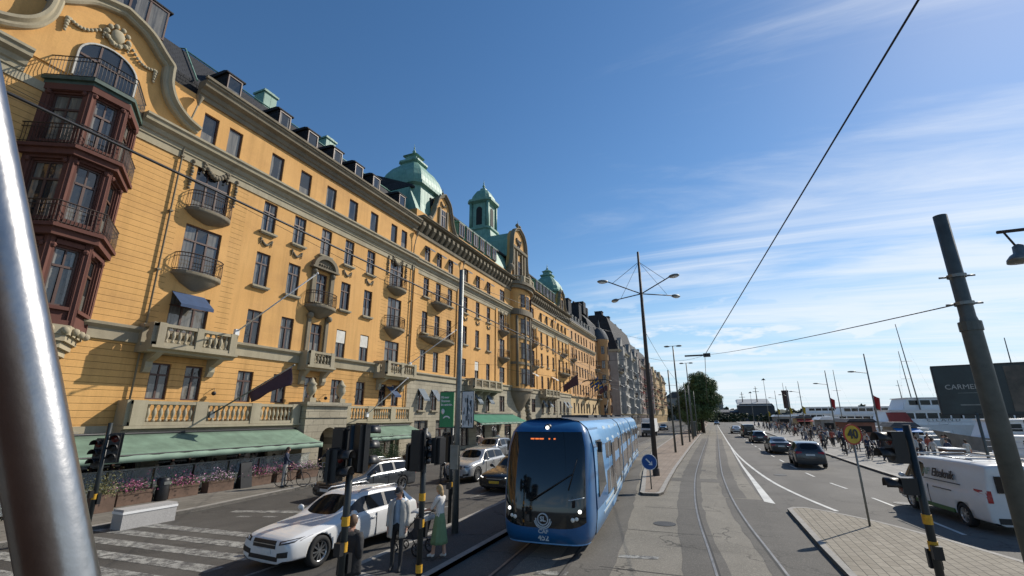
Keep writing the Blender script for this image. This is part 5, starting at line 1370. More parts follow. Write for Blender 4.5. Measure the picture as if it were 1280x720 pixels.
def car_meshes(kind, pm, lvl=2):
    """loft + subdivision + cut wheel arches, split into body, windscreen and side/rear glass"""
    K = CARS[kind]; hl, hw, zb = K['L'] / 2, K['W'] / 2, K['clr']
    b = MB(); st = K['st']; n = len(st); rows_ = []
    for y, wf, zs, zt, tf, c in st:
        w_ = hw * wf; t = hw * tf * (wf if not c else 1)
        cab = c > 0 or zt - zs > .2
        p = [(0, zb), (w_ * .80, zb), (w_ * .97, zb + .10), (w_ * 1.0, zb + (zs - zb) * .5), (w_ * .985, zs - .06), (w_ * .93, zs)]
        a, e = Vector((w_ * .93, zs)), Vector((t, zt - (.05 if cab else .02)))
        p += [tuple(a.lerp(e, .10)), tuple(a.lerp(e, .86)), (e.x, e.y), (t * .84, zt - .005), (0, zt + .015)]
        rows_.append((y * hl, p))
    m = len(rows_[0][1]); full = 2 * m - 2
    V = []
    for y, p in rows_:
        V += [(x, y, z) for x, z in p] + [(-x, y, z) for x, z in p[1:-1][::-1]]
    F, MI = [], []
    for i in range(n - 1):
        c0, c1 = st[i][5], st[i + 1][5]
        for k in range(full):
            k2 = (k + 1) % full; kk = k if k < m - 1 else full - 1 - k
            mi = 0
            if kk == 6 and c0 > 0 and c1 > 0 and not (c0 == 3 or c0 == 5) : mi = 2 if c0 != 4 else 0
            if kk == 6 and c0 == 3: mi = 2
            if kk == 6 and c1 == 3 and i: mi = 3          # dark pillar just ahead of a split
            if kk == 6 and c0 == 5: mi = 0
            if kk == 9 and c0 == 1 and c1 == 2: mi = 1
            if kk in (6,) and c0 == 1 and c1 == 2: mi = 2
            if kk == 9 and c0 == 4: mi = 1
            if kind == 'sedan' and kk == 9 and i == 11: mi = 1
            if kk in (0, 1): mi = 3
            F.append((i * full + k, (i + 1) * full + k, (i + 1) * full + k2, i * full + k2)); MI.append(mi)
    F.append(tuple(range(full))); MI.append(0); F.append(tuple((n - 1) * full + k for k in range(full))[::-1]); MI.append(0)
    b.v, b.f, b.m, b.sm = V, F, MI, [True] * len(F)
    me = b.mesh('car', [pm, M['car_glass'], M['car_glass2'], M['trim_black']])
    o = bpy.data.objects.new('tmp', me); C.objects.link(o)
    bm = bmesh.new(); bm.from_mesh(me); bmesh.ops.recalc_face_normals(bm, faces=bm.faces)
    cl = bm.edges.layers.float.get('crease_edge') or bm.edges.layers.float.new('crease_edge')
    for e in bm.edges:
        ms = {f.material_index for f in e.link_faces}
        if len(ms) > 1: e[cl] = .75
    bm.to_mesh(me); bm.free()
    s = o.modifiers.new('s', 'SUBSURF'); s.levels = lvl; s.render_levels = lvl
    cut = MB()
    for wy in K['wb']:
        for sg in (-1, 1):
            t = MB(); t.lathe([(0, -.16), (K['r'] * 1.13, -.16), (K['r'] * 1.13, .3), (0, .3)], (0, 0, 0), 28, 0, smooth=False); t.xf(Matrix.Translation((sg * (hw - .12), wy, K['r'])) @ Matrix.Rotation(sg * PI / 2, 4, 'Y')); cut.add(t.v, t.f)
    cme = cut.mesh('c', [M['trim_black']]); co = bpy.data.objects.new('c', cme); C.objects.link(co)
    bm = bmesh.new(); bm.from_mesh(cme); bmesh.ops.remove_doubles(bm, verts=bm.verts, dist=1e-5); bmesh.ops.recalc_face_normals(bm, faces=bm.faces); bm.to_mesh(cme); bm.free()
    q = o.modifiers.new('b', 'BOOLEAN'); q.operation = 'DIFFERENCE'; q.object = co; q.solver = 'EXACT'; q.material_mode = 'TRANSFER'
    bake(o); bpy.data.objects.remove(co)
    me = o.data; names = [m_.name if m_ else '' for m_ in me.materials]
    gi = names.index('tinted car glass'); si = names.index('tinted side glass')
    out = {}
    for key, test in (('body', lambda f: f.material_index not in (gi, si)), ('windscreen', lambda f: f.material_index == gi), ('side_window', lambda f: f.material_index == si)):
        bm = bmesh.new(); bm.from_mesh(me)
        bmesh.ops.delete(bm, geom=[f for f in bm.faces if not test(f)], context='FACES')
        m2 = me.copy(); m2.name = key; bm.to_mesh(m2); bm.free()
        m2.polygons.foreach_set('use_smooth', [True] * len(m2.polygons))
        out[key] = m2
    bpy.data.objects.remove(o)
    return out
_cm = {}
from mathutils.bvhtree import BVHTree
_bv = {}
def _bvh(key):
    if key not in _bv:
        me = _cm[key]['body']; _bv[key] = BVHTree.FromPolygons([v.co.copy() for v in me.vertices], [tuple(p.vertices) for p in me.polygons])
    return _bv[key]
def car(name, label, kind, pmat, loc, heading, group=None, scale=(1, 1, 1), lvl=2, rim='alloy', spokes=5, plate='plate', lit=False, grille=True, rails=False, cat='car', z=0.02):
    """heading: direction the nose points to, degrees clockwise from +Y"""
    key = (kind, pmat.name, lvl)
    if key not in _cm: _cm[key] = car_meshes(kind, pmat, lvl)
    K = CARS[kind]; hl, hw = K['L'] / 2, K['W'] / 2
    T = thing(name, label, cat, (loc[0], loc[1], z), -R(heading), group); T.scale = scale
    for k, me in _cm[key].items():
        o = bpy.data.objects.new(k, me); C.objects.link(o); o.parent = T
    tm, rm, hm = wheel_parts(K['r'], .235, spokes, rim)
    for wy in K['wb']:
        for sg in (-1, 1):
            w_ = thing('wheel', None, None, (sg * (hw - .115), wy, K['r']), 0 if sg > 0 else PI); w_.parent = T
            for nm, me in (('tyre', tm), ('rim', rm), ('hub', hm)):
                o = bpy.data.objects.new(nm, me); C.objects.link(o); o.parent = w_
    zs = K['st'][2][2]; zl = zs - .06
    def part(nm, mb, m_): return mb.build(nm, m_, T, world=False)
    bv = _bvh(key)
    def patch(nm, outline, m_, front=True, off=.012, n=6, back=.05):
        """skin patch lying on the bodywork: outline = (x0,x1, z lower a, z lower b, z upper a, z upper b)"""
        x0, x1, la, lb, ua, ub = outline; q = MB(); sg_ = 1 if front else -1; V = []
        for j in range(n + 1):
            for i in range(n + 1):
                u, v = i / n, j / n; x = x0 + (x1 - x0) * u; z = (la + (lb - la) * u) * (1 - v) + (ua + (ub - ua) * u) * v
                h = bv.ray_cast(Vector((x, sg_ * (hl + 1), z)), Vector((0, -sg_, 0)))
                y = h[0].y if h[0] is not None else sg_ * hl * .8
                V.append((x, y + sg_ * off, z))
        m2 = len(V); F = []
        for j in range(n):
            for i in range(n): a_ = j * (n + 1) + i; F.append((a_, a_ + 1, a_ + n + 2, a_ + n + 1))
        W_ = [(x, y - sg_ * back, z) for x, y, z in V]
        ring = [i for i in range(n + 1)] + [(n + 1) * j + n for j in range(1, n + 1)] + [(n + 1) * n + i for i in range(n - 1, -1, -1)] + [(n + 1) * j for j in range(n - 1, 0, -1)]
        F += [(ring[k], ring[(k + 1) % len(ring)], ring[(k + 1) % len(ring)] + m2, ring[k] + m2) for k in range(len(ring))]
        q.add(V + W_, F); return part(nm, q, m_)
    for sg in (-1, 1):
        patch('headlight', (sg * hw * .56, sg * hw * .93, zl - .035, zl + .035, zl + .045, zl + .11), M['trim_black'], n=8)
        patch('headlight_lens', (sg * hw * .62, sg * hw * .88, zl - .0, zl + .055, zl + .035, zl + .085), M['headlamp' if lit else 'lens'], off=.02)
        patch('fog_lamp', (sg * hw * .52, sg * hw * .86, .34, .38, .44, .50), M['trim_black'])
        if kind == 'van': patch('tail_light', (sg * hw * .80, sg * hw * .93, .86, .86, 1.2, 1.2), M['tail'], False)
        else: patch('tail_light', (sg * hw * .48, sg * hw * .90, zs * 1.14 - .03, zs * 1.14 - .09, zs * 1.14 + .05, zs * 1.14 + .08), M['tail'], False)
    if grille:
        patch('grille', (-hw * .43, hw * .43, zl - .12, zl - .12, zl + .045, zl + .045), M['trim_black'], n=8)
        patch('grille_bar', (-hw * .43, hw * .43, zl - .045, zl - .045, zl - .03, zl - .03), M['alloy'], n=8, off=.02)
        patch('air_intake', (-hw * .55, hw * .55, .27, .27, .36, .36), M['trim_black'], n=8)
    patch('number_plate', (-.26, .26, zl - .24, zl - .24, zl - .13, zl - .13) if kind != 'van' else (-.26, .26, .42, .42, .53, .53), M[plate], n=2, off=.022)
    patch('number_plate', (-.26, .26, zs * .92, zs * .92, zs * .92 + .11, zs * .92 + .11), M['plate'], False, n=2, off=.022)
    patch('rear_bumper', (-hw * .78, hw * .78, .30, .30, .46, .46), M['trim_black'], False, n=8)
    for sg in (-1, 1):
        m_ = MB(); my = hl * .24 if kind != 'van' else hl * .66; mz = K['st'][6][2] + .06; m_.ball((sg * (hw + .10), my, mz + .04), .11, 10, 0, (1.05, .6, .75)); m_.tube([(sg * hw * .9, my + .03, mz - .03), (sg * (hw + .05), my, mz)], .03, 6)
        part('wing_mirror', m_, pmat)
    if grille and False:
        m_ = MB(); m_.add([(-hw * .46, hl * .995, zl - .16), (hw * .46, hl * .995, zl - .16), (hw * .50, hl * .975, zl + .06), (-hw * .50, hl * .975, zl + .06), (-hw * .4, hl * .8, zl), (hw * .4, hl * .8, zl)], [(0, 1, 2, 3), (0, 3, 4), (1, 5, 2), (3, 2, 5, 4), (0, 4, 5, 1)])
        part('grille', m_, M['trim_black'])
        m_ = MB(); m_.box((-hw * .55, hl * .9, .30), (hw * .55, hl * 1.0, .42)); part('air_intake', m_, M['trim_black'])
    if rails:
        m_ = MB()
        zr = K['H'] + .03
        for sg in (-1, 1): m_.tube([(sg * hw * .66, hl * .02, zr - .06), (sg * hw * .66, -hl * .03, zr), (sg * hw * .64, -hl * .62, zr), (sg * hw * .64, -hl * .68, zr - .06)], .02, 6)
        part('roof_rail', m_, M['alloy'])
    for sg in (-1, 1):                                        # door seams and handles
        m_ = MB()
        for fy in ((.22, -.18, -.55) if kind != 'van' else (.5, .12)):
            m_.box((sg * hw * .975, hl * fy - .008, K['clr'] + .12), (sg * hw * 1.003, hl * fy + .008, K['st'][7][2] - .04))
        part('door_seam', m_, M['trim_black'])
        m_ = MB()
        for fy in ((-.12, -.48) if kind != 'van' else (.44,)):
            m_.box((sg * hw * .97, hl * fy - .10, K['st'][7][2] - .15), (sg * hw * 1.02, hl * fy + .08, K['st'][7][2] - .12))
        part('door_handle', m_, pmat)
    return T
P = dict(white=paint('white car paint', (.66, .66, .65)), grey=paint('dark grey car paint', (.07, .078, .085), .25, .3), silver=paint('silver car paint', (.42, .42, .41), .25, .3),
         grey2=paint('mid grey car paint', (.17, .18, .19), .25, .3), black=paint('black car paint', (.008, .008, .009), .2), dk=paint('charcoal car paint', (.035, .035, .038), .22, .2),
         brown=paint('bronze brown car paint', (.045, .04, .037), .25, .2), vanw=paint('white van paint', (.60, .60, .59), .35, 0, .2))
car('estate_car', 'white estate car with black roof rails and dark grille turning across the near crossing', 'wagon', P['white'], (-9.85, 10.95), 184, scale=(.98, .97, .99), lvl=2, spokes=5, rails=True, z=.01)
car('estate_car', 'dark grey estate car in the lane behind the white one', 'wagon', P['grey'], (-15.2, 18.4), 187, rails=True, z=.01)
car('parked_suv', 'pale silver compact suv with dark windows facing the camera', 'suv', P['silver'], (-13.1, 25.3), 183, spokes=10, z=.01)
car('parked_suv', 'mid grey large suv standing under the deep green awning', 'suv', P['grey2'], (-17.2, 36.0), 182, scale=(1.05, 1.08, 1.05), z=.01)
car('black_car', 'black saloon car with yellow plate and lit headlamps left of the tram', 'sedan', P['black'], (-9.8, 23.2), 181, lit=True, plate='plate_y', z=.01)
g = 'cars driving away along the right lane'
car('suv', 'charcoal suv nearest in the right hand lane, seen from behind', 'suv', P['dk'], (5.68, 39.8), 2, g)
car('saloon_car', 'dark bronze saloon car second in the queue behind the charcoal suv', 'sedan', P['brown'], (5.2, 52.2), -2, g)
car('estate_car', 'dark grey estate third in the right hand queue', 'wagon', P['dk'], (4.9, 70.5), -3, g, lvl=1)
car('minibus', 'black tall minibus fourth in the right hand queue', 'van', P['black'], (4.75, 87.5), -2, g, lvl=1, cat='van')
car('saloon_car', 'silver saloon at the far end of the right hand queue', 'sedan', P['silver'], (3.6, 104), -3, g, lvl=1)
car('saloon_car', 'tiny dark car far ahead where the tracks meet the horizon', 'sedan', P['dk'], (.5, 190), 180, None, lvl=1)
g = 'vehicles on the far left carriageway'
car('saloon_car', 'white saloon far down the left carriageway beside the facades', 'sedan', P['white'], (-12.5, 78), 180, g, lvl=1)
car('saloon_car', 'second distant dark car behind the box truck', 'sedan', P['dk'], (-11.6, 120), 180, g, lvl=1)
car('delivery_van', 'distant white van behind the box truck', 'van', P['vanw'], (-12.6, 108), 180, g, lvl=1, cat='van')
car('suv', 'distant dark suv leftmost behind the box truck', 'suv', P['dk'], (-15.6, 98), 180, g, lvl=1)
for i, (x, y, k, p_, l_) in enumerate(((-19.2, 48, 'suv', 'dk', 'dark suv parked by the palace facade'), (-19.3, 62, 'wagon', 'silver', 'silver estate parked by the palace facade'), (-19.4, 73, 'sedan', 'black', 'black saloon parked by the palace facade'), (-19.4, 88, 'suv', 'white', 'white suv parked by the plain orange block'))):
    car('parked_car', l_, k, P[p_], (x, y), 180, 'cars parked along the facades', lvl=1)
# box truck
T = thing('box_truck', 'white box truck with dark cab coming down the left carriageway', 'truck', (-10.7, 86, .01), PI)
b = MB(); b.box((-1.05, -3.4, .75), (1.05, 1.2, 2.95)); b.build('cargo_box', M['white'], T, world=False)
b = MB(); b.prism_x([(1.3, .5), (3.1, .5), (3.15, 1.1), (2.95, 1.35), (2.5, 2.2), (1.3, 2.3)][::-1], -.98, .98); c_ = b.build('cab', P['vanw'], T, world=False)
b = MB(); b.prism_x([(2.96, 1.38), (2.97, 1.40), (2.53, 2.17), (2.5, 2.15)][::-1], -.88, .88); b.box((-.99, 1.7, 1.4), (.99, 2.5, 2.05)); b.build('windscreen', M['car_glass'], c_, world=False)
b = MB(); b.box((-.9, 3.08, .5), (.9, 3.2, .75)); b.box((-.7, 3.1, .8), (.7, 3.17, 1.05)); b.build('grille', M['trim_black'], T, world=False)
for sg in (-1, 1):
    b = MB(); b.box((sg * .75, 3.1, .85), (sg * .95, 3.18, 1.0)); b.build('headlight', M['lens'], T, world=False)
    for wy in (2.2, -2.2):
        w_ = thing('wheel', None, None, (sg * .88, wy, .4), 0 if sg > 0 else PI); w_.parent = T
        for nm, me in zip(('tyre', 'rim', 'hub'), wheel_parts(.4, .26, 5)): o = bpy.data.objects.new(nm, me); C.objects.link(o); o.parent = w_
# white service van with lettering, right
VH = -8
V = car('delivery_van', 'white service van with green sill stripe and black lettering at the kerb on the right', 'van', P['vanw'], (7.75, 21.95), VH, lvl=2, cat='van')
VK = CARS['van']; vx = -VK['W'] / 2
q = text_mb('Elteknik', .38, .012, bold=.008, sx=1.0); q.xf(Matrix.Translation((vx * .915 - .018, -.62, 1.46)) @ Matrix.Rotation(-PI / 2, 4, 'Z') @ Matrix.Rotation(R(-14), 4, 'X')); q.build('lettering', M['trim_black'], V, world=False)
q = text_mb('AF', .34, .012, bold=.004); q.xf(Matrix.Translation((vx * .915 - .018, .34, 1.46)) @ Matrix.Rotation(-PI / 2, 4, 'Z') @ Matrix.Rotation(R(-14), 4, 'X')); q.build('lettering', mat('sage lettering', (.2, .28, .2), .6), V, world=False)
for z, l_ in ((1.22, 2.0), (.98, 1.0)):
    b = MB(); b.box((vx * (1.0 if z < 1.1 else .975) - .006, -.5 - l_ / 2, z), (vx * .95, -.5 + l_ / 2, z + .025)); b.build('text_line', M['dark_roof'], V, world=False)
b = MB(); b.box((vx - .012, -1.0, .32), (vx + .04, 1.25, .44)); b.build('sill_stripe', mat('green sill stripe', (.04, .12, .03), .5), V, world=False)
b = MB(); b.box((-.62, -2.68, 1.15), (-.06, -2.6, 1.62)); b.box((.06, -2.68, 1.15), (.62, -2.6, 1.62)); b.build('rear_window', M['car_glass'], V, world=False)
b = MB(); b.box((-.01, -2.70, .5), (.01, -2.6, 1.85)); b.box((-.2, -2.71, .9), (.2, -2.65, .96)); b.build('rear_door_seam', M['trim_black'], V, world=False)
b = MB()
for k in range(3): b.tube([(-.74, 1.0 - k * 1.4, 2.05), (.74, 1.0 - k * 1.4, 2.05)], .025, 6)
for sg in (-.74, .74): b.tube([(sg, 1.2, 2.03), (sg, -2.1, 2.03)], .02, 6)
b.build('roof_rack', M['alloy'], V, world=False)
# ------------------------------------------------------------------ people
def cm(col, name=None, rough=.8):
    key = name or 'cloth %d %d %d' % tuple(int(c * 255) for c in col)
    return MATS.get(key) or mat(key, col, rough, 0, .12, 5, .8, 9)
SKIN = mat('skin', (.46, .27, .19), .55, 0, .08, 10)
M['eye'] = mat('dark eye', (.02, .015, .012), .3)
def skeleton(p):
    """joint positions and bones from simple pose angles (degrees); front is +y"""
    J, B_ = {}, []
    lean = R(p.get('lean', 0)); hz_ = p.get('hip_z', .93)
    def up(base, d, y=0): return Vector((base.x, base.y + math.sin(lean) * d + y, base.z + math.cos(lean) * d))
    J['pelvis'] = Vector((0, 0, hz_)); J['waist'] = up(J['pelvis'], .16); J['chest'] = up(J['pelvis'], .38, .01); J['nb'] = up(J['pelvis'], .54); J['neck'] = up(J['pelvis'], .61, .015)
    B_ += [('pelvis', 'waist', 'bot'), ('waist', 'chest', 'top'), ('chest', 'nb', 'top'), ('nb', 'neck', 'skin')]
    for s, q in ((-1, 'l'), (1, 'r')):
        hf, kf = R(p.get('hip_' + q, 0)), R(p.get('knee_' + q, 0))
        h = J['pelvis'] + Vector((s * .095, 0, -.04)); J['h' + q] = h
        d = Vector((s * .02, math.sin(hf), -math.cos(hf))); k = h + d * .42; J['k' + q] = k
        d2 = Vector((0, math.sin(hf - kf), -math.cos(hf - kf))); a = k + d2 * .41; J['a' + q] = a
        f = Vector((s * .12, math.cos((hf - kf) * .5) * 1.0, -.25 + math.sin((hf - kf)) * .4)).normalized(); J['t' + q] = a + f * .18 + Vector((0, 0, -.015))
        J['c' + q] = a + Vector((0, -.04, -.045))
        B_ += [('pelvis', 'h' + q, 'bot'), ('h' + q, 'k' + q, 'bot'), ('k' + q, 'a' + q, 'leg'), ('a' + q, 't' + q, 'shoe'), ('a' + q, 'c' + q, 'shoe')]
        sf, sa, ef, tw = R(p.get('sh_' + q, 0)), R(p.get('ab_' + q, 8)), R(p.get('el_' + q, 15)), R(p.get('in_' + q, 0))
        sh = J['nb'] + Vector((s * .165, 0, -.045)); J['s' + q] = sh
        d = Vector((s * math.sin(sa), math.sin(sf) * math.cos(sa), -math.cos(sf) * math.cos(sa))); e = sh + d * .28; J['e' + q] = e
        d2 = Vector((s * math.sin(sa) * .3 - s * math.sin(tw), math.sin(sf + ef), -math.cos(sf + ef))).normalized(); w_ = e + d2 * .25; J['w' + q] = w_
        J['m' + q] = w_ + d2 * .08
        B_ += [('nb', 's' + q, 'top'), ('s' + q, 'e' + q, 'top'), ('e' + q, 'w' + q, 'arm'), ('w' + q, 'm' + q, 'skin')]
        if p.get('fingers'):
            for k_ in range(4):
                base = J['m' + q] + Vector((0, (k_ - 1.5) * .021, 0)); J['f%s%d' % (q, k_)] = base + d2 * (.035 + .008 * (k_ in (1, 2))); J['g%s%d' % (q, k_)] = base + d2 * (.06 + .012 * (k_ in (1, 2))) + Vector((-s * .018, 0, 0))
                B_ += [('m' + q, 'f%s%d' % (q, k_), 'skin'), ('f%s%d' % (q, k_), 'g%s%d' % (q, k_), 'skin')]
            J['u' + q] = w_ + d2 * .045 + Vector((0, .045, 0)); B_ += [('w' + q, 'u' + q, 'skin')]
    return J, B_
RAD = dict(pelvis=.125, waist=.112, chest=.135, nb=.10, neck=.055, h=.088, k=.06, a=.042, t=.036, c=.036, s=.066, e=.045, w=.03, m=.034, f=.009, g=.008, u=.011)
def body_mesh(p, cols):
    J, B_ = skeleton(p); names = list(J); idx = {n_: i for i, n_ in enumerate(names)}
    me = bpy.data.meshes.new('b'); me.from_pydata([J[n_] for n_ in names], [(idx[a], idx[b_]) for a, b_, _ in B_], [])
    o = bpy.data.objects.new('b', me); C.objects.link(o)
    md = o.modifiers.new('s', 'SKIN'); md.use_smooth_shade = True
    fat = p.get('fat', 1)
    for i, n_ in enumerate(names):
        r = RAD.get(n_) or RAD[n_[0]]; v = me.skin_vertices[0].data[i]; v.use_root = n_ == 'pelvis'
        if n_ in ('pelvis', 'waist', 'chest'): v.radius = (r * 1.12 * fat, r * .86 * fat)
        else: v.radius = (r * fat ** .5, r * fat ** .5)
    s = o.modifiers.new('u', 'SUBSURF'); s.levels = 1; s.render_levels = 1
    bake(o); m = o.data
    tags = ['top', 'bot', 'skin', 'shoe', 'leg', 'arm']; res = {'top': 0, 'bot': 1, 'skin': 2, 'shoe': 3, 'leg': 1 if not p.get('shorts') else 2, 'arm': 0 if p.get('sleeves', True) else 2}
    segs = [(J[a], J[b_], t) for a, b_, t in B_]
    for f in m.polygons:
        c = f.center; best = (9, 'top')
        for a, b_, t in segs:
            d = b_ - a; k = max(0, min(1, (c - a).dot(d) / d.length_squared)); q = (a + d * k - c).length / (1.0 if t != 'bot' else 1.0)
            if q < best[0]: best = (q, t)
        t = best[1]
        if t == 'bot' and c.z > J['pelvis'].z + .05: t = 'top'
        f.material_index = res[t]
    b = MB(); b.v = [tuple(v.co) for v in m.vertices]; b.f = [tuple(f.vertices) for f in m.polygons]; b.m = [f.material_index for f in m.polygons]; b.sm = [True] * len(b.f)
    bpy.data.objects.remove(o)
    # head with nose, ears, eyes and mouth
    hc = J['neck'] + Vector((0, .025 + math.sin(R(p.get('lean', 0))) * .08, .115)); yw = R(p.get('look', 0)); nod = R(p.get('nod', 0))
    hb = MB()
    def hf(u, v):
        th = 2 * PI * u; ph = PI * v; x, y, z = math.sin(ph) * math.sin(th), math.sin(ph) * math.cos(th), -math.cos(ph)
        r = 1.0
        if y > .2 and z < -.1: x *= 1 - .25 * (-z); 
        X, Y, Z = x * .077, y * .097, z * .118
        if abs(x) < .22 and y > .6 and -.35 < z < .12: Y += .022 * (1 - abs(x) / .22) * (1 - (z + .35) / .55)      # nose
        if y > .5 and .0 < z < .25 and .2 < abs(x) < .6: Y -= .010
        return (X, Y, Z)
    hb.grid(hf, 24, 16, 2)
    for s in (-1, 1):
        hb.ball((s * .078, -.005, -.01), .022, 6, 2, (.45, .8, 1.3)); hb.ball((s * .031, .082, .012), .011, 6, 4)
    hb.add([(-.024, .092, -.058), (.024, .092, -.058), (.02, .093, -.066), (-.02, .093, -.066)], [(0, 1, 2, 3)], 5)
    hb.tube([(0, -.01, -.15), (0, 0, -.05)], [.052, .05], 10, 2)
    rot = Matrix.Translation(hc) @ Matrix.Rotation(yw, 4, 'Z') @ Matrix.Rotation(-nod, 4, 'X'); hb.xf(rot)
    o0 = len(b.v); b.v += hb.v; b.f += [tuple(i + o0 for i in f) for f in hb.f]; b.m += hb.m; b.sm += hb.sm
    return b, J, rot
def person(label, loc, head, pose, top, bot, shoe=(.03, .03, .03), hair=(.06, .04, .025), hstyle='short', scale=1, group=None, z=None, cap=None, coat=None, skirt=None):
    """head: facing direction, degrees clockwise from +Y"""
    T = thing('person', label, 'person', (loc[0], loc[1], loc[2] if len(loc) > 2 else .0), -R(head), group, scale)
    b, J, rot = body_mesh(pose, None)
    b.build('body', [cm(top), cm(bot), SKIN, cm(shoe), M['eye'], cm((.25, .08, .06), 'lips')], T, world=False)
    h = MB()
    lo = {'short': .42, 'long': .55, 'bun': .5}[hstyle]
    def hf(u, v):
        th = 2 * PI * u; back = .5 - .5 * math.cos(th); lim = .40 + (lo - .05) * back; ph = PI * (1 - v * lim)
        x, y, z_ = math.sin(ph) * math.sin(th), math.sin(ph) * math.cos(th), -math.cos(ph); return (x * .084, y * .103 - .004, z_ * .126)
    h.grid(hf, 24, 8)
    if hstyle == 'long': h.ball((0, -.06, -.08), .085, 8, 0, (.95, .6, 1.5))
    h.xf(rot); h.build('hair', cm(hair, 'hair %d' % int(hair[0] * 999)), T, world=False)
    if cap:
        h = MB(); h.lathe([(.092, -.0), (.094, .04), (.08, .085), (.04, .112), (0, .118)], (0, 0, .03), 16, 0, sx=.92, sy=1.12); h.add([(-.075, .07, .035), (.075, .07, .035), (.05, .17, .02), (0, .185, .022), (-.05, .17, .02)] + [(-.075, .07, .045), (.075, .07, .045), (.05, .17, .03), (0, .185, .032), (-.05, .17, .03)], [(4, 3, 2, 1, 0), (5, 6, 7, 8, 9), (0, 1, 6, 5), (1, 2, 7, 6), (2, 3, 8, 7), (3, 4, 9, 8), (4, 0, 5, 9)]); h.xf(rot); h.build('cap', cm(cap), T, world=False)
    if coat:
        h = MB(); z0 = J['pelvis'].z - coat[1]; z1 = J['nb'].z + .02
        def cf(u, v):
            th = R(22) + (2 * PI - R(44)) * u; zz_ = z0 + (z1 - z0) * v
            rx = .215 - .02 * v + .02 * math.sin(5 * th) * (1 - v); ry = .165 - .01 * v + .012 * math.sin(4 * th + 1) * (1 - v)
            if v > .82: k = (v - .82) / .18; rx *= 1 - .30 * k ** 2; ry *= 1 - .45 * k ** 2
            return (rx * math.sin(th), ry * math.cos(th) + .01, zz_)
        h.grid(cf, 28, 12)
        for s, q in ((-1, 'l'), (1, 'r')):
            a, e, w_ = J['s' + q], J['e' + q], J['w' + q]; h.tube([a + Vector((-s * .03, 0, .02)), a.lerp(e, .3), a.lerp(e, .7), e, e.lerp(w_, .5), e.lerp(w_, .95)], [.082, .078, .068, .066, .058, .055], 10)
        o = h.build('jacket', cm(coat[0]), T, world=False); sd = o.modifiers.new('s', 'SOLIDIFY'); sd.thickness = .012
    if skirt:
        h = MB(); zt = J['waist'].z - .02
        h.grid(lambda u, v: ((.125 + (.24 - .125) * v ** .8) * (1 + .07 * v * math.sin(18 * PI * u)) * math.sin(2 * PI * u), (.105 + (.21 - .105) * v ** .8) * (1 + .07 * v * math.sin(18 * PI * u)) * math.cos(2 * PI * u), zt - skirt[1] * v), 54, 8)
        o = h.build('skirt', cm(skirt[0]), T, world=False); sd = o.modifiers.new('s', 'SOLIDIFY'); sd.thickness = .01
    return T
STAND = dict(sh_l=5, sh_r=-4, el_l=22, el_r=14, hip_l=3, hip_r=-3)
WALK = dict(hip_l=24, knee_l=8, hip_r=-18, knee_r=20, sh_l=-22, sh_r=24, el_l=20, el_r=30, hip_z=.90)
SIT = dict(hip_l=86, knee_l=88, hip_r=82, knee_r=84, sh_l=35, sh_r=40, el_l=60, el_r=50, hip_z=.50, lean=4)
RIDE = dict(hip_l=70, knee_l=75, hip_r=30, knee_r=42, sh_l=58, sh_r=58, el_l=18, el_r=18, hip_z=1.0, lean=20)
# near pedestrians
person('person in dark jacket and pale jeans seen from behind, hands in pockets', (-6.35, 7.35, -.0), -15, dict(STAND, el_l=45, el_r=45, sh_l=-12, sh_r=-12, in_l=20, in_r=20, fingers=1, fat=1.06), (.014, .014, .016), (.22, .25, .30), hair=(.10, .06, .035), coat=((.016, .016, .018), .16), scale=.96)
person('man in flat cap, open pale linen jacket and blue shirt standing at the kerb', (-7.0, 9.65, .12), 158, dict(STAND, sh_l=-5, sh_r=-5, el_l=25, el_r=20, nod=14, look=-12, fingers=1), (.36, .45, .56), (.016, .017, .02), cap=(.05, .05, .055), coat=((.40, .39, .36), .24), scale=.98)
person('woman in white t-shirt and long green skirt pushing a stroller', (-6.62, 10.85, .12), -82, dict(STAND, sleeves=False, shorts=True, sh_l=28, sh_r=32, el_l=48, el_r=44, nod=8, fingers=1, hip_l=8, hip_r=-8), (.62, .60, .57), (.15, .24, .13), shoe=(.6, .6, .58), hair=(.34, .24, .12), hstyle='long', scale=.93, skirt=((.14, .23, .12), .74))
T = thing('stroller', 'grey baby stroller with pale hood pushed by the woman in the green skirt', 'stroller', (-7.45, 10.95, .12), R(82))
b = MB()
for s in (-.24, .24):
    b.tube([(s, -.5, .98), (s, -.42, 1.0), (s, -.05, .62), (s, .42, .2)], .014, 6); b.tube([(s, -.32, .22), (s, .05, .66), (s, .22, .74)], .013, 6)
b.tube([(-.24, -.5, .98), (.24, -.5, .98)], .018, 6); b.tube([(-.24, -.32, .2), (.24, -.32, .2)], .012, 6); b.build('frame', M['black'], T, world=False)
b = MB(); b.prism_x([(-.28, .36), (.22, .32), (.36, .42), (.34, .5), (-.1, .52), (-.36, .84), (-.42, .8)], -.2, .2); b.build('seat', cm((.03, .03, .035)), T, world=False)
b = MB(); b.grid(lambda u, v: (-.22 + .44 * u, -.34 + .36 * math.cos(PI * (.2 + .7 * v)) * (1) + .12, .70 + .34 * math.sin(PI * (.2 + .7 * v)) * math.sin(PI * (.15 + .7 * u)) ** .3), 10, 10); o = b.build('hood', cm((.52, .52, .5)), T, world=False); o.modifiers.new('s', 'SOLIDIFY').thickness = .012
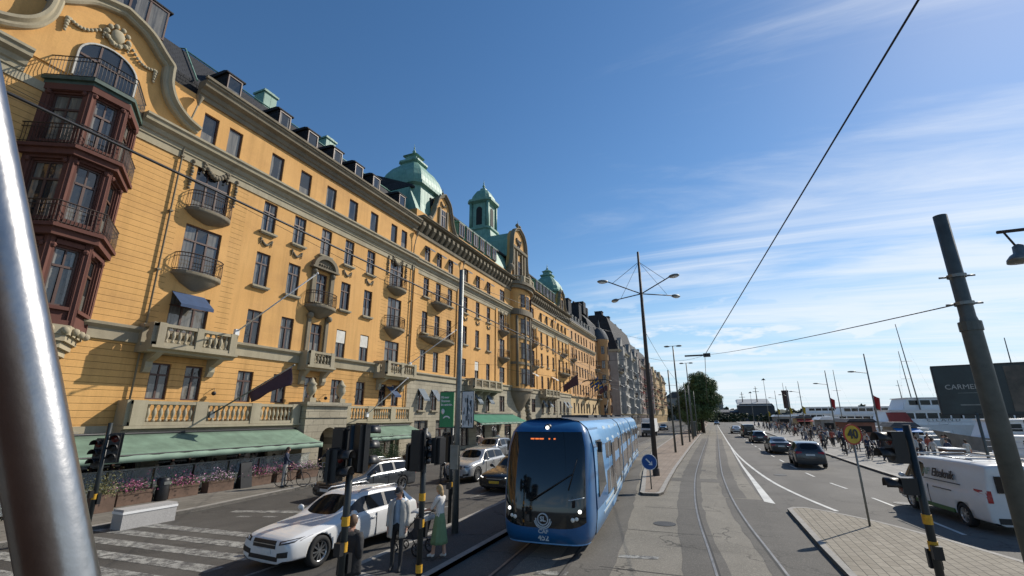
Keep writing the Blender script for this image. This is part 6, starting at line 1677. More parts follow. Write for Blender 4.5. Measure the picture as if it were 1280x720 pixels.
for x, y, r in ((-.25, -.33, .15), (.25, -.33, .15), (-.2, .42, .10), (.2, .42, .10)):
    b = MB(); b.lathe([(r - .02, -.02), (r, -.01), (r, .01), (r - .02, .02)], (0, 0, 0), 18)
    for k in range(6): b.tube([(0, 0, 0), ((r - .02) * math.cos(k * PI / 3), (r - .02) * math.sin(k * PI / 3), 0)], .006, 4)
    b.xf(Matrix.Translation((x, y, r)) @ Matrix.Rotation(PI / 2, 4, 'Y')); b.build('wheel', M['rubber'], T, world=False)
def bicycle(label, loc, head, col=(.03, .03, .03), group=None):
    T = thing('bicycle', label, 'bicycle', loc, -R(head), group)
    for y in (-.52, .52):
        b = MB(); b.lathe([(.315, -.016), (.34, -.012), (.345, 0), (.34, .012), (.315, .016), (.315, -.016)], (0, 0, 0), 24)
        for k in range(12): b.tube([(0, 0, .0), (.32 * math.cos(k * PI / 6), .32 * math.sin(k * PI / 6), 0)], .003, 3)
        b.lathe([(.03, -.04), (.03, .04)], (0, 0, 0), 8); b.xf(Matrix.Translation((0, y, .345)) @ Matrix.Rotation(PI / 2, 4, 'Y')); b.build('wheel', M['rubber'], T, world=False)
    b = MB(); bb = (0, -.05, .28); st_ = (0, -.17, .82); hd = (0, .36, .86)
    for a, c in ((bb, st_), (st_, (0, .34, .78)), (bb, (0, .37, .72)), (hd, (0, .40, .64)), (bb, (0, -.52, .345)), (st_, (0, -.52, .345))): b.tube([a, c], .016, 6)
    for s in (-.05, .05): b.tube([(s, .40, .64), (s, .52, .345)], .012, 5)
    b.build('frame', cm(col), T, world=False)
    b = MB(); b.tube([hd, (0, .36, 1.0)], .014, 6); b.tube([(-.28, .24, 1.02), (-.2, .36, 1.02), (.2, .36, 1.02), (.28, .24, 1.02)], .013, 6); b.build('handlebar', M['alloy'], T, world=False)
    b = MB(); b.prism([(-.08, -.32), (.08, -.32), (.03, -.1), (.02, -.02), (-.02, -.02), (-.03, -.1)], .88, .93); b.tube([st_, (0, -.19, .9)], .013, 5); b.build('saddle', M['black'], T, world=False)
    b = MB(); b.tube([(-.09, -.05, .28), (.09, -.05, .28)], .012, 5); b.tube([(.09, -.05, .28), (.09, .08, .18), (.17, .08, .18)], .012, 5); b.tube([(-.09, -.05, .28), (-.09, -.18, .38), (-.17, -.18, .38)], .012, 5); b.build('crank', M['iron'], T, world=False)
    return T
SW = .12
bicycle('black bicycle held by the person in the navy top before the awning', (-19.6, 18.1, SW), 60)
person('person in navy top and pale trousers standing with a bicycle by the flower boxes', (-19.95, 17.9, SW), 55, dict(STAND, sh_r=30, el_r=30), (.012, .022, .05), (.30, .29, .27), hair=(.05, .03, .02), scale=1.06)
bicycle('bicycle with a rider pedalling, nearest the porch', (-19.3, 19.9, SW), 160, (.05, .05, .05))
person('cyclist all in black riding beside the awning', (-19.3, 20.1, SW - .07), 160, RIDE, (.012, .012, .013), (.014, .014, .015), hair=(.08, .05, .03))
person('pedestrian in white shirt walking behind the dark grey car', (-20.6, 29.6, SW), 20, WALK, (.6, .6, .58), (.28, .29, .31))
person('pedestrian in pale grey shirt in the middle of the pavement group', (-20.1, 31.4, SW), 200, STAND, (.40, .38, .38), (.25, .25, .27), hair=(.3, .25, .2))
person('pedestrian in bright orange top standing in the pavement group', (-19.8, 30.2, SW), 190, STAND, (.55, .11, .03), (.2, .2, .22))
bicycle('bicycle ridden towards the camera behind the dark grey car', (-14.0, 22.9, .01), 150, (.1, .1, .1))
person('cyclist in black jacket and dark helmet behind the dark grey car', (-14.0, 23.1, -.06), 150, RIDE, (.02, .02, .022), (.03, .03, .035), cap=(.03, .03, .03))
person('bare shouldered pedestrian near the deep green awning', (-20.0, 39.5, SW), 150, dict(WALK, sleeves=False), (.5, .32, .24), (.1, .12, .2))
person('pedestrian in white top beneath the deep green awning', (-20.6, 44.5, SW), 170, WALK, (.55, .53, .5), (.05, .05, .06))
# diners under the sage awning: dark figures behind the glass screen
rv = random.Random(21)
DN = ['in white shirt', 'in pale blue shirt', 'in black top', 'in beige jacket', 'in dark green top', 'in grey sweater']
DC = [(.6, .6, .58), (.3, .4, .55), (.02, .02, .02), (.4, .33, .25), (.03, .08, .05), (.2, .2, .21)]
wd = ['leftmost', 'second', 'third', 'fourth', 'fifth', 'sixth', 'seventh', 'eighth', 'ninth', 'tenth', 'rightmost']
chair_src = None
def cafe_chair(x, y, a):
    T = thing('cafe_chair', 'dark bistro chair under the sage green awning', 'chair', (x, y, SW), a, 'bistro chairs under the awning')
    b = MB(); b.box((-.21, -.2, .43), (.21, .2, .47)); b.build('seat', M['wood'], T, world=False)
    b = MB(); b.box((-.2, -.22, .62), (.2, -.19, .86)); b.build('backrest', M['wood'], T, world=False)
    for sx_ in (-.18, .18):
        for sy_ in (-.18, .18): l_ = MB(); l_.tube([(sx_, sy_, 0), (sx_, sy_ * (1.1 if sy_ < 0 else 1), .86 if sy_ < 0 else .45)], .014, 5); l_.build('leg', M['iron'], T, world=False)
    return T
csrc = None
for i in range(11):
    y = 10.6 + i * 1.02; x = -23.4 + .25 * (i % 2); hd = [200, 20][i % 2] + rv.uniform(-20, 20)
    person('%s diner %s seated under the sage awning' % (wd[i], DN[i % 6]), (x, y, SW), hd, SIT, DC[i % 6], (.03, .03, .035), hair=rv.choice([(.3, .22, .12), (.05, .03, .02), (.35, .33, .3)]), hstyle=rv.choice(['short', 'long']))
    if csrc is None: csrc = cafe_chair(x, y - .02, -R(hd))
    else:
        c = copy_tree(csrc); c.location = (x, y, SW); c.rotation_euler = (0, 0, -R(hd))
tsrc = None
for i in range(5):
    x, y = -23.3, 11.15 + i * 2.04
    if tsrc is None:
        tsrc = thing('cafe_table', 'small round table among the diners under the awning', 'table', (x, y, SW), 0, 'round tables under the awning')
        b = MB(); b.lathe([(0, .72), (.36, .72), (.36, .75), (0, .75)], (0, 0, 0), 16); b.build('tabletop', M['granite'], tsrc, world=False)
        b = MB(); b.tube([(0, 0, 0), (0, 0, .72)], .035, 8); b.lathe([(.24, 0), (.22, .03), (.04, .05)], (0, 0, 0), 12); b.build('pedestal', M['iron'], tsrc, world=False)
    else: c = copy_tree(tsrc); c.location = (x, y, SW)
# crowd on the quay
CROWD = []
for i in range(8):
    T = person('crowd', (0, 0, .13), 0, [WALK, STAND, WALK, dict(WALK, sleeves=False), STAND, WALK, dict(STAND, shorts=True, sleeves=False), WALK][i],
               [(.5, .5, .48), (.02, .02, .025), (.05, .07, .13), (.35, .09, .06), (.3, .28, .25), (.03, .03, .03), (.55, .52, .46), (.12, .16, .22)][i], [(.03, .03, .04), (.05, .06, .1), (.3, .27, .2), (.03, .03, .03), (.06, .08, .14), (.04, .04, .04), (.2, .2, .18), (.5, .48, .45)][i])
    del T['label']; CROWD.append(T)
kinds = ['in pale shirt', 'in black top', 'in navy jacket and sand trousers', 'in brick red top', 'in beige top', 'dressed all in dark clothes', 'in cream top and shorts', 'in blue grey top and white trousers']
spots = []
for k in range(150):
    y = 42 + 110 * (k / 150) ** 1.15 + rv.uniform(-2, 2); x = rv.uniform(11.2, 16.5) if y < 70 else rv.uniform(10.2, 17); spots.append((x, y))
spots = [(13.3, 41.0), (12.9, 41.8), (11.2, 52.5), (9.9, 58.0), (9.7, 66.0)] + spots
use = {}
for k, (x, y) in enumerate(spots):
    i = k % 8; lab = 'pedestrian %s among the crowd on the quay promenade' % kinds[i]; g_ = 'quay pedestrians ' + kinds[i]
    if i not in use: o = CROWD[i]; use[i] = 1
    else: o = copy_tree(CROWD[i])
    o['label'] = lab; o['category'] = 'person'; o['group'] = g_; o.location = (x, y, .13); o.rotation_euler = (0, 0, rv.uniform(0, 2 * PI)); s = rv.uniform(.92, 1.08); o.scale = (s, s, s)
# cyclists on the promenade side of the road
for (x, y, l_, c_) in ((9.9, 49, 'cyclist in dark jacket riding away beside the second car', (.02, .02, .02)), (9.6, 55.5, 'cyclist in grey riding away beside the third car', (.12, .12, .12)), (10.6, 45, 'cyclist in navy riding towards the camera on the promenade edge', (.03, .04, .08))):
    bicycle('bicycle under the ' + l_.split(' riding')[0] + ' on the promenade', (x, y, .13), 0 if 'away' in l_ else 180); person(l_, (x, y - .1, .06), 0 if 'away' in l_ else 180, RIDE, c_, (.03, .03, .04))
# ------------------------------------------------------------------ street furniture
def pole_thing(name, label, x, y, h, r0, r1, m, group=None, z=.0):
    T = thing(name, label, 'pole', (x, y, z), 0, group); b = MB(); b.tube([(x, y, z), (x, y, z + h * .5), (x, y, z + h)], [r0, (r0 + r1) / 2, r1], 12); b.build('pole', m, T); return T
def ring_mb(x, y, z0, z1, r):
    b = MB(); b.lathe([(r - .012, z0), (r, z0), (r, z1), (r - .012, z1)], (x, y, 0), 14, smooth=False); return b
# street lamp with four arms on the median
T = thing('street_lamp', 'tall rust brown lamp mast with four stayed arms on the median tip', 'street lamp', (-3.45, 29.2, .12))
LX, LY = -3.45, 29.2
b = MB(); b.tube([(LX, LY, .1), (LX, LY, 7), (LX, LY, 13.8)], [.15, .12, .07], 12); b.lathe([(.2, .1), (.2, .5), (.15, .55)], (LX, LY, 0), 12); b.build('mast', M['pole'], T)
ends = [(LX - 2.55, LY + .9, 11.75), (LX - 2.2, LY - .9, 10.7), (LX + 2.35, LY + .9, 11.75), (LX + 2.05, LY - .9, 10.7)]
ends = [(LX - 1.95, LY - .9, 11.75), (LX - 1.85, LY + 1.9, 11.2), (LX + 1.85, LY - .9, 11.6), (LX + 1.75, LY + 1.9, 11.1)]
for e in ends:
    b = MB(); b.tube([(LX, LY, 10.95), e], .035, 6); b.tube([(LX, LY, 13.1), (LX + (e[0] - LX) * .85, LY + (e[1] - LY) * .85, 10.95 + (e[2] - 10.95) * .85)], .014, 4); a_ = b.build('arm', M['pole'], T)
    d = Vector((e[0] - LX, e[1] - LY, 0)).normalized(); b = MB(); b.ball((0, 0, 0), .36, 14, 0, (1.0, .55, .32)); b.xf(Matrix.Translation(Vector(e) + d * .3) @ Matrix.Rotation(math.atan2(d.y, d.x), 4, 'Z')); h_ = b.build('lamp_head', M['steel'], a_)
    b = MB(); b.ball((0, 0, -.05), .28, 14, 0, (1.0, .6, .3)); b.xf(Matrix.Translation(Vector(e) + d * .32) @ Matrix.Rotation(math.atan2(d.y, d.x), 4, 'Z')); b.build('lens', M['lamp_w'], h_)
# poles along the median
specs = [(-3.75, 58.8, 11.5, .12, 'lamp'), (-3.7, 47.5, 7.6, .10, 'bare'), (-3.3, 79.5, 11.5, .12, 'lamp'), (-3.3, 66.5, 7.6, .1, 'bare'), (-3.2, 74.0, 7.6, .1, 'bare'), (-3.1, 104, 7.6, .1, 'bare'), (-3.1, 92, 7.6, .1, 'bare')]
nm_ = ['first double headed lamp mast on the median', 'nearest bare contact wire pole on the median', 'second double headed lamp mast farther along the median', 'bare pole between the two double headed lamp masts', 'slim bare pole just before the far lamp mast', 'last bare pole in front of the big tree', 'bare pole beside the ivy covered box by the tree']
for (x, y, h, r, k), l_ in zip(specs, nm_):
    T = pole_thing('street_lamp' if k == 'lamp' else 'wire_pole', l_, x, y, h, r, r * .6, M['pole_g'], 'poles along the median', .12)
    T['category'] = 'street lamp' if k == 'lamp' else 'pole'
    if k == 'lamp':
        b = MB(); b.tube([(x - .7, y, 11.6), (x + .7, y, 11.6)], .03, 5); a_ = b.build('arm', M['pole_g'], T)
        for s in (-.7, .7): b = MB(); b.ball((x + s, y, 11.58), .28, 10, 0, (1.3, .6, .4)); b.build('lamp_head', M['steel'], a_)
# grey pole with banners, near the island
T = pole_thing('banner_pole', 'tall galvanised pole with a green and a white banner, left of the tram', -7.46, 13.1, 8.2, .105, .08, M['steel'], z=.1)
b = MB(); b.box((-7.62, 12.96, 1.9), (-7.35, 13.0, 2.6)); b.build('control_box', M['steel'], T)
for x0, x1, nm, m_ in ((-8.12, -7.62, 'green', mat('green banner cloth', (.035, .24, .09), .6)), (-7.30, -6.9, 'white', mat('white banner cloth', (.55, .56, .56), .6))):
    b = MB(); b.box((x0, 13.08, 3.12), (x1, 13.11, 4.2)); bn = b.build('banner', m_, T)
    b = MB(); 
    for zz_ in (3.11, 4.21): b.tube([(min(x0, -7.46), 13.095, zz_), (max(x1, -7.46), 13.095, zz_)], .02, 6)
    b.tube([(x0 if x0 < -7.5 else x1, 13.095, 3.1), (x0 if x0 < -7.5 else x1, 13.095, 4.22)], .018, 6)
    b.build('banner_frame', M['pole_g'], bn)
    if nm == 'green':
        for i, s in enumerate(('Få mer', 'Skansen', 'än entrén.')):
            q = text_mb(s, .105, .008, 'LEFT', .002); q.xf(Matrix.Translation((x0 + .04, 13.07, 4.04 - i * .115))); q.build('lettering', M['white'], bn)
        q = MB(); q.lathe([(.0, -.005), (.075, -.005), (.075, .005), (0, .005)], (0, 0, 0), 20, 0, sx=.8, sy=1.15); q.xf(Matrix.Translation((x0 + .12, 13.07, 3.6)) @ Matrix.Rotation(PI / 2, 4, 'X')); q.build('badge', M['white'], bn)
        q = MB()
        for i in range(8):
            a0, a1 = PI * (.1 + .8 * i / 8), PI * (.1 + .8 * (i + 1) / 8); q.prism_y([(.10 * math.cos(a0), .07 * math.sin(a0)), (.14 * math.cos(a0), .11 * math.sin(a0)), (.14 * math.cos(a1), .11 * math.sin(a1)), (.10 * math.cos(a1), .07 * math.sin(a1))], -.005, .005)
        q.xf(Matrix.Translation((x0 + .26, 13.07, 3.36))); q.build('emblem', M['white'], bn)
    else:
        q = MB(); rw = random.Random(2)
        for i in range(26):
            xx, zz_ = x0 + rw.uniform(.04, .34), rw.uniform(3.3, 4.1); l_ = rw.uniform(.06, .22); q.box((xx, 13.066, zz_ - l_), (xx + rw.uniform(.006, .02), 13.079, zz_))
        q.box((x0 + .17, 13.066, 3.32), (x0 + .2, 13.079, 4.0)); q.build('drawing', M['dark_roof'], bn)
# traffic signals
def signal_head(parent, x, y, z, rot, n=3, board=True):
    """housing with n lamps and visors; faces local -y"""
    h_ = n * .27; T = MB(); T.box((-.12, -.1, 0), (.12, .12, h_)); board and T.box((-.175, .02, -.03), (.175, .04, h_ + .03)); q = Matrix.Translation((x, y, z)) @ Matrix.Rotation(rot, 4, 'Z'); T.xf(q); o = T.build('signal_head', M['black'], parent)
    for k in range(n):
        v = MB(); v.lathe([(.12, -.0), (.125, .22)], (0, 0, 0), 14, 0, -.2, PI + .2); v.xf(q @ Matrix.Translation((0, -.1, .135 + k * .27)) @ Matrix.Rotation(PI / 2, 4, 'X')); vo = v.build('visor', M['black'], o); vo.modifiers.new('s', 'SOLIDIFY').thickness = .008
        l_ = MB(); l_.lathe([(0, .03), (.06, .025), (.105, .0)], (0, 0, 0), 14); l_.xf(q @ Matrix.Translation((0, -.1, .135 + k * .27)) @ Matrix.Rotation(PI / 2, 4, 'X')); l_.build('lens', mat('dark red lens', (.10, .012, .01), .25) if k == n - 1 else M['black'], o)
    return o
def signal_pole(label, x, y, h, heads, bands, z=0, group=None, board=True):
    T = thing('traffic_signal', label, 'traffic light', (x, y, z), 0, group)
    b = MB(); b.tube([(x, y, z), (x, y, z + h)], .062, 12); b.build('pole', mat('dark green signal pole', (.012, .018, .02), .45), T)
    for zb_ in bands: ring_mb(x, y, zb_, zb_ + .15, .072).build('reflective_band', M['yellow'], T)
    b = MB(); b.box((x - .07, y - .16, 1.15), (x + .07, y - .06, 1.35)); b.box((x - .09, y + .05, .85 + z), (x + .09, y + .14, 1.15 + z)); b.build('push_button_box', M['black'], T)
    for (dx, dy, zz_, rot, n) in heads:
        signal_head(T, x + dx, y + dy, zz_, rot, n, board)
        b = MB(); b.tube([(x, y, zz_ + .12), (x + dx, y + dy, zz_ + .12)], .02, 5); b.tube([(x, y, zz_ + n * .3 - .1), (x + dx, y + dy, zz_ + n * .3 - .1)], .02, 5); b.build('bracket', M['black'], T)
    return T
signal_pole('big black traffic signal cluster seen from behind, nearest the camera', -6.2, 7.0, 3.3, [(-.30, .05, 2.42, PI, 3), (.16, .06, 2.5, PI - .3, 3), (-.1, -.28, 2.35, PI / 2 + .2, 2)], (1.60, 1.19))
signal_pole('black traffic signal with three yellow bands beside the woman with stroller', -6.08, 9.2, 3.1, [(-.04, -.18, 2.32, PI, 3), (-.36, .1, 2.3, PI / 2, 2), (.3, .1, 2.45, -PI / 2, 2)], (1.68, 1.16, .29), .1)
signal_pole('black traffic signal with two yellow bands on the paved island at right', 3.13, 10.6, 3.15, [(-.22, .0, 2.62, -PI / 2 + .3, 2), (-.18, -.02, 2.12, -PI / 2, 1)], (1.66, 1.25), .12, board=False)
signal_pole('small traffic signal with red lens in front of the sage awning', -17.4, 8.75, 3.2, [(-.25, .0, 2.0, .5, 3), (.28, .1, 2.15, .9, 3)], (1.1,), .1)
signal_pole('traffic signal partly hidden behind the green banner', -8.3, 14.2, 3.0, [(.0, -.2, 2.0, PI * .9, 3), (-.25, .1, 2.1, PI / 2, 3)], (1.2,), .1)
T = thing('traffic_signal', 'signal head at the right edge of the picture behind the sloping pole', 'traffic light', (4.6, 9.6, .12)); b = MB(); b.tube([(4.6, 9.6, .1), (4.6, 9.6, 3.6)], .06, 10); b.build('pole', M['black'], T); signal_head(T, 4.45, 9.6, 2.55, PI / 2 + .3, 3)
# heavy steel pole on the right
T = thing('wire_pole', 'thick weathered steel wire pole standing on the paved island at right', 'pole', (3.72, 9.0, .12))
b = MB(); b.tube([(3.72, 9.0, .12), (3.72, 9.0, 4.72), (3.72, 9.0, 4.74), (3.72, 9, 4.86), (3.72, 9, 4.88), (3.72, 9.0, 6.55)], [.128, .122, .122, .10, .095, .09], 20, caps=True); b.build('pole', M['pole_g'], T)
ring_mb(3.72, 9, 4.66, 4.80, .138).build('collar', M['pole_g'], T)
for zz_ in (5.06, 5.5): b = MB(); b.lathe([(.12, zz_), (.12, zz_ + .05)], (3.72, 9, 0), 16, smooth=False); b.tube([(3.84, 9, zz_ + .02), (3.94, 9, zz_ + .02)], .016, 5); b.tube([(3.6, 9, zz_ + .02), (3.5, 9, zz_ + .02)], .016, 5); b.build('clamp', M['steel'], T)
# hanging lamp at the right edge
T = thing('hanging_lamp', 'bell shaped lamp hanging from a thin arm in the upper right sky', 'street lamp', (7.6, 12, .12))
b = MB(); b.tube([(7.6, 12, 0), (7.6, 12, 8.2)], .08, 8); b.tube([(7.6, 12, 7.05), (5.78, 12, 7.06)], .035, 6); b.tube([(7.6, 12, 7.9), (6.4, 12, 7.08)], .01, 4); b.tube([(5.88, 12, 7.05), (6.0, 12, 6.72)], .02, 5); b.build('arm', M['pole'], T)
b = MB(); b.lathe([(.04, .34), (.09, .3), (.1, .16), (.16, .12), (.22, .04), (.23, -.03), (.0, -.05)], (6.03, 12, 6.42), 16); b.build('lamp_shade', M['steel'], T)
# signs
T = thing('speed_sign', 'yellow and red speed sign reading 40 on a slim pole on the paved island', 'road sign', (4.06, 18.7, .12))
b = MB(); b.tube([(4.06, 18.72, .1), (4.06, 18.72, 3.15)], .032, 8); b.build('pole', M['steel'], T)
def disc(x, y, z, r, t, m, parent, name='disc', rot=0, r0=0):
    b = MB(); b.lathe([(r0, -t / 2), (r, -t / 2), (r, t / 2), (r0, t / 2)] + ([(r0, -t / 2)] if r0 else []), (0, 0, 0), 32, smooth=False); b.xf(Matrix.Translation((x, y, z)) @ Matrix.Rotation(rot, 4, 'Z') @ Matrix.Rotation(PI / 2, 4, 'X')); return b.build(name, m, parent)
sc_ = .32; my = mat('yellow sign face', (.52, .35, .03), .6, 0, .2); mr_ = mat('red sign rim', (.38, .03, .02), .5, 0, .2)
disc(4.06, 18.66, 2.83, sc_, .02, my, T, rot=.5); disc(4.06, 18.65, 2.83, sc_, .028, mr_, T, 'rim', .5, sc_ * .88)
q = text_mb('40', .40, .01, bold=.012, sx=.9); q.xf(Matrix.Translation((4.068, 18.637, 2.83)) @ Matrix.Rotation(.5, 4, 'Z')); q.build('lettering', M['trim_black'], T)
T = thing('keep_right_sign', 'round blue sign with white diagonal arrow at the tip of the median', 'road sign', (-3.1, 23.9, .12))
b = MB(); b.tube([(-3.1, 23.9, .1), (-3.1, 23.9, 1.6)], .03, 8); b.build('pole', M['steel'], T)
disc(-3.1, 23.84, 1.32, .36, .02, M['blue_sign'], T); disc(-3.1, 23.83, 1.32, .36, .026, M['white'], T, 'rim', 0, .335)
b = MB(); b.box((-.2, -.005, -.028), (.1, .005, .028)); b.prism_y([(.2, 0), (.06, .12), (.06, .075), (.12, .0), (.06, -.075), (.06, -.12)], -.005, .005); b.xf(Matrix.Translation((-3.1, 23.82, 1.32)) @ Matrix.Rotation(R(45), 4, 'Y')); b.build('arrow', M['white'], T)
# billboard
T = thing('billboard', 'dark tilted looking billboard with pale CARMEN lettering behind the steel pole', 'billboard', (11.2, 27, .13))
BA = R(-12)
bmx = Matrix.Translation((11.45, 27, 0)) @ Matrix.Rotation(BA, 4, 'Z')
b = MB(); b.box((-1.95, -.08, 3.45), (2.0, .08, 5.55)); b.xf(bmx); bp_ = b.build('panel', mat('dark teal poster', (.014, .024, .026), .35, 0, .5, 1.2), T)
b = MB(); b.box((.35, -.095, 3.55), (1.92, -.07, 5.47)); b.xf(bmx); b.build('picture', mat('brown poster picture', (.075, .06, .045), .4, 0, .7, 1.6), bp_)
b = MB()
for a, c in (((-2.0, -.1, 3.4), (2.05, .1, 3.46)), ((-2.0, -.1, 5.54), (2.05, .1, 5.6)), ((-2.01, -.1, 3.46), (-1.95, .1, 5.54)), ((2.0, -.1, 3.46), (2.06, .1, 5.54))): b.box(a, c)
b.xf(bmx); b.build('frame', M['trim_black'], bp_)
q = text_mb('CARMEN', .30, .012, bold=0); q.xf(bmx @ Matrix.Translation((-1.08, -.09, 4.62))); q.build('lettering', mat('pale poster lettering', (.38, .38, .36), .5), bp_)
b = MB(); b.box((-1.3, -.09, 3.82), (-.5, -.08, 3.87)); b.box((-1.3, -.09, 4.35), (-.3, -.08, 4.37)); b.xf(bmx); b.build('small_print', M['steel'], bp_)
b = MB(); b.tube([(10.6, 27.12, .1), (10.6, 27.12, 3.5)], .06, 8); b.tube([(12.3, 26.8, .1), (12.3, 26.8, 3.5)], .06, 8); b.build('post', M['pole_g'], T)
# contact wires
def wire(label, pts, r=.012, sag=0, extra=None, cat='wire'):
    P_ = []
    for a, c in zip(pts, pts[1:]):
        a, c = Vector(a), Vector(c); n = 10
        for i in range(n): t = i / n; p = a.lerp(c, t); p.z -= sag * 4 * t * (1 - t); P_.append(p)
    P_.append(Vector(pts[-1])); b = MB(); b.tube(P_, r, 5, 0)
    if extra:
        for e in extra: b.add(e.v, e.f, 0)
    o = b.build('wire', M['iron'], None); return tag(o, label, cat, 'overhead tram wires')
ins = MB(); NX, NY, NZ = -.15, 34, 7.42
ins.box((NX - 1.3, NY - .05, NZ - .05), (NX + .2, NY + .05, NZ + .05)); ins.box((NX - .1, NY - .2, NZ - .12), (NX + .35, NY + .2, NZ + .1))
wire('long contact wire climbing to the upper right from above the far track', [(4.70, 2.0, 10.51), (NX, NY, NZ), (-.6, 62, 5.7), (-.7, 90, 5.6), (-.7, 200, 5.6)], .021, .0, [ins])
wire('span wire from the thick steel pole to the insulator over the near track', [(3.62, 9.0, 5.08), (NX, NY, NZ)], .010, .1)
wire('span wire from the insulator to the facade side', [(NX, NY, NZ), (-3.45, 29.3, 6.9), (-24.8, 44, 9)], .010, .3)
wire('long span wire crossing the orange facade from the upper left', [(-22.5, 3.0, 15.4), (-12, 14.4, 8.9), (-8.8, 22, 7.4), (-6.9, 34, 6.3), (-7.8, 60, 5.8)], .009, 0)
wire('contact wire over the track of the blue tram', [(-3.9, -2, 5.5), (-4.4, 13, 5.45), (-5.5, 23.6, 5.4), (-6.6, 33, 5.4), (-7.3, 45, 5.5), (-8.3, 80, 5.5), (-8.6, 200, 5.6)], .012)
wire('span wire between the first median poles and the facade', [(-3.75, 58.8, 6.9), (-24.9, 55, 9.5)], .02, .5)
wire('span wire from the median to a far facade', [(-3.3, 79.5, 7.0), (-24.9, 82, 10.5)], .02, .5)
wire('thin span wire low behind the banners', [(-7.46, 13.2, 6.6), (-24.9, 33, 8.2)], .008, .3)
wire('wire from the four armed lamp mast to the right', [(-3.45, 29.2, 8.6), (-3.75, 58.8, 7.5), (-3.3, 79.5, 7.4)], .012, .3)
wire('span wire from the grey banner pole to the far median', [(-7.46, 13.1, 7.9), (-3.45, 29.2, 8.0)], .008, .2)
for i, (x, y, r) in enumerate(((-1.9, 17.2, .33), (6.6, 24.5, .33), (-12.9, 14.6, .34), (-4.4, 20.9, .3), (3.2, 33, .33))):
    b = MB(); b.lathe([(0, .019), (r, .019), (r + .03, .0195), (r + .03, .001)], (0, 0, 0), 24, smooth=False); o = b.build('manhole_cover', mat('cast iron cover', (.045, .043, .04), .55, .4, .3, 20, .6, 60), None); o.location = (x, y, 0); tag(o, kind='structure')
# granite bench block and planters
T = thing('granite_block', 'speckled granite barrier block with pale top band by the zebra crossing', 'barrier', (-17.95, 10.6, 0))
b = MB(); b.prism_x([(9.8, 0), (11.45, 0), (11.45, .46), (9.8, .46)], -18.25, -17.7); b.build('block', M['granite'], T)
b = MB(); b.box((-18.27, 9.78, .46), (-17.68, 11.47, .53)); b.build('top_band', M['white'], T)
b = MB(); b.box((-18.25, 9.8, .53), (-17.7, 11.45, .60)); b.build('cap', M['granite'], T)
leafm = mat('planter foliage', (.045, .085, .025), .7, 0, .4, 6)
fl1 = mat('pink petunia petals', (.50, .12, .26), .6, 0, .35, 12); fl2 = mat('pale lilac petals', (.55, .34, .45), .6, 0, .2, 12); grassm = mat('dry ornamental grass', (.16, .15, .06), .8, 0, .3, 10)
def tufts(seed, n, sx_, sy_, sz, s0, tri=True):
    rt_ = random.Random(seed); b = MB()
    for _ in range(n):
        c = Vector((rt_.gauss(0, sx_ * .45), rt_.gauss(0, sy_ * .45), abs(rt_.gauss(0, sz * .5)))); a = Vector((rt_.uniform(-1, 1), rt_.uniform(-1, 1), rt_.uniform(-.5, 1))).normalized(); u = a.orthogonal().normalized() * s0 * rt_.uniform(.6, 1.3); v = a.cross(u).normalized() * s0 * rt_.uniform(.6, 1.3)
        b.add([c - u, c - v * .6, c + u, c + v * .6], [(0, 1, 2, 3)])
    return b
psrc = {}
pl = [(10.9, 'low'), (12.3, 'pink'), (14.2, 'pink'), (15.9, 'pink'), (18.0, 'pink'), (19.6, 'pink'), (21.2, 'pink'), (27.4, 'green'), (29.0, 'green'), (31.2, 'pink'), (33.2, 'green')]
pn = ['first', 'second', 'third', 'fourth', 'fifth', 'sixth', 'seventh']
for i, (y, k) in enumerate(pl):
    T = thing('planter', {'low': 'tall timber planter with dry grass at the corner of the crossing', 'pink': '%s timber flower box with pink petunias along the terrace' % (pn[i - 1] if i < 8 else 'farthest'), 'green': 'timber planter with plain greenery %s beyond the porch' % ('first', 'second', '', 'last')[i - 7] if i >= 7 else ''}[k], 'planter', (-21.9 if k != 'low' else -21.2, y, SW), 0, 'flower boxes along the terrace')
    x = T.location.x
    if k == 'low': b = MB(); b.prism([(x - .3, y - .3), (x + .3, y - .3), (x + .3, y + .3), (x - .3, y + .3)], SW, SW + .6); b.build('box', M['wood'], T); q = tufts(i, 900, .55, .55, .7, .035); q.xf(Matrix.Translation((x, y, SW + .55))); q.build('foliage', grassm, T); continue
    L_ = 1.25
    b = MB(); b.box((x - .24, y - L_ / 2, SW), (x + .24, y + L_ / 2, SW + .48)); b.box((x - .26, y - L_ / 2 - .02, SW + .40), (x + .26, y + L_ / 2 + .02, SW + .50)); b.build('box', M['wood'], T)
    q = tufts(i, 1100, .38, L_ * .72, .34, .03); q.xf(Matrix.Translation((x, y, SW + .46))); q.build('foliage', leafm, T)
    if k == 'pink':
        q = tufts(i + 50, 420, .42, L_ * .72, .42, .034); q.xf(Matrix.Translation((x + .05, y, SW + .48))); q.build('flowers', fl1 if i % 3 else fl2, T)
    else: q = tufts(i + 9, 1500, .4, L_ * .6, 1.1, .04); q.xf(Matrix.Translation((x, y, SW + .46))); q.build('shrub', leafm, T)
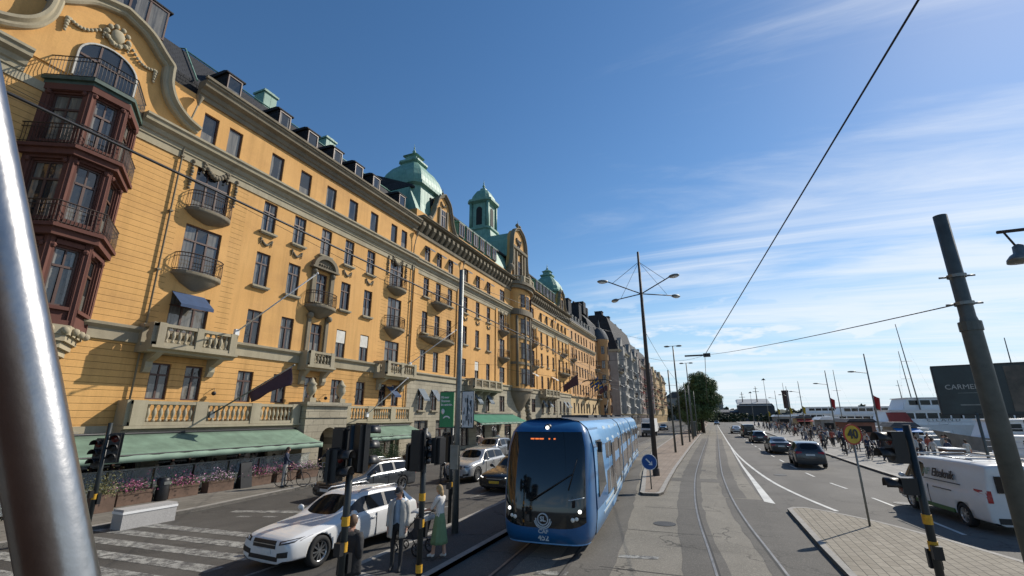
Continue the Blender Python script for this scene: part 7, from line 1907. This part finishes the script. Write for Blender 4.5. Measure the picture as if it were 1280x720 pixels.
# glass wind screens between the planters
T = thing('glass_screen', 'low dark glass wind screen between the flower boxes and the diners', 'screen', (-22.4, 16, SW))
gl = NT('wind screen glass'); gl.b.inputs['Transmission Weight'].default_value = .85; gl.b.inputs['IOR'].default_value = 1.1; WG = gl.done((.75, .8, .8), .05, .5)
for k in range(8):
    y0 = 8.2 + k * 1.7; b = MB(); b.box((-22.42, y0 + .05, SW + .15), (-22.40, y0 + 1.6, SW + 1.25)); b.build('pane', WG, T)
    b = MB(); b.box((-22.45, y0 - .02, SW), (-22.37, y0 + .04, SW + 1.3)); b.box((-22.44, y0 + .04, SW + 1.25), (-22.38, y0 + 1.68, SW + 1.3)); b.build('post', M['steel'], T)
for y in (13.3, 17.1):
    T = thing('bin' if y < 15 else 'menu_board', 'dark litter bin between the first flower boxes' if y < 15 else 'black menu board standing beside the fourth flower box', 'bin' if y < 15 else 'sign', (-21.7, y, SW)); b = MB()
    if y < 15: b.lathe([(.22, 0), (.24, .1), (.24, .8), (.2, .88), (0, .9)], (-21.7, y, SW), 14); b.build('body', M['black'], T); b = MB(); b.box((-21.5, y - .12, SW + .62), (-21.44, y + .12, SW + .74)); b.build('slot', M['steel'], T)
    else: b.prism_y([(-21.95, SW), (-21.5, SW), (-21.7, SW + 1.15), (-21.78, SW + 1.15)], y - .3, y + .3); b.build('board', M['black'], T)
# chromed handrail of the bus, close to the camera, inside the front window
pa = cam.matrix_world @ Vector((-.640 * .40 / .570 * 1.055, .20, -.40)); 
def campt(px, py, d):                                  # a real place in front of the seat, given as bearing and distance
    return cam.matrix_world @ Vector(((px - 640) / 570 * d, (360 - py) / 570 * d, -d))
A_, B_e = campt(-50, 60, .40), campt(82, 760, .36)
dirv = (B_e - A_).normalized()
T = thing('handrail', 'scratched chrome handrail running steeply down the left edge close by', 'handrail', tuple(B_e + dirv * .3))
b = MB(); b.tube([A_ - dirv * .25, A_, B_e, B_e + dirv * .3], .0232, 40); b.build('tube', M['chrome'], T)

# dark bus pillar added out of view at left to darken the handrail's reflection
T = thing('reflection_pillar', 'unseen dark brown bus pillar added for its reflection in the chrome handrail', 'reflection pillar', tuple(campt(-300, 400, .62)))
b = MB(); a0, a1 = campt(-330, -300, .62), campt(-190, 1000, .60); d_ = (a1 - a0).normalized(); b.tube([a0, a1], .13, 16); b.build('pillar', mat('dark brown reflection trim', (.035, .018, .014), .6), T)

# unseen dark panel added behind the seat, for its reflection in the handrail
mw = cam.matrix_world; T = thing('reflection_panel', 'unseen dark brown panel added behind the seat to show in the handrail reflection', 'reflection_panel', tuple(mw @ Vector((0, -.8, .5))))
b = MB(); b.box((-1.1, -1.0, .45), (1.1, .75, .5)); b.box((-1.1, -1.0, .12), (-1.05, .75, .45)); b.v = [tuple(mw @ Vector(p)) for p in b.v]; b.build('panel', mat('dark brown reflection trim', (.035, .018, .014), .6), T)
# ------------------------------------------------------------------ trees
leaf_a = NT('tree leaves'); oi = leaf_a.n.new('ShaderNodeTexNoise'); oi.inputs['Scale'].default_value = .8; leaf_a.l.new(leaf_a.pos, oi.inputs['Vector'])
leaf_a.b.inputs['Subsurface Weight'].default_value = 0
M['leaf'] = leaf_a.done(leaf_a.mix(leaf_a.rng(oi.outputs[0], .35, .65), (.055, .085, .028), (.115, .165, .055)), .6, .3)
M['leaf_d'] = mat('dark tree leaves', (.022, .04, .016), .7, 0, .4, 1.5)
def crown_mesh(seed, rx, ry, rz, clumps, per, leaf, low=.0):
    rt_ = random.Random(seed); b = MB(); cs = []
    for i in range(clumps):
        th = rt_.uniform(0, 2 * PI); cz = rt_.uniform(-1, 1); rr_ = math.sqrt(1 - cz * cz) * rt_.uniform(.35, .95) ** .6
        if cz < -.7: cz *= .8
        cs.append((Vector((math.cos(th) * rr_ * rx, math.sin(th) * rr_ * ry, cz * rz * rt_.uniform(.6, .95))), rt_.uniform(.22, .42) * min(rx, rz)))
    for c, r in cs:
        for _ in range(per):
            d = Vector((rt_.gauss(0, 1), rt_.gauss(0, 1), rt_.gauss(0, 1))).normalized() * r * rt_.uniform(.55, 1.08); d.z *= .8; p = c + d
            if d.z < 0 and rt_.random() < .35: p.z -= abs(rt_.gauss(0, r * .5))
            n = (d.normalized() + Vector((rt_.uniform(-.8, .8), rt_.uniform(-.8, .8), rt_.uniform(-.5, 1)))).normalized(); u = n.orthogonal().normalized(); v = n.cross(u); a = rt_.uniform(0, 6.3); s = leaf * rt_.uniform(.6, 1.4); e1 = (u * math.cos(a) + v * math.sin(a)) * s; e2 = (v * math.cos(a) - u * math.sin(a)) * s * .55
            b.add([p - e1, p - e2, p + e1, p + e2], [(0, 1, 2, 3)])
    return b, cs
def tree(label, x, y, h, rx, rz, seed, clumps=60, per=260, leaf=.13, zc=None, group=None, m='leaf', z=.1):
    T = thing('tree', label, 'tree', (x, y, z), 0, group); zc = zc or h - rz
    cb_, cs = crown_mesh(seed, rx, rx, rz, clumps, per, leaf * .8); cb_.xf(Matrix.Translation((0, 0, zc))); cb_.build('crown', M[m], T, world=False)
    t = MB(); t.tube([(0, 0, -.1), (.05, 0, h * .2), (-.05, .05, h * .4), (0, 0, zc + rz * .4)], [h * .035, h * .026, h * .02, h * .008], 9)
    for c, r in cs[::5]: t.tube([(0, 0, zc - rz * .6), (c.x * .5, c.y * .5, zc + c.z * .4 - rz * .2), (c.x, c.y, zc + c.z)], [h * .012, h * .008, h * .003], 5)
    t.build('trunk', M['bark'], T, world=False); return T
tree('big dark green tree overhanging the kerb at the end of the median', -2.4, 104, 11.8, 3.6, 5.0, 3, 110, 560, .16)
tree('lower ragged tree just left of the big tree', -4.8, 99, 7.6, 2.2, 3.2, 5, 45, 300, .13, group='trees at the end of the median')
for i, (x, y, h, r_) in enumerate(((-3.2, 116, 8.4, 3.2), (-4, 130, 9.5, 3.6), (-4.4, 148, 9.8, 4), (-4.5, 168, 10, 4), (-4.6, 190, 10.5, 4.2))):
    tree('tree in the avenue beyond the big tree, %s in the row' % ('first', 'second', 'third', 'fourth', 'fifth')[i], x, y, h, r_, r_ * .95, 20 + i, 34, 150, .24, group='avenue trees beyond the big tree')
for i, (x, y) in enumerate(((-13, 300), (-19, 296), (-8, 306), (-25, 300))):
    tree('rounded tree %s of the square trees closing the street' % ('first', 'second', 'third', 'last')[i], x, y, 11, 5, 4.5, 40 + i, 26, 130, .42, group='trees closing the street', m='leaf_d')
T = thing('far_building', 'pale low roofed house above the trees that close the street', 'building', (-14, 345, 0))
b = MB(); b.box((-30, 340, 0), (6, 352, 15)); b.build('wall', M['white_wall'], T); b = MB(); b.prism_y([(-31, 15), (7, 15), (1, 19), (-25, 19)], 339, 353); b.build('roof', M['slate2'], T)
T = thing('utility_cabinet', 'small grey utility box on the median beneath the big tree', 'cabinet', (-3.4, 84, .12)); b = MB(); b.box((-3.8, 83.7, .12), (-3.0, 84.3, 2.4)); b.build('housing', M['pole_g'], T); b = MB(); b.box((-3.85, 83.65, 2.4), (-2.95, 84.35, 2.48)); b.build('lid', M['steel'], T)
# hedge along the median
b, _ = crown_mesh(77, .8, 14, 1.0, 60, 160, .12); b.xf(Matrix.Translation((-3.6, 112, 1.2))); hd = b.build('hedge', M['leaf'], None); tag(hd, 'clipped hedge strip under the big tree beside the tracks', 'hedge')
# ------------------------------------------------------------------ island and hills on the far shore
def hill(name, x0, x1, y, zt, seed, m, depth=120):
    rt_ = random.Random(seed); ph = [rt_.uniform(0, 6.3) for _ in range(6)]; b = MB()
    def fn(u, v):
        x = x0 + (x1 - x0) * u; e = min(1, u * 8, (1 - u) * 8); z = zt * (.55 + .2 * math.sin(u * 9 + ph[0]) + .13 * math.sin(u * 23 + ph[1]) + .05 * math.sin(u * 71 + ph[2]) + .04 * math.sin(u * 190 + ph[3]) + .03 * math.sin(u * 420 + ph[4]))
        return (x, y + depth * v, -1.5 + (z + 1.5) * e * math.sin(PI * min(1, v * 1.0) * .98 + .02) ** .6)
    b.grid(fn, 260, 12); return b.build(name, m, kind='structure')
wood_far = mat('distant woodland', (.028, .042, .026), .9, 0, .5, .08, .8, .3)
hill('hill', -60, 520, 520, 15, 3, wood_far); hill('hill', 150, 1400, 760, 28, 9, wood_far, 200); hill('hill', 500, 2200, 700, 40, 5, wood_far, 300)
hill('far_shore', 20, 220, 330, 5, 6, wood_far, 60)
# woodland fringe of separate small crowns in front of the far shore
fr = MB(); rt_ = random.Random(8)
for _ in range(70):
    cx = rt_.uniform(-30, 190); cy = rt_.uniform(330, 400); q, _c = crown_mesh(rt_.randrange(9999), rt_.uniform(4, 8), 4, rt_.uniform(3, 5), 6, 40, .9); q.xf(Matrix.Translation((cx, cy, rt_.uniform(2, 5)))); fr.add(q.v, q.f)
tag(fr.build('woodland', M['leaf_d'], None), 'far belt of dark woodland across the end of the bay', 'trees', kind='stuff')
fr = MB()
for _ in range(46):
    cx = rt_.uniform(-4, 70); cy = rt_.uniform(262, 288); q, _c = crown_mesh(rt_.randrange(9999), rt_.uniform(2.5, 4.5), 2.5, rt_.uniform(1.6, 2.8), 7, 60, .45); q.xf(Matrix.Translation((cx, cy, rt_.uniform(1.0, 2.6)))); fr.add(q.v, q.f)
tag(fr.build('woodland', M['leaf_d'], None), 'low dark belt of shrubs and trees in front of the hall', 'trees', kind='stuff')
T = thing('exhibition_hall', 'large dark hall with broad pale sloping roof across the bay', 'building', (22, 300, 0))
b = MB(); b.prism_y([(13, 0), (31, 0), (31, 8), (30, 9.6), (14, 9.6), (13, 9)], 296, 316); b.box((-6, 300, 0), (13, 312, 5.2)); b.box((31, 300, 0), (48, 314, 4.6)); b.build('wall', M['dark_roof'], T)
b = MB(); b.prism_x([(295, 8.4), (296.5, 8.4), (312, 12.2), (312, 12.6), (295, 8.8)], 13.5, 29.5); b.add([(12.5, 295, 8.8), (13.5, 295, 8.8), (13.5, 312, 12.6), (12.5, 312, 12)], [(0, 1, 2, 3)]); b.build('roof', mat('pale sheet roof', (.30, .31, .30), .5, 0, .2, .3), T)
b = MB(); b.prism_x([(299, 5.0), (300, 5.4), (312, 6.6), (312, 5.2)], -7, 13.1); b.build('lower_roof', M['slate2'], T)
b = MB()
for x, h in ((16, 16.5), (23.5, 19.5)):
    b.tube([(x, 304, 9), (x, 304, h)], [.35, .15], 6); b.tube([(x - 1.6, 304, h - 3), (x + 1.6, 304, h - 3)], .12, 4); b.tube([(x - 1, 304, h - 1.3), (x + 1, 304, h - 1.3)], .1, 4)
b.build('mast', M['pole'], T)
# ------------------------------------------------------------------ quay: lamp masts with flags
M['flag_red'] = mat('red flag cloth', (.42, .03, .03), .8); M['flag_y2'] = mat('yellow pennant cloth', (.5, .36, .03), .8)
def quay_mast(label, x, y, h, flag=None, arm=True, top=None):
    T = thing('quay_mast', label, 'flag mast', (x, y, .13), 0, 'masts along the quay'); b = MB(); b.tube([(x, y, .1), (x, y, h)], [.09, .05], 8); b.build('mast', M['steel'], T)
    if arm: b = MB(); b.tube([(x, y, h * .80), (x - 1.15, y, h * .82)], .03, 5); b.ball((x - 1.2, y, h * .82), .2, 8, 0, (1.8, .6, .4)); b.build('lamp_arm', M['steel'], T)
    if flag: b = MB(); b.grid(lambda u, v: (x + .05 + .42 * u * (1 - .3 * v), y + .12 * math.sin(4 * u + 2 * v), h * flag[1] - 1.1 * v - .3 * u), 8, 8); o = b.build('flag', M[flag[0]], T); o.modifiers.new('s', 'SOLIDIFY').thickness = .015
    if top: b = MB(); b.prism_x([(y - .1, h), (y + .1, h), (y + .1, h + .1), (y - .1, h + .1)], x - .5, x + .5); b.add([(x - .6, y, h), (x + .5, y, h), (x + .1, y, h + .55)], [(0, 1, 2)]); b.build('lamp_hood', M['black'], T)
quay_mast('quay mast with red flag and lamp arm, second from the right', 13.6, 70, 8.9, ('flag_red', .62))
quay_mast('tallest quay mast with furled dark red flag at right', 13.4, 52, 8.9, ('flag_red', .58))
quay_mast('quay mast with yellow pennant, nearest of the yellow ones', 13.7, 92, 8.9, ('flag_y2', .55))
quay_mast('second quay mast with yellow pennant', 13.6, 106, 8.9, ('flag_y2', .55))
quay_mast('third quay mast with yellow pennant farthest off', 13.5, 124, 8.9, ('flag_y2', .55))
quay_mast('quay mast with small dark hood on top', 13.2, 142, 12.5, ('flag_y2', .35), False, True)
quay_mast('slim distant quay mast before the hall', 11.8, 175, 10.5, None, False, True)
# kiosks, carts and parked things on the quay
def kiosk(label, x, y, w_, d_, h, m, roofm, awn=None):
    T = thing('kiosk', label, 'kiosk', (x, y, .13)); b = MB(); b.box((x - w_ / 2, y - d_ / 2, .13), (x + w_ / 2, y + d_ / 2, h)); b.build('wall', m, T)
    b = MB(); b.prism_y([(x - w_ / 2 - .3, h), (x + w_ / 2 + .3, h), (x + w_ / 2 - .2, h + .5), (x - w_ / 2 + .2, h + .5)], y - d_ / 2 - .3, y + d_ / 2 + .3); b.build('roof', roofm, T)
    b = MB(); b.box((x - w_ * .35, y - d_ / 2 - .05, 1.1), (x + w_ * .35, y - d_ / 2 + .05, h * .8)); b.build('hatch', M['dark'], T)
    if awn: b = MB(); b.prism_x([(y - d_ / 2 - 1.6, h * .78), (y - d_ / 2, h * .95), (y - d_ / 2, h * .92), (y - d_ / 2 - 1.6, h * .75)], x - w_ / 2, x + w_ / 2); b.build('awning', awn, T)
kiosk('long low brick coloured ticket kiosk on the quay', 18.6, 84, 3.0, 9, 2.4, mat('brick red boarding', (.26, .12, .08), .8, 0, .2), M['slate2'])
kiosk('white ticket kiosk beyond the brick coloured one', 18.3, 100, 2.8, 6, 2.6, M['white_wall'], M['white'])
kiosk('pale kiosk with dark red awning far down the quay', 18, 124, 3, 6, 2.7, M['cream'], M['slate2'], M['red_awn'])
kiosk('white booth far down the quay by the trees', 17, 150, 4, 6, 3, M['white_wall'], M['white'])
kiosk('low kiosk with bright blue awning in front of the ferry', 19.4, 68, 2.2, 3.5, 2.1, M['white_wall'], M['slate2'], mat('bright blue awning cloth', (.03, .20, .5), .7))
T = thing('cargo_bicycle', 'dark pedal cart with tall wooden box parked on the promenade', 'cargo bike', (13.5, 39.0, .13)); b = MB(); b.prism_x([(38.3, .5), (39.5, .5), (39.7, 1.35), (38.2, 1.35)], 13.1, 13.95); b.build('box', M['wood'], T); b = MB(); b.box((13.05, 38.2, 1.33), (14.0, 39.8, 1.40)); b.build('lid', M['white'], T)
for x, y in ((13.0, 38.5), (14.05, 38.5), (12.2, 39.2)):
    b = MB(); b.lathe([(.30, -.03), (.34, 0), (.30, .03), (.30, -.03)], (0, 0, 0), 20)
    for k in range(8): b.tube([(0, 0, 0), (.3 * math.cos(k * PI / 4), .3 * math.sin(k * PI / 4), 0)], .006, 3)
    b.xf(Matrix.Translation((x, y, .47)) @ Matrix.Rotation(PI / 2, 4, 'Y')); b.build('wheel', M['rubber'], T)
b = MB(); b.tube([(13.1, 39, .6), (12.4, 39.1, .55), (12.2, 39.2, .47)], .03, 5); b.tube([(12.4, 39.1, .5), (12.35, 39.1, 1.1)], .025, 5); b.box((12.22, 38.98, 1.08), (12.5, 39.22, 1.14)); b.build('frame', M['iron'], T)
# ------------------------------------------------------------------ ships
def ship(label, x, y, rot, L, Wd, fr_z, decks, name='ferry', hullm=None, stripe=None, bow=True, group=None):
    """bow towards local -x; decks: list of (x0, x1, z0, z1, inset, window band)"""
    T = thing(name, label, 'boat', (x, y, -1.4), rot, group); hw = Wd / 2; hb = MB()
    def hf(u, v):
        t = u; s_ = 1 if t > .22 else math.sin(PI / 2 * t / .22) ** .7; w_ = hw * s_ * (.72 + .28 * v); sx_ = -L / 2 + L * t - (1 - v) * -1.8 * max(0, 1 - t / .25); return sx_, w_, v * fr_z * (1 + .35 * max(0, 1 - t / .3) ** 2)
    for s in (-1, 1): hb.grid(lambda u, v: (hf(u, v)[0], s * hf(u, v)[1], hf(u, v)[2]), 30, 6)
    hb.grid(lambda u, v: (hf(u, 1)[0], (v * 2 - 1) * hf(u, 1)[1], hf(u, 1)[2]), 30, 2); hb.quad((L / 2, -hw, 0), (L / 2, hw, 0), (L / 2, hw, fr_z), (L / 2, -hw, fr_z))
    hb.build('hull', hullm or M['white'], T, world=False)
    for (x0, x1, z0, z1, ins_, win) in decks:
        w_ = hw - ins_; b = MB(); b.prism_y([(x0, z0), (x1, z0), (x1, z1), (x0 + (z1 - z0) * .5, z1)], -w_, w_); b.prism_y([(x0 - .2 + (z1 - z0) * .5, z1), (x1 + .3, z1), (x1 + .3, z1 + .12), (x0 - .2 + (z1 - z0) * .5, z1 + .12)], -w_ - .25, w_ + .25); d_ = b.build('deckhouse', M['white'], T, world=False)
        if win:
            b = MB(); n = max(2, int((x1 - x0 - 1.6) / win)); zc = z0 + (z1 - z0) * .62; hh = (z1 - z0) * .2
            for k in range(n):
                a = x0 + 1.2 + (x1 - x0 - 1.6) * k / n
                for s in (-1, 1): b.box((a, s * w_ - .02, zc - hh), (a + (x1 - x0 - 1.6) / n * .86, s * w_ + .02, zc + hh))
            b.build('window_row', M['car_glass'], d_, world=False)
    b = MB()
    for s in (-1, 1):
        ztop = fr_z + .02
        for zz_ in (.5, 1.0): b.tube([(-L * .22, s * hw * .97, ztop + zz_), (L / 2, s * hw * .97, ztop + zz_)], .03, 4)
        for k in range(int(L * .72 / 1.5)): b.tube([(-L * .22 + k * 1.5, s * hw * .97, ztop), (-L * .22 + k * 1.5, s * hw * .97, ztop + 1)], .025, 4)
    b.build('railing', M['white'], T, world=False)
    return T
F1 = ship('large white passenger ferry with long window rows and dark red hull mark', 41, 108, R(4), 34, 8, 3.1, [(-13.5, 15, 3.1, 5.5, .4, 1.6), (-10.5, 14, 5.6, 7.6, .9, 1.6)])
b = MB(); b.prism_y([(-12.9, 3.4), (-9.5, 3.4), (-10.4, 5.2), (-13.2, 5.2)], -3.95, -3.5); b.build('red_mark', mat('dark red hull mark', (.25, .03, .025), .5), F1, world=False)
q = text_mb('E I L A N D', .75, .03, bold=.0, sx=1.3); q.xf(Matrix.Translation((-5.2, -3.63, 3.9))); q.build('lettering', M['steel'], F1, world=False)
b = MB(); b.box((2, -1.2, 7.7), (5.4, 1.2, 8.6)); b.box((1.6, -1.4, 8.6), (5.8, 1.4, 8.75)); b.build('funnel', mat('buff yellow funnel', (.45, .36, .16), .5), F1, world=False)
b = MB(); 
for x, h in ((-9, 11.0), (-2.0, 9.4), (6.4, 12.0), (8, 10.5)): b.tube([(x, 0, 7.5), (x - .1, 0, h)], [.09, .04], 6); b.tube([(x - .5, 0, h - 1), (x + .5, 0, h - 1)], .03, 4)
b.build('mast', M['steel'], F1, world=False)
F2 = ship('white motor cruiser with raked cabin right behind the service van', 27.6, 45, R(8), 15, 4.6, 2.5, [(-3.2, 5.5, 2.5, 4.5, .3, 1.9), (-.5, 4.2, 4.6, 5.9, .7, 1.5)], 'motor_cruiser')
F3 = ship('smaller grey white tour boat lying between the ferry and the motor cruiser', 30.5, 66, R(3), 18, 4.6, 2.4, [(-5, 7.5, 2.4, 4.2, .3, 1.4)], 'tour_boat', M['white_wall'])
F4 = ship('white tour boat farther down the quay, bow to the road', 31.5, 138, R(3), 20, 6, 2.8, [(-7, 9, 2.8, 4.8, .3, 1.5), (-4, 8, 4.9, 6.6, .8, 1.4)], 'tour_boat')
F5 = ship('white steamer with tall black funnel far down the quay', 32, 168, R(2), 30, 7, 3.0, [(-10, 13, 3.0, 5.2, .3, 1.5), (-7, 8, 5.3, 7.0, .9, 1.5)], 'steamer')
b = MB(); b.lathe([(.9, 6.8), (.9, 11.6), (1.0, 11.7), (1.0, 12.2)], (-11.0, 0, 0), 14); b.build('funnel', mat('black and rust funnel', (.05, .03, .028), .6), F5, world=False)
F6 = ship('farthest white boat before the woodland', 34, 205, R(2), 26, 7, 3.0, [(-8, 11, 3.0, 5.2, .3, 1.5)], 'tour_boat')
for i, (x, y, h, tl) in enumerate(((33.5, 104, 19.5, -.05), (37.0, 118, 16, -.04), (26.5, 128, 13.5, 0), (49, 140, 13, 0), (23.5, 158, 13, 0), (22.5, 182, 14, 0), (24.5, 196, 12, 0), (43, 96, 15, .02))):
    T = thing('sailing_mast', 'bare yacht mast %s rising over the moored boats' % ('tallest', 'second tallest', 'left of the ferry', 'right of the ferry', 'beside the far kiosks', 'near the hall', 'farthest off', 'rightmost')[i], 'mast', (x, y, -1.4), 0, 'yacht masts in the harbour')
    b = MB(); b.tube([(x, y, -1.3), (x + tl * h, y, h)], [.13, .06], 6); b.build('mast', M['pole_g' if i % 2 else 'steel'], T)
    b = MB(); b.tube([(x + tl * h * .65 - .8, y, h * .65), (x + tl * h * .65 + .8, y, h * .65)], .03, 4); b.tube([(x - 3, y, .3), (x + tl * h, y, h * .97), (x + 3.5, y, .3)], .012, 3); b.tube([(x, y, 1.6), (x + 3, y, 1.7)], .06, 5); b.build('rigging', M['iron'], T)
    b = MB(); b.grid(lambda u, v: (x - 4 + 8.5 * u, y + (v * 2 - 1) * 1.3 * math.sin(PI * min(1, u * 1.2 + .02) * .5) ** .5 * (1 if u < .8 else .85), -1.3 + 1.3 * (abs(v * 2 - 1) ** .6)), 14, 8); b.build('hull', M['white'], T)
for i, (x, y, L_, nm) in enumerate(((24.5, 84, 9, 'small white day boat moored before the ferry'), (25, 94, 10, 'small white cabin boat between the day boat and the ferry'), (26, 150, 12, 'cream cabin boat in front of the steamer'), (24, 122, 10, 'white launch beyond the ferry stern'), (24.5, 56, 9, 'open white launch between the motor cruiser and the tour boat'))):
    B_ = ship(nm, x, y, R(2), L_, 3, 1.5, [(-L_ * .2, L_ * .25, 1.5, 2.9, .3, 1.2)], 'launch')
T = thing('church', 'hazy church with slim spire on the far hill', 'church', (300, 780, 0)); b = MB(); b.box((292, 770, 0), (312, 790, 24)); b.build('wall', M['dark_roof'], T); b = MB(); b.lathe([(3.2, 20), (3.2, 30), (1.2, 38), (0, 50)], (296, 780, 0), 8); b.build('spire', M['slate2'], T)
# ------------------------------------------------------------------ every far apart piece of a part becomes a part of its own
import numpy as np
KEEP = {'foliage', 'crown', 'flowers', 'shrub', 'hair', 'wire', 'body', 'lettering', 'hedge', 'woodland', 'drawing', 'emblem', 'rigging', 'festoon', 'frame', 'railing', 'balustrade', 'small_print', 'wheel', 'tyre', 'rim', 'hub', 'window', 'sill', 'flag_cross', 'eye', 'wall', 'statue', 'crank'}
def find(p, i):
    while p[i] != i: p[i] = p[p[i]]; i = p[i]
    return i
def split_mesh(me):
    nv = len(me.vertices)
    if nv > 60000 or nv < 8: return None
    par = list(range(nv))
    for e in me.edges:
        a, b = find(par, e.vertices[0]), find(par, e.vertices[1])
        if a != b: par[a] = b
    roots = sorted({find(par, i) for i in range(nv)})
    if len(roots) < 2 or len(roots) > 500: return None
    idx = {r: k for k, r in enumerate(roots)}; isl = np.array([idx[find(par, i)] for i in range(nv)])
    co = np.empty(nv * 3); me.vertices.foreach_get('co', co); co = co.reshape(nv, 3); k = len(roots)
    lo = np.full((k, 3), np.inf); hi = np.full((k, 3), -np.inf); np.minimum.at(lo, isl, co); np.maximum.at(hi, isl, co)
    size = (hi - lo).max(axis=1); gap = np.maximum(0, np.maximum(lo[:, None] - hi[None], lo[None] - hi[:, None])); near = np.sqrt((gap ** 2).sum(axis=2)) <= np.maximum(.02, .5 * np.maximum(size[:, None], size[None]))
    pp = list(range(k))
    for a, b in zip(*np.nonzero(np.triu(near, 1))):
        ra, rb = find(pp, int(a)), find(pp, int(b))
        if ra != rb: pp[ra] = rb
    groups = sorted({find(pp, i) for i in range(k)})
    if len(groups) < 2 or len(groups) > 60: return None
    out = []
    gi = {g_: n for n, g_ in enumerate(groups)}; vg = [gi[find(pp, int(isl[i]))] for i in range(nv)]
    for n in range(len(groups)):
        m2 = me.copy(); bm = bmesh.new(); bm.from_mesh(m2); bm.verts.ensure_lookup_table()
        bmesh.ops.delete(bm, geom=[bm.verts[i] for i in range(nv) if vg[i] != n], context='VERTS'); bm.to_mesh(m2); bm.free(); out.append(m2)
    return out
_sp = {}
for o in list(bpy.data.objects):
    if o.type != 'MESH' or o.parent is None or o.get('kind') or o.name.split('.')[0] in KEEP: continue
    if o.data.name not in _sp: _sp[o.data.name] = (split_mesh(o.data), o.data)
    parts = _sp[o.data.name][0]
    if not parts: continue
    base = o.name.split('.')[0]
    o.data = parts[0]
    for m2 in parts[1:]:
        c = o.copy(); c.data = m2; C.objects.link(c)
for o in bpy.data.objects:                                   # the rear screen of a car has its own name
    if o.type == 'MESH' and o.name.startswith('windscreen') and o.parent and o.parent.get('category') in ('car', 'van'):
        if sum(v.co.y for v in o.data.vertices) < 0: o.name = 'rear_window'
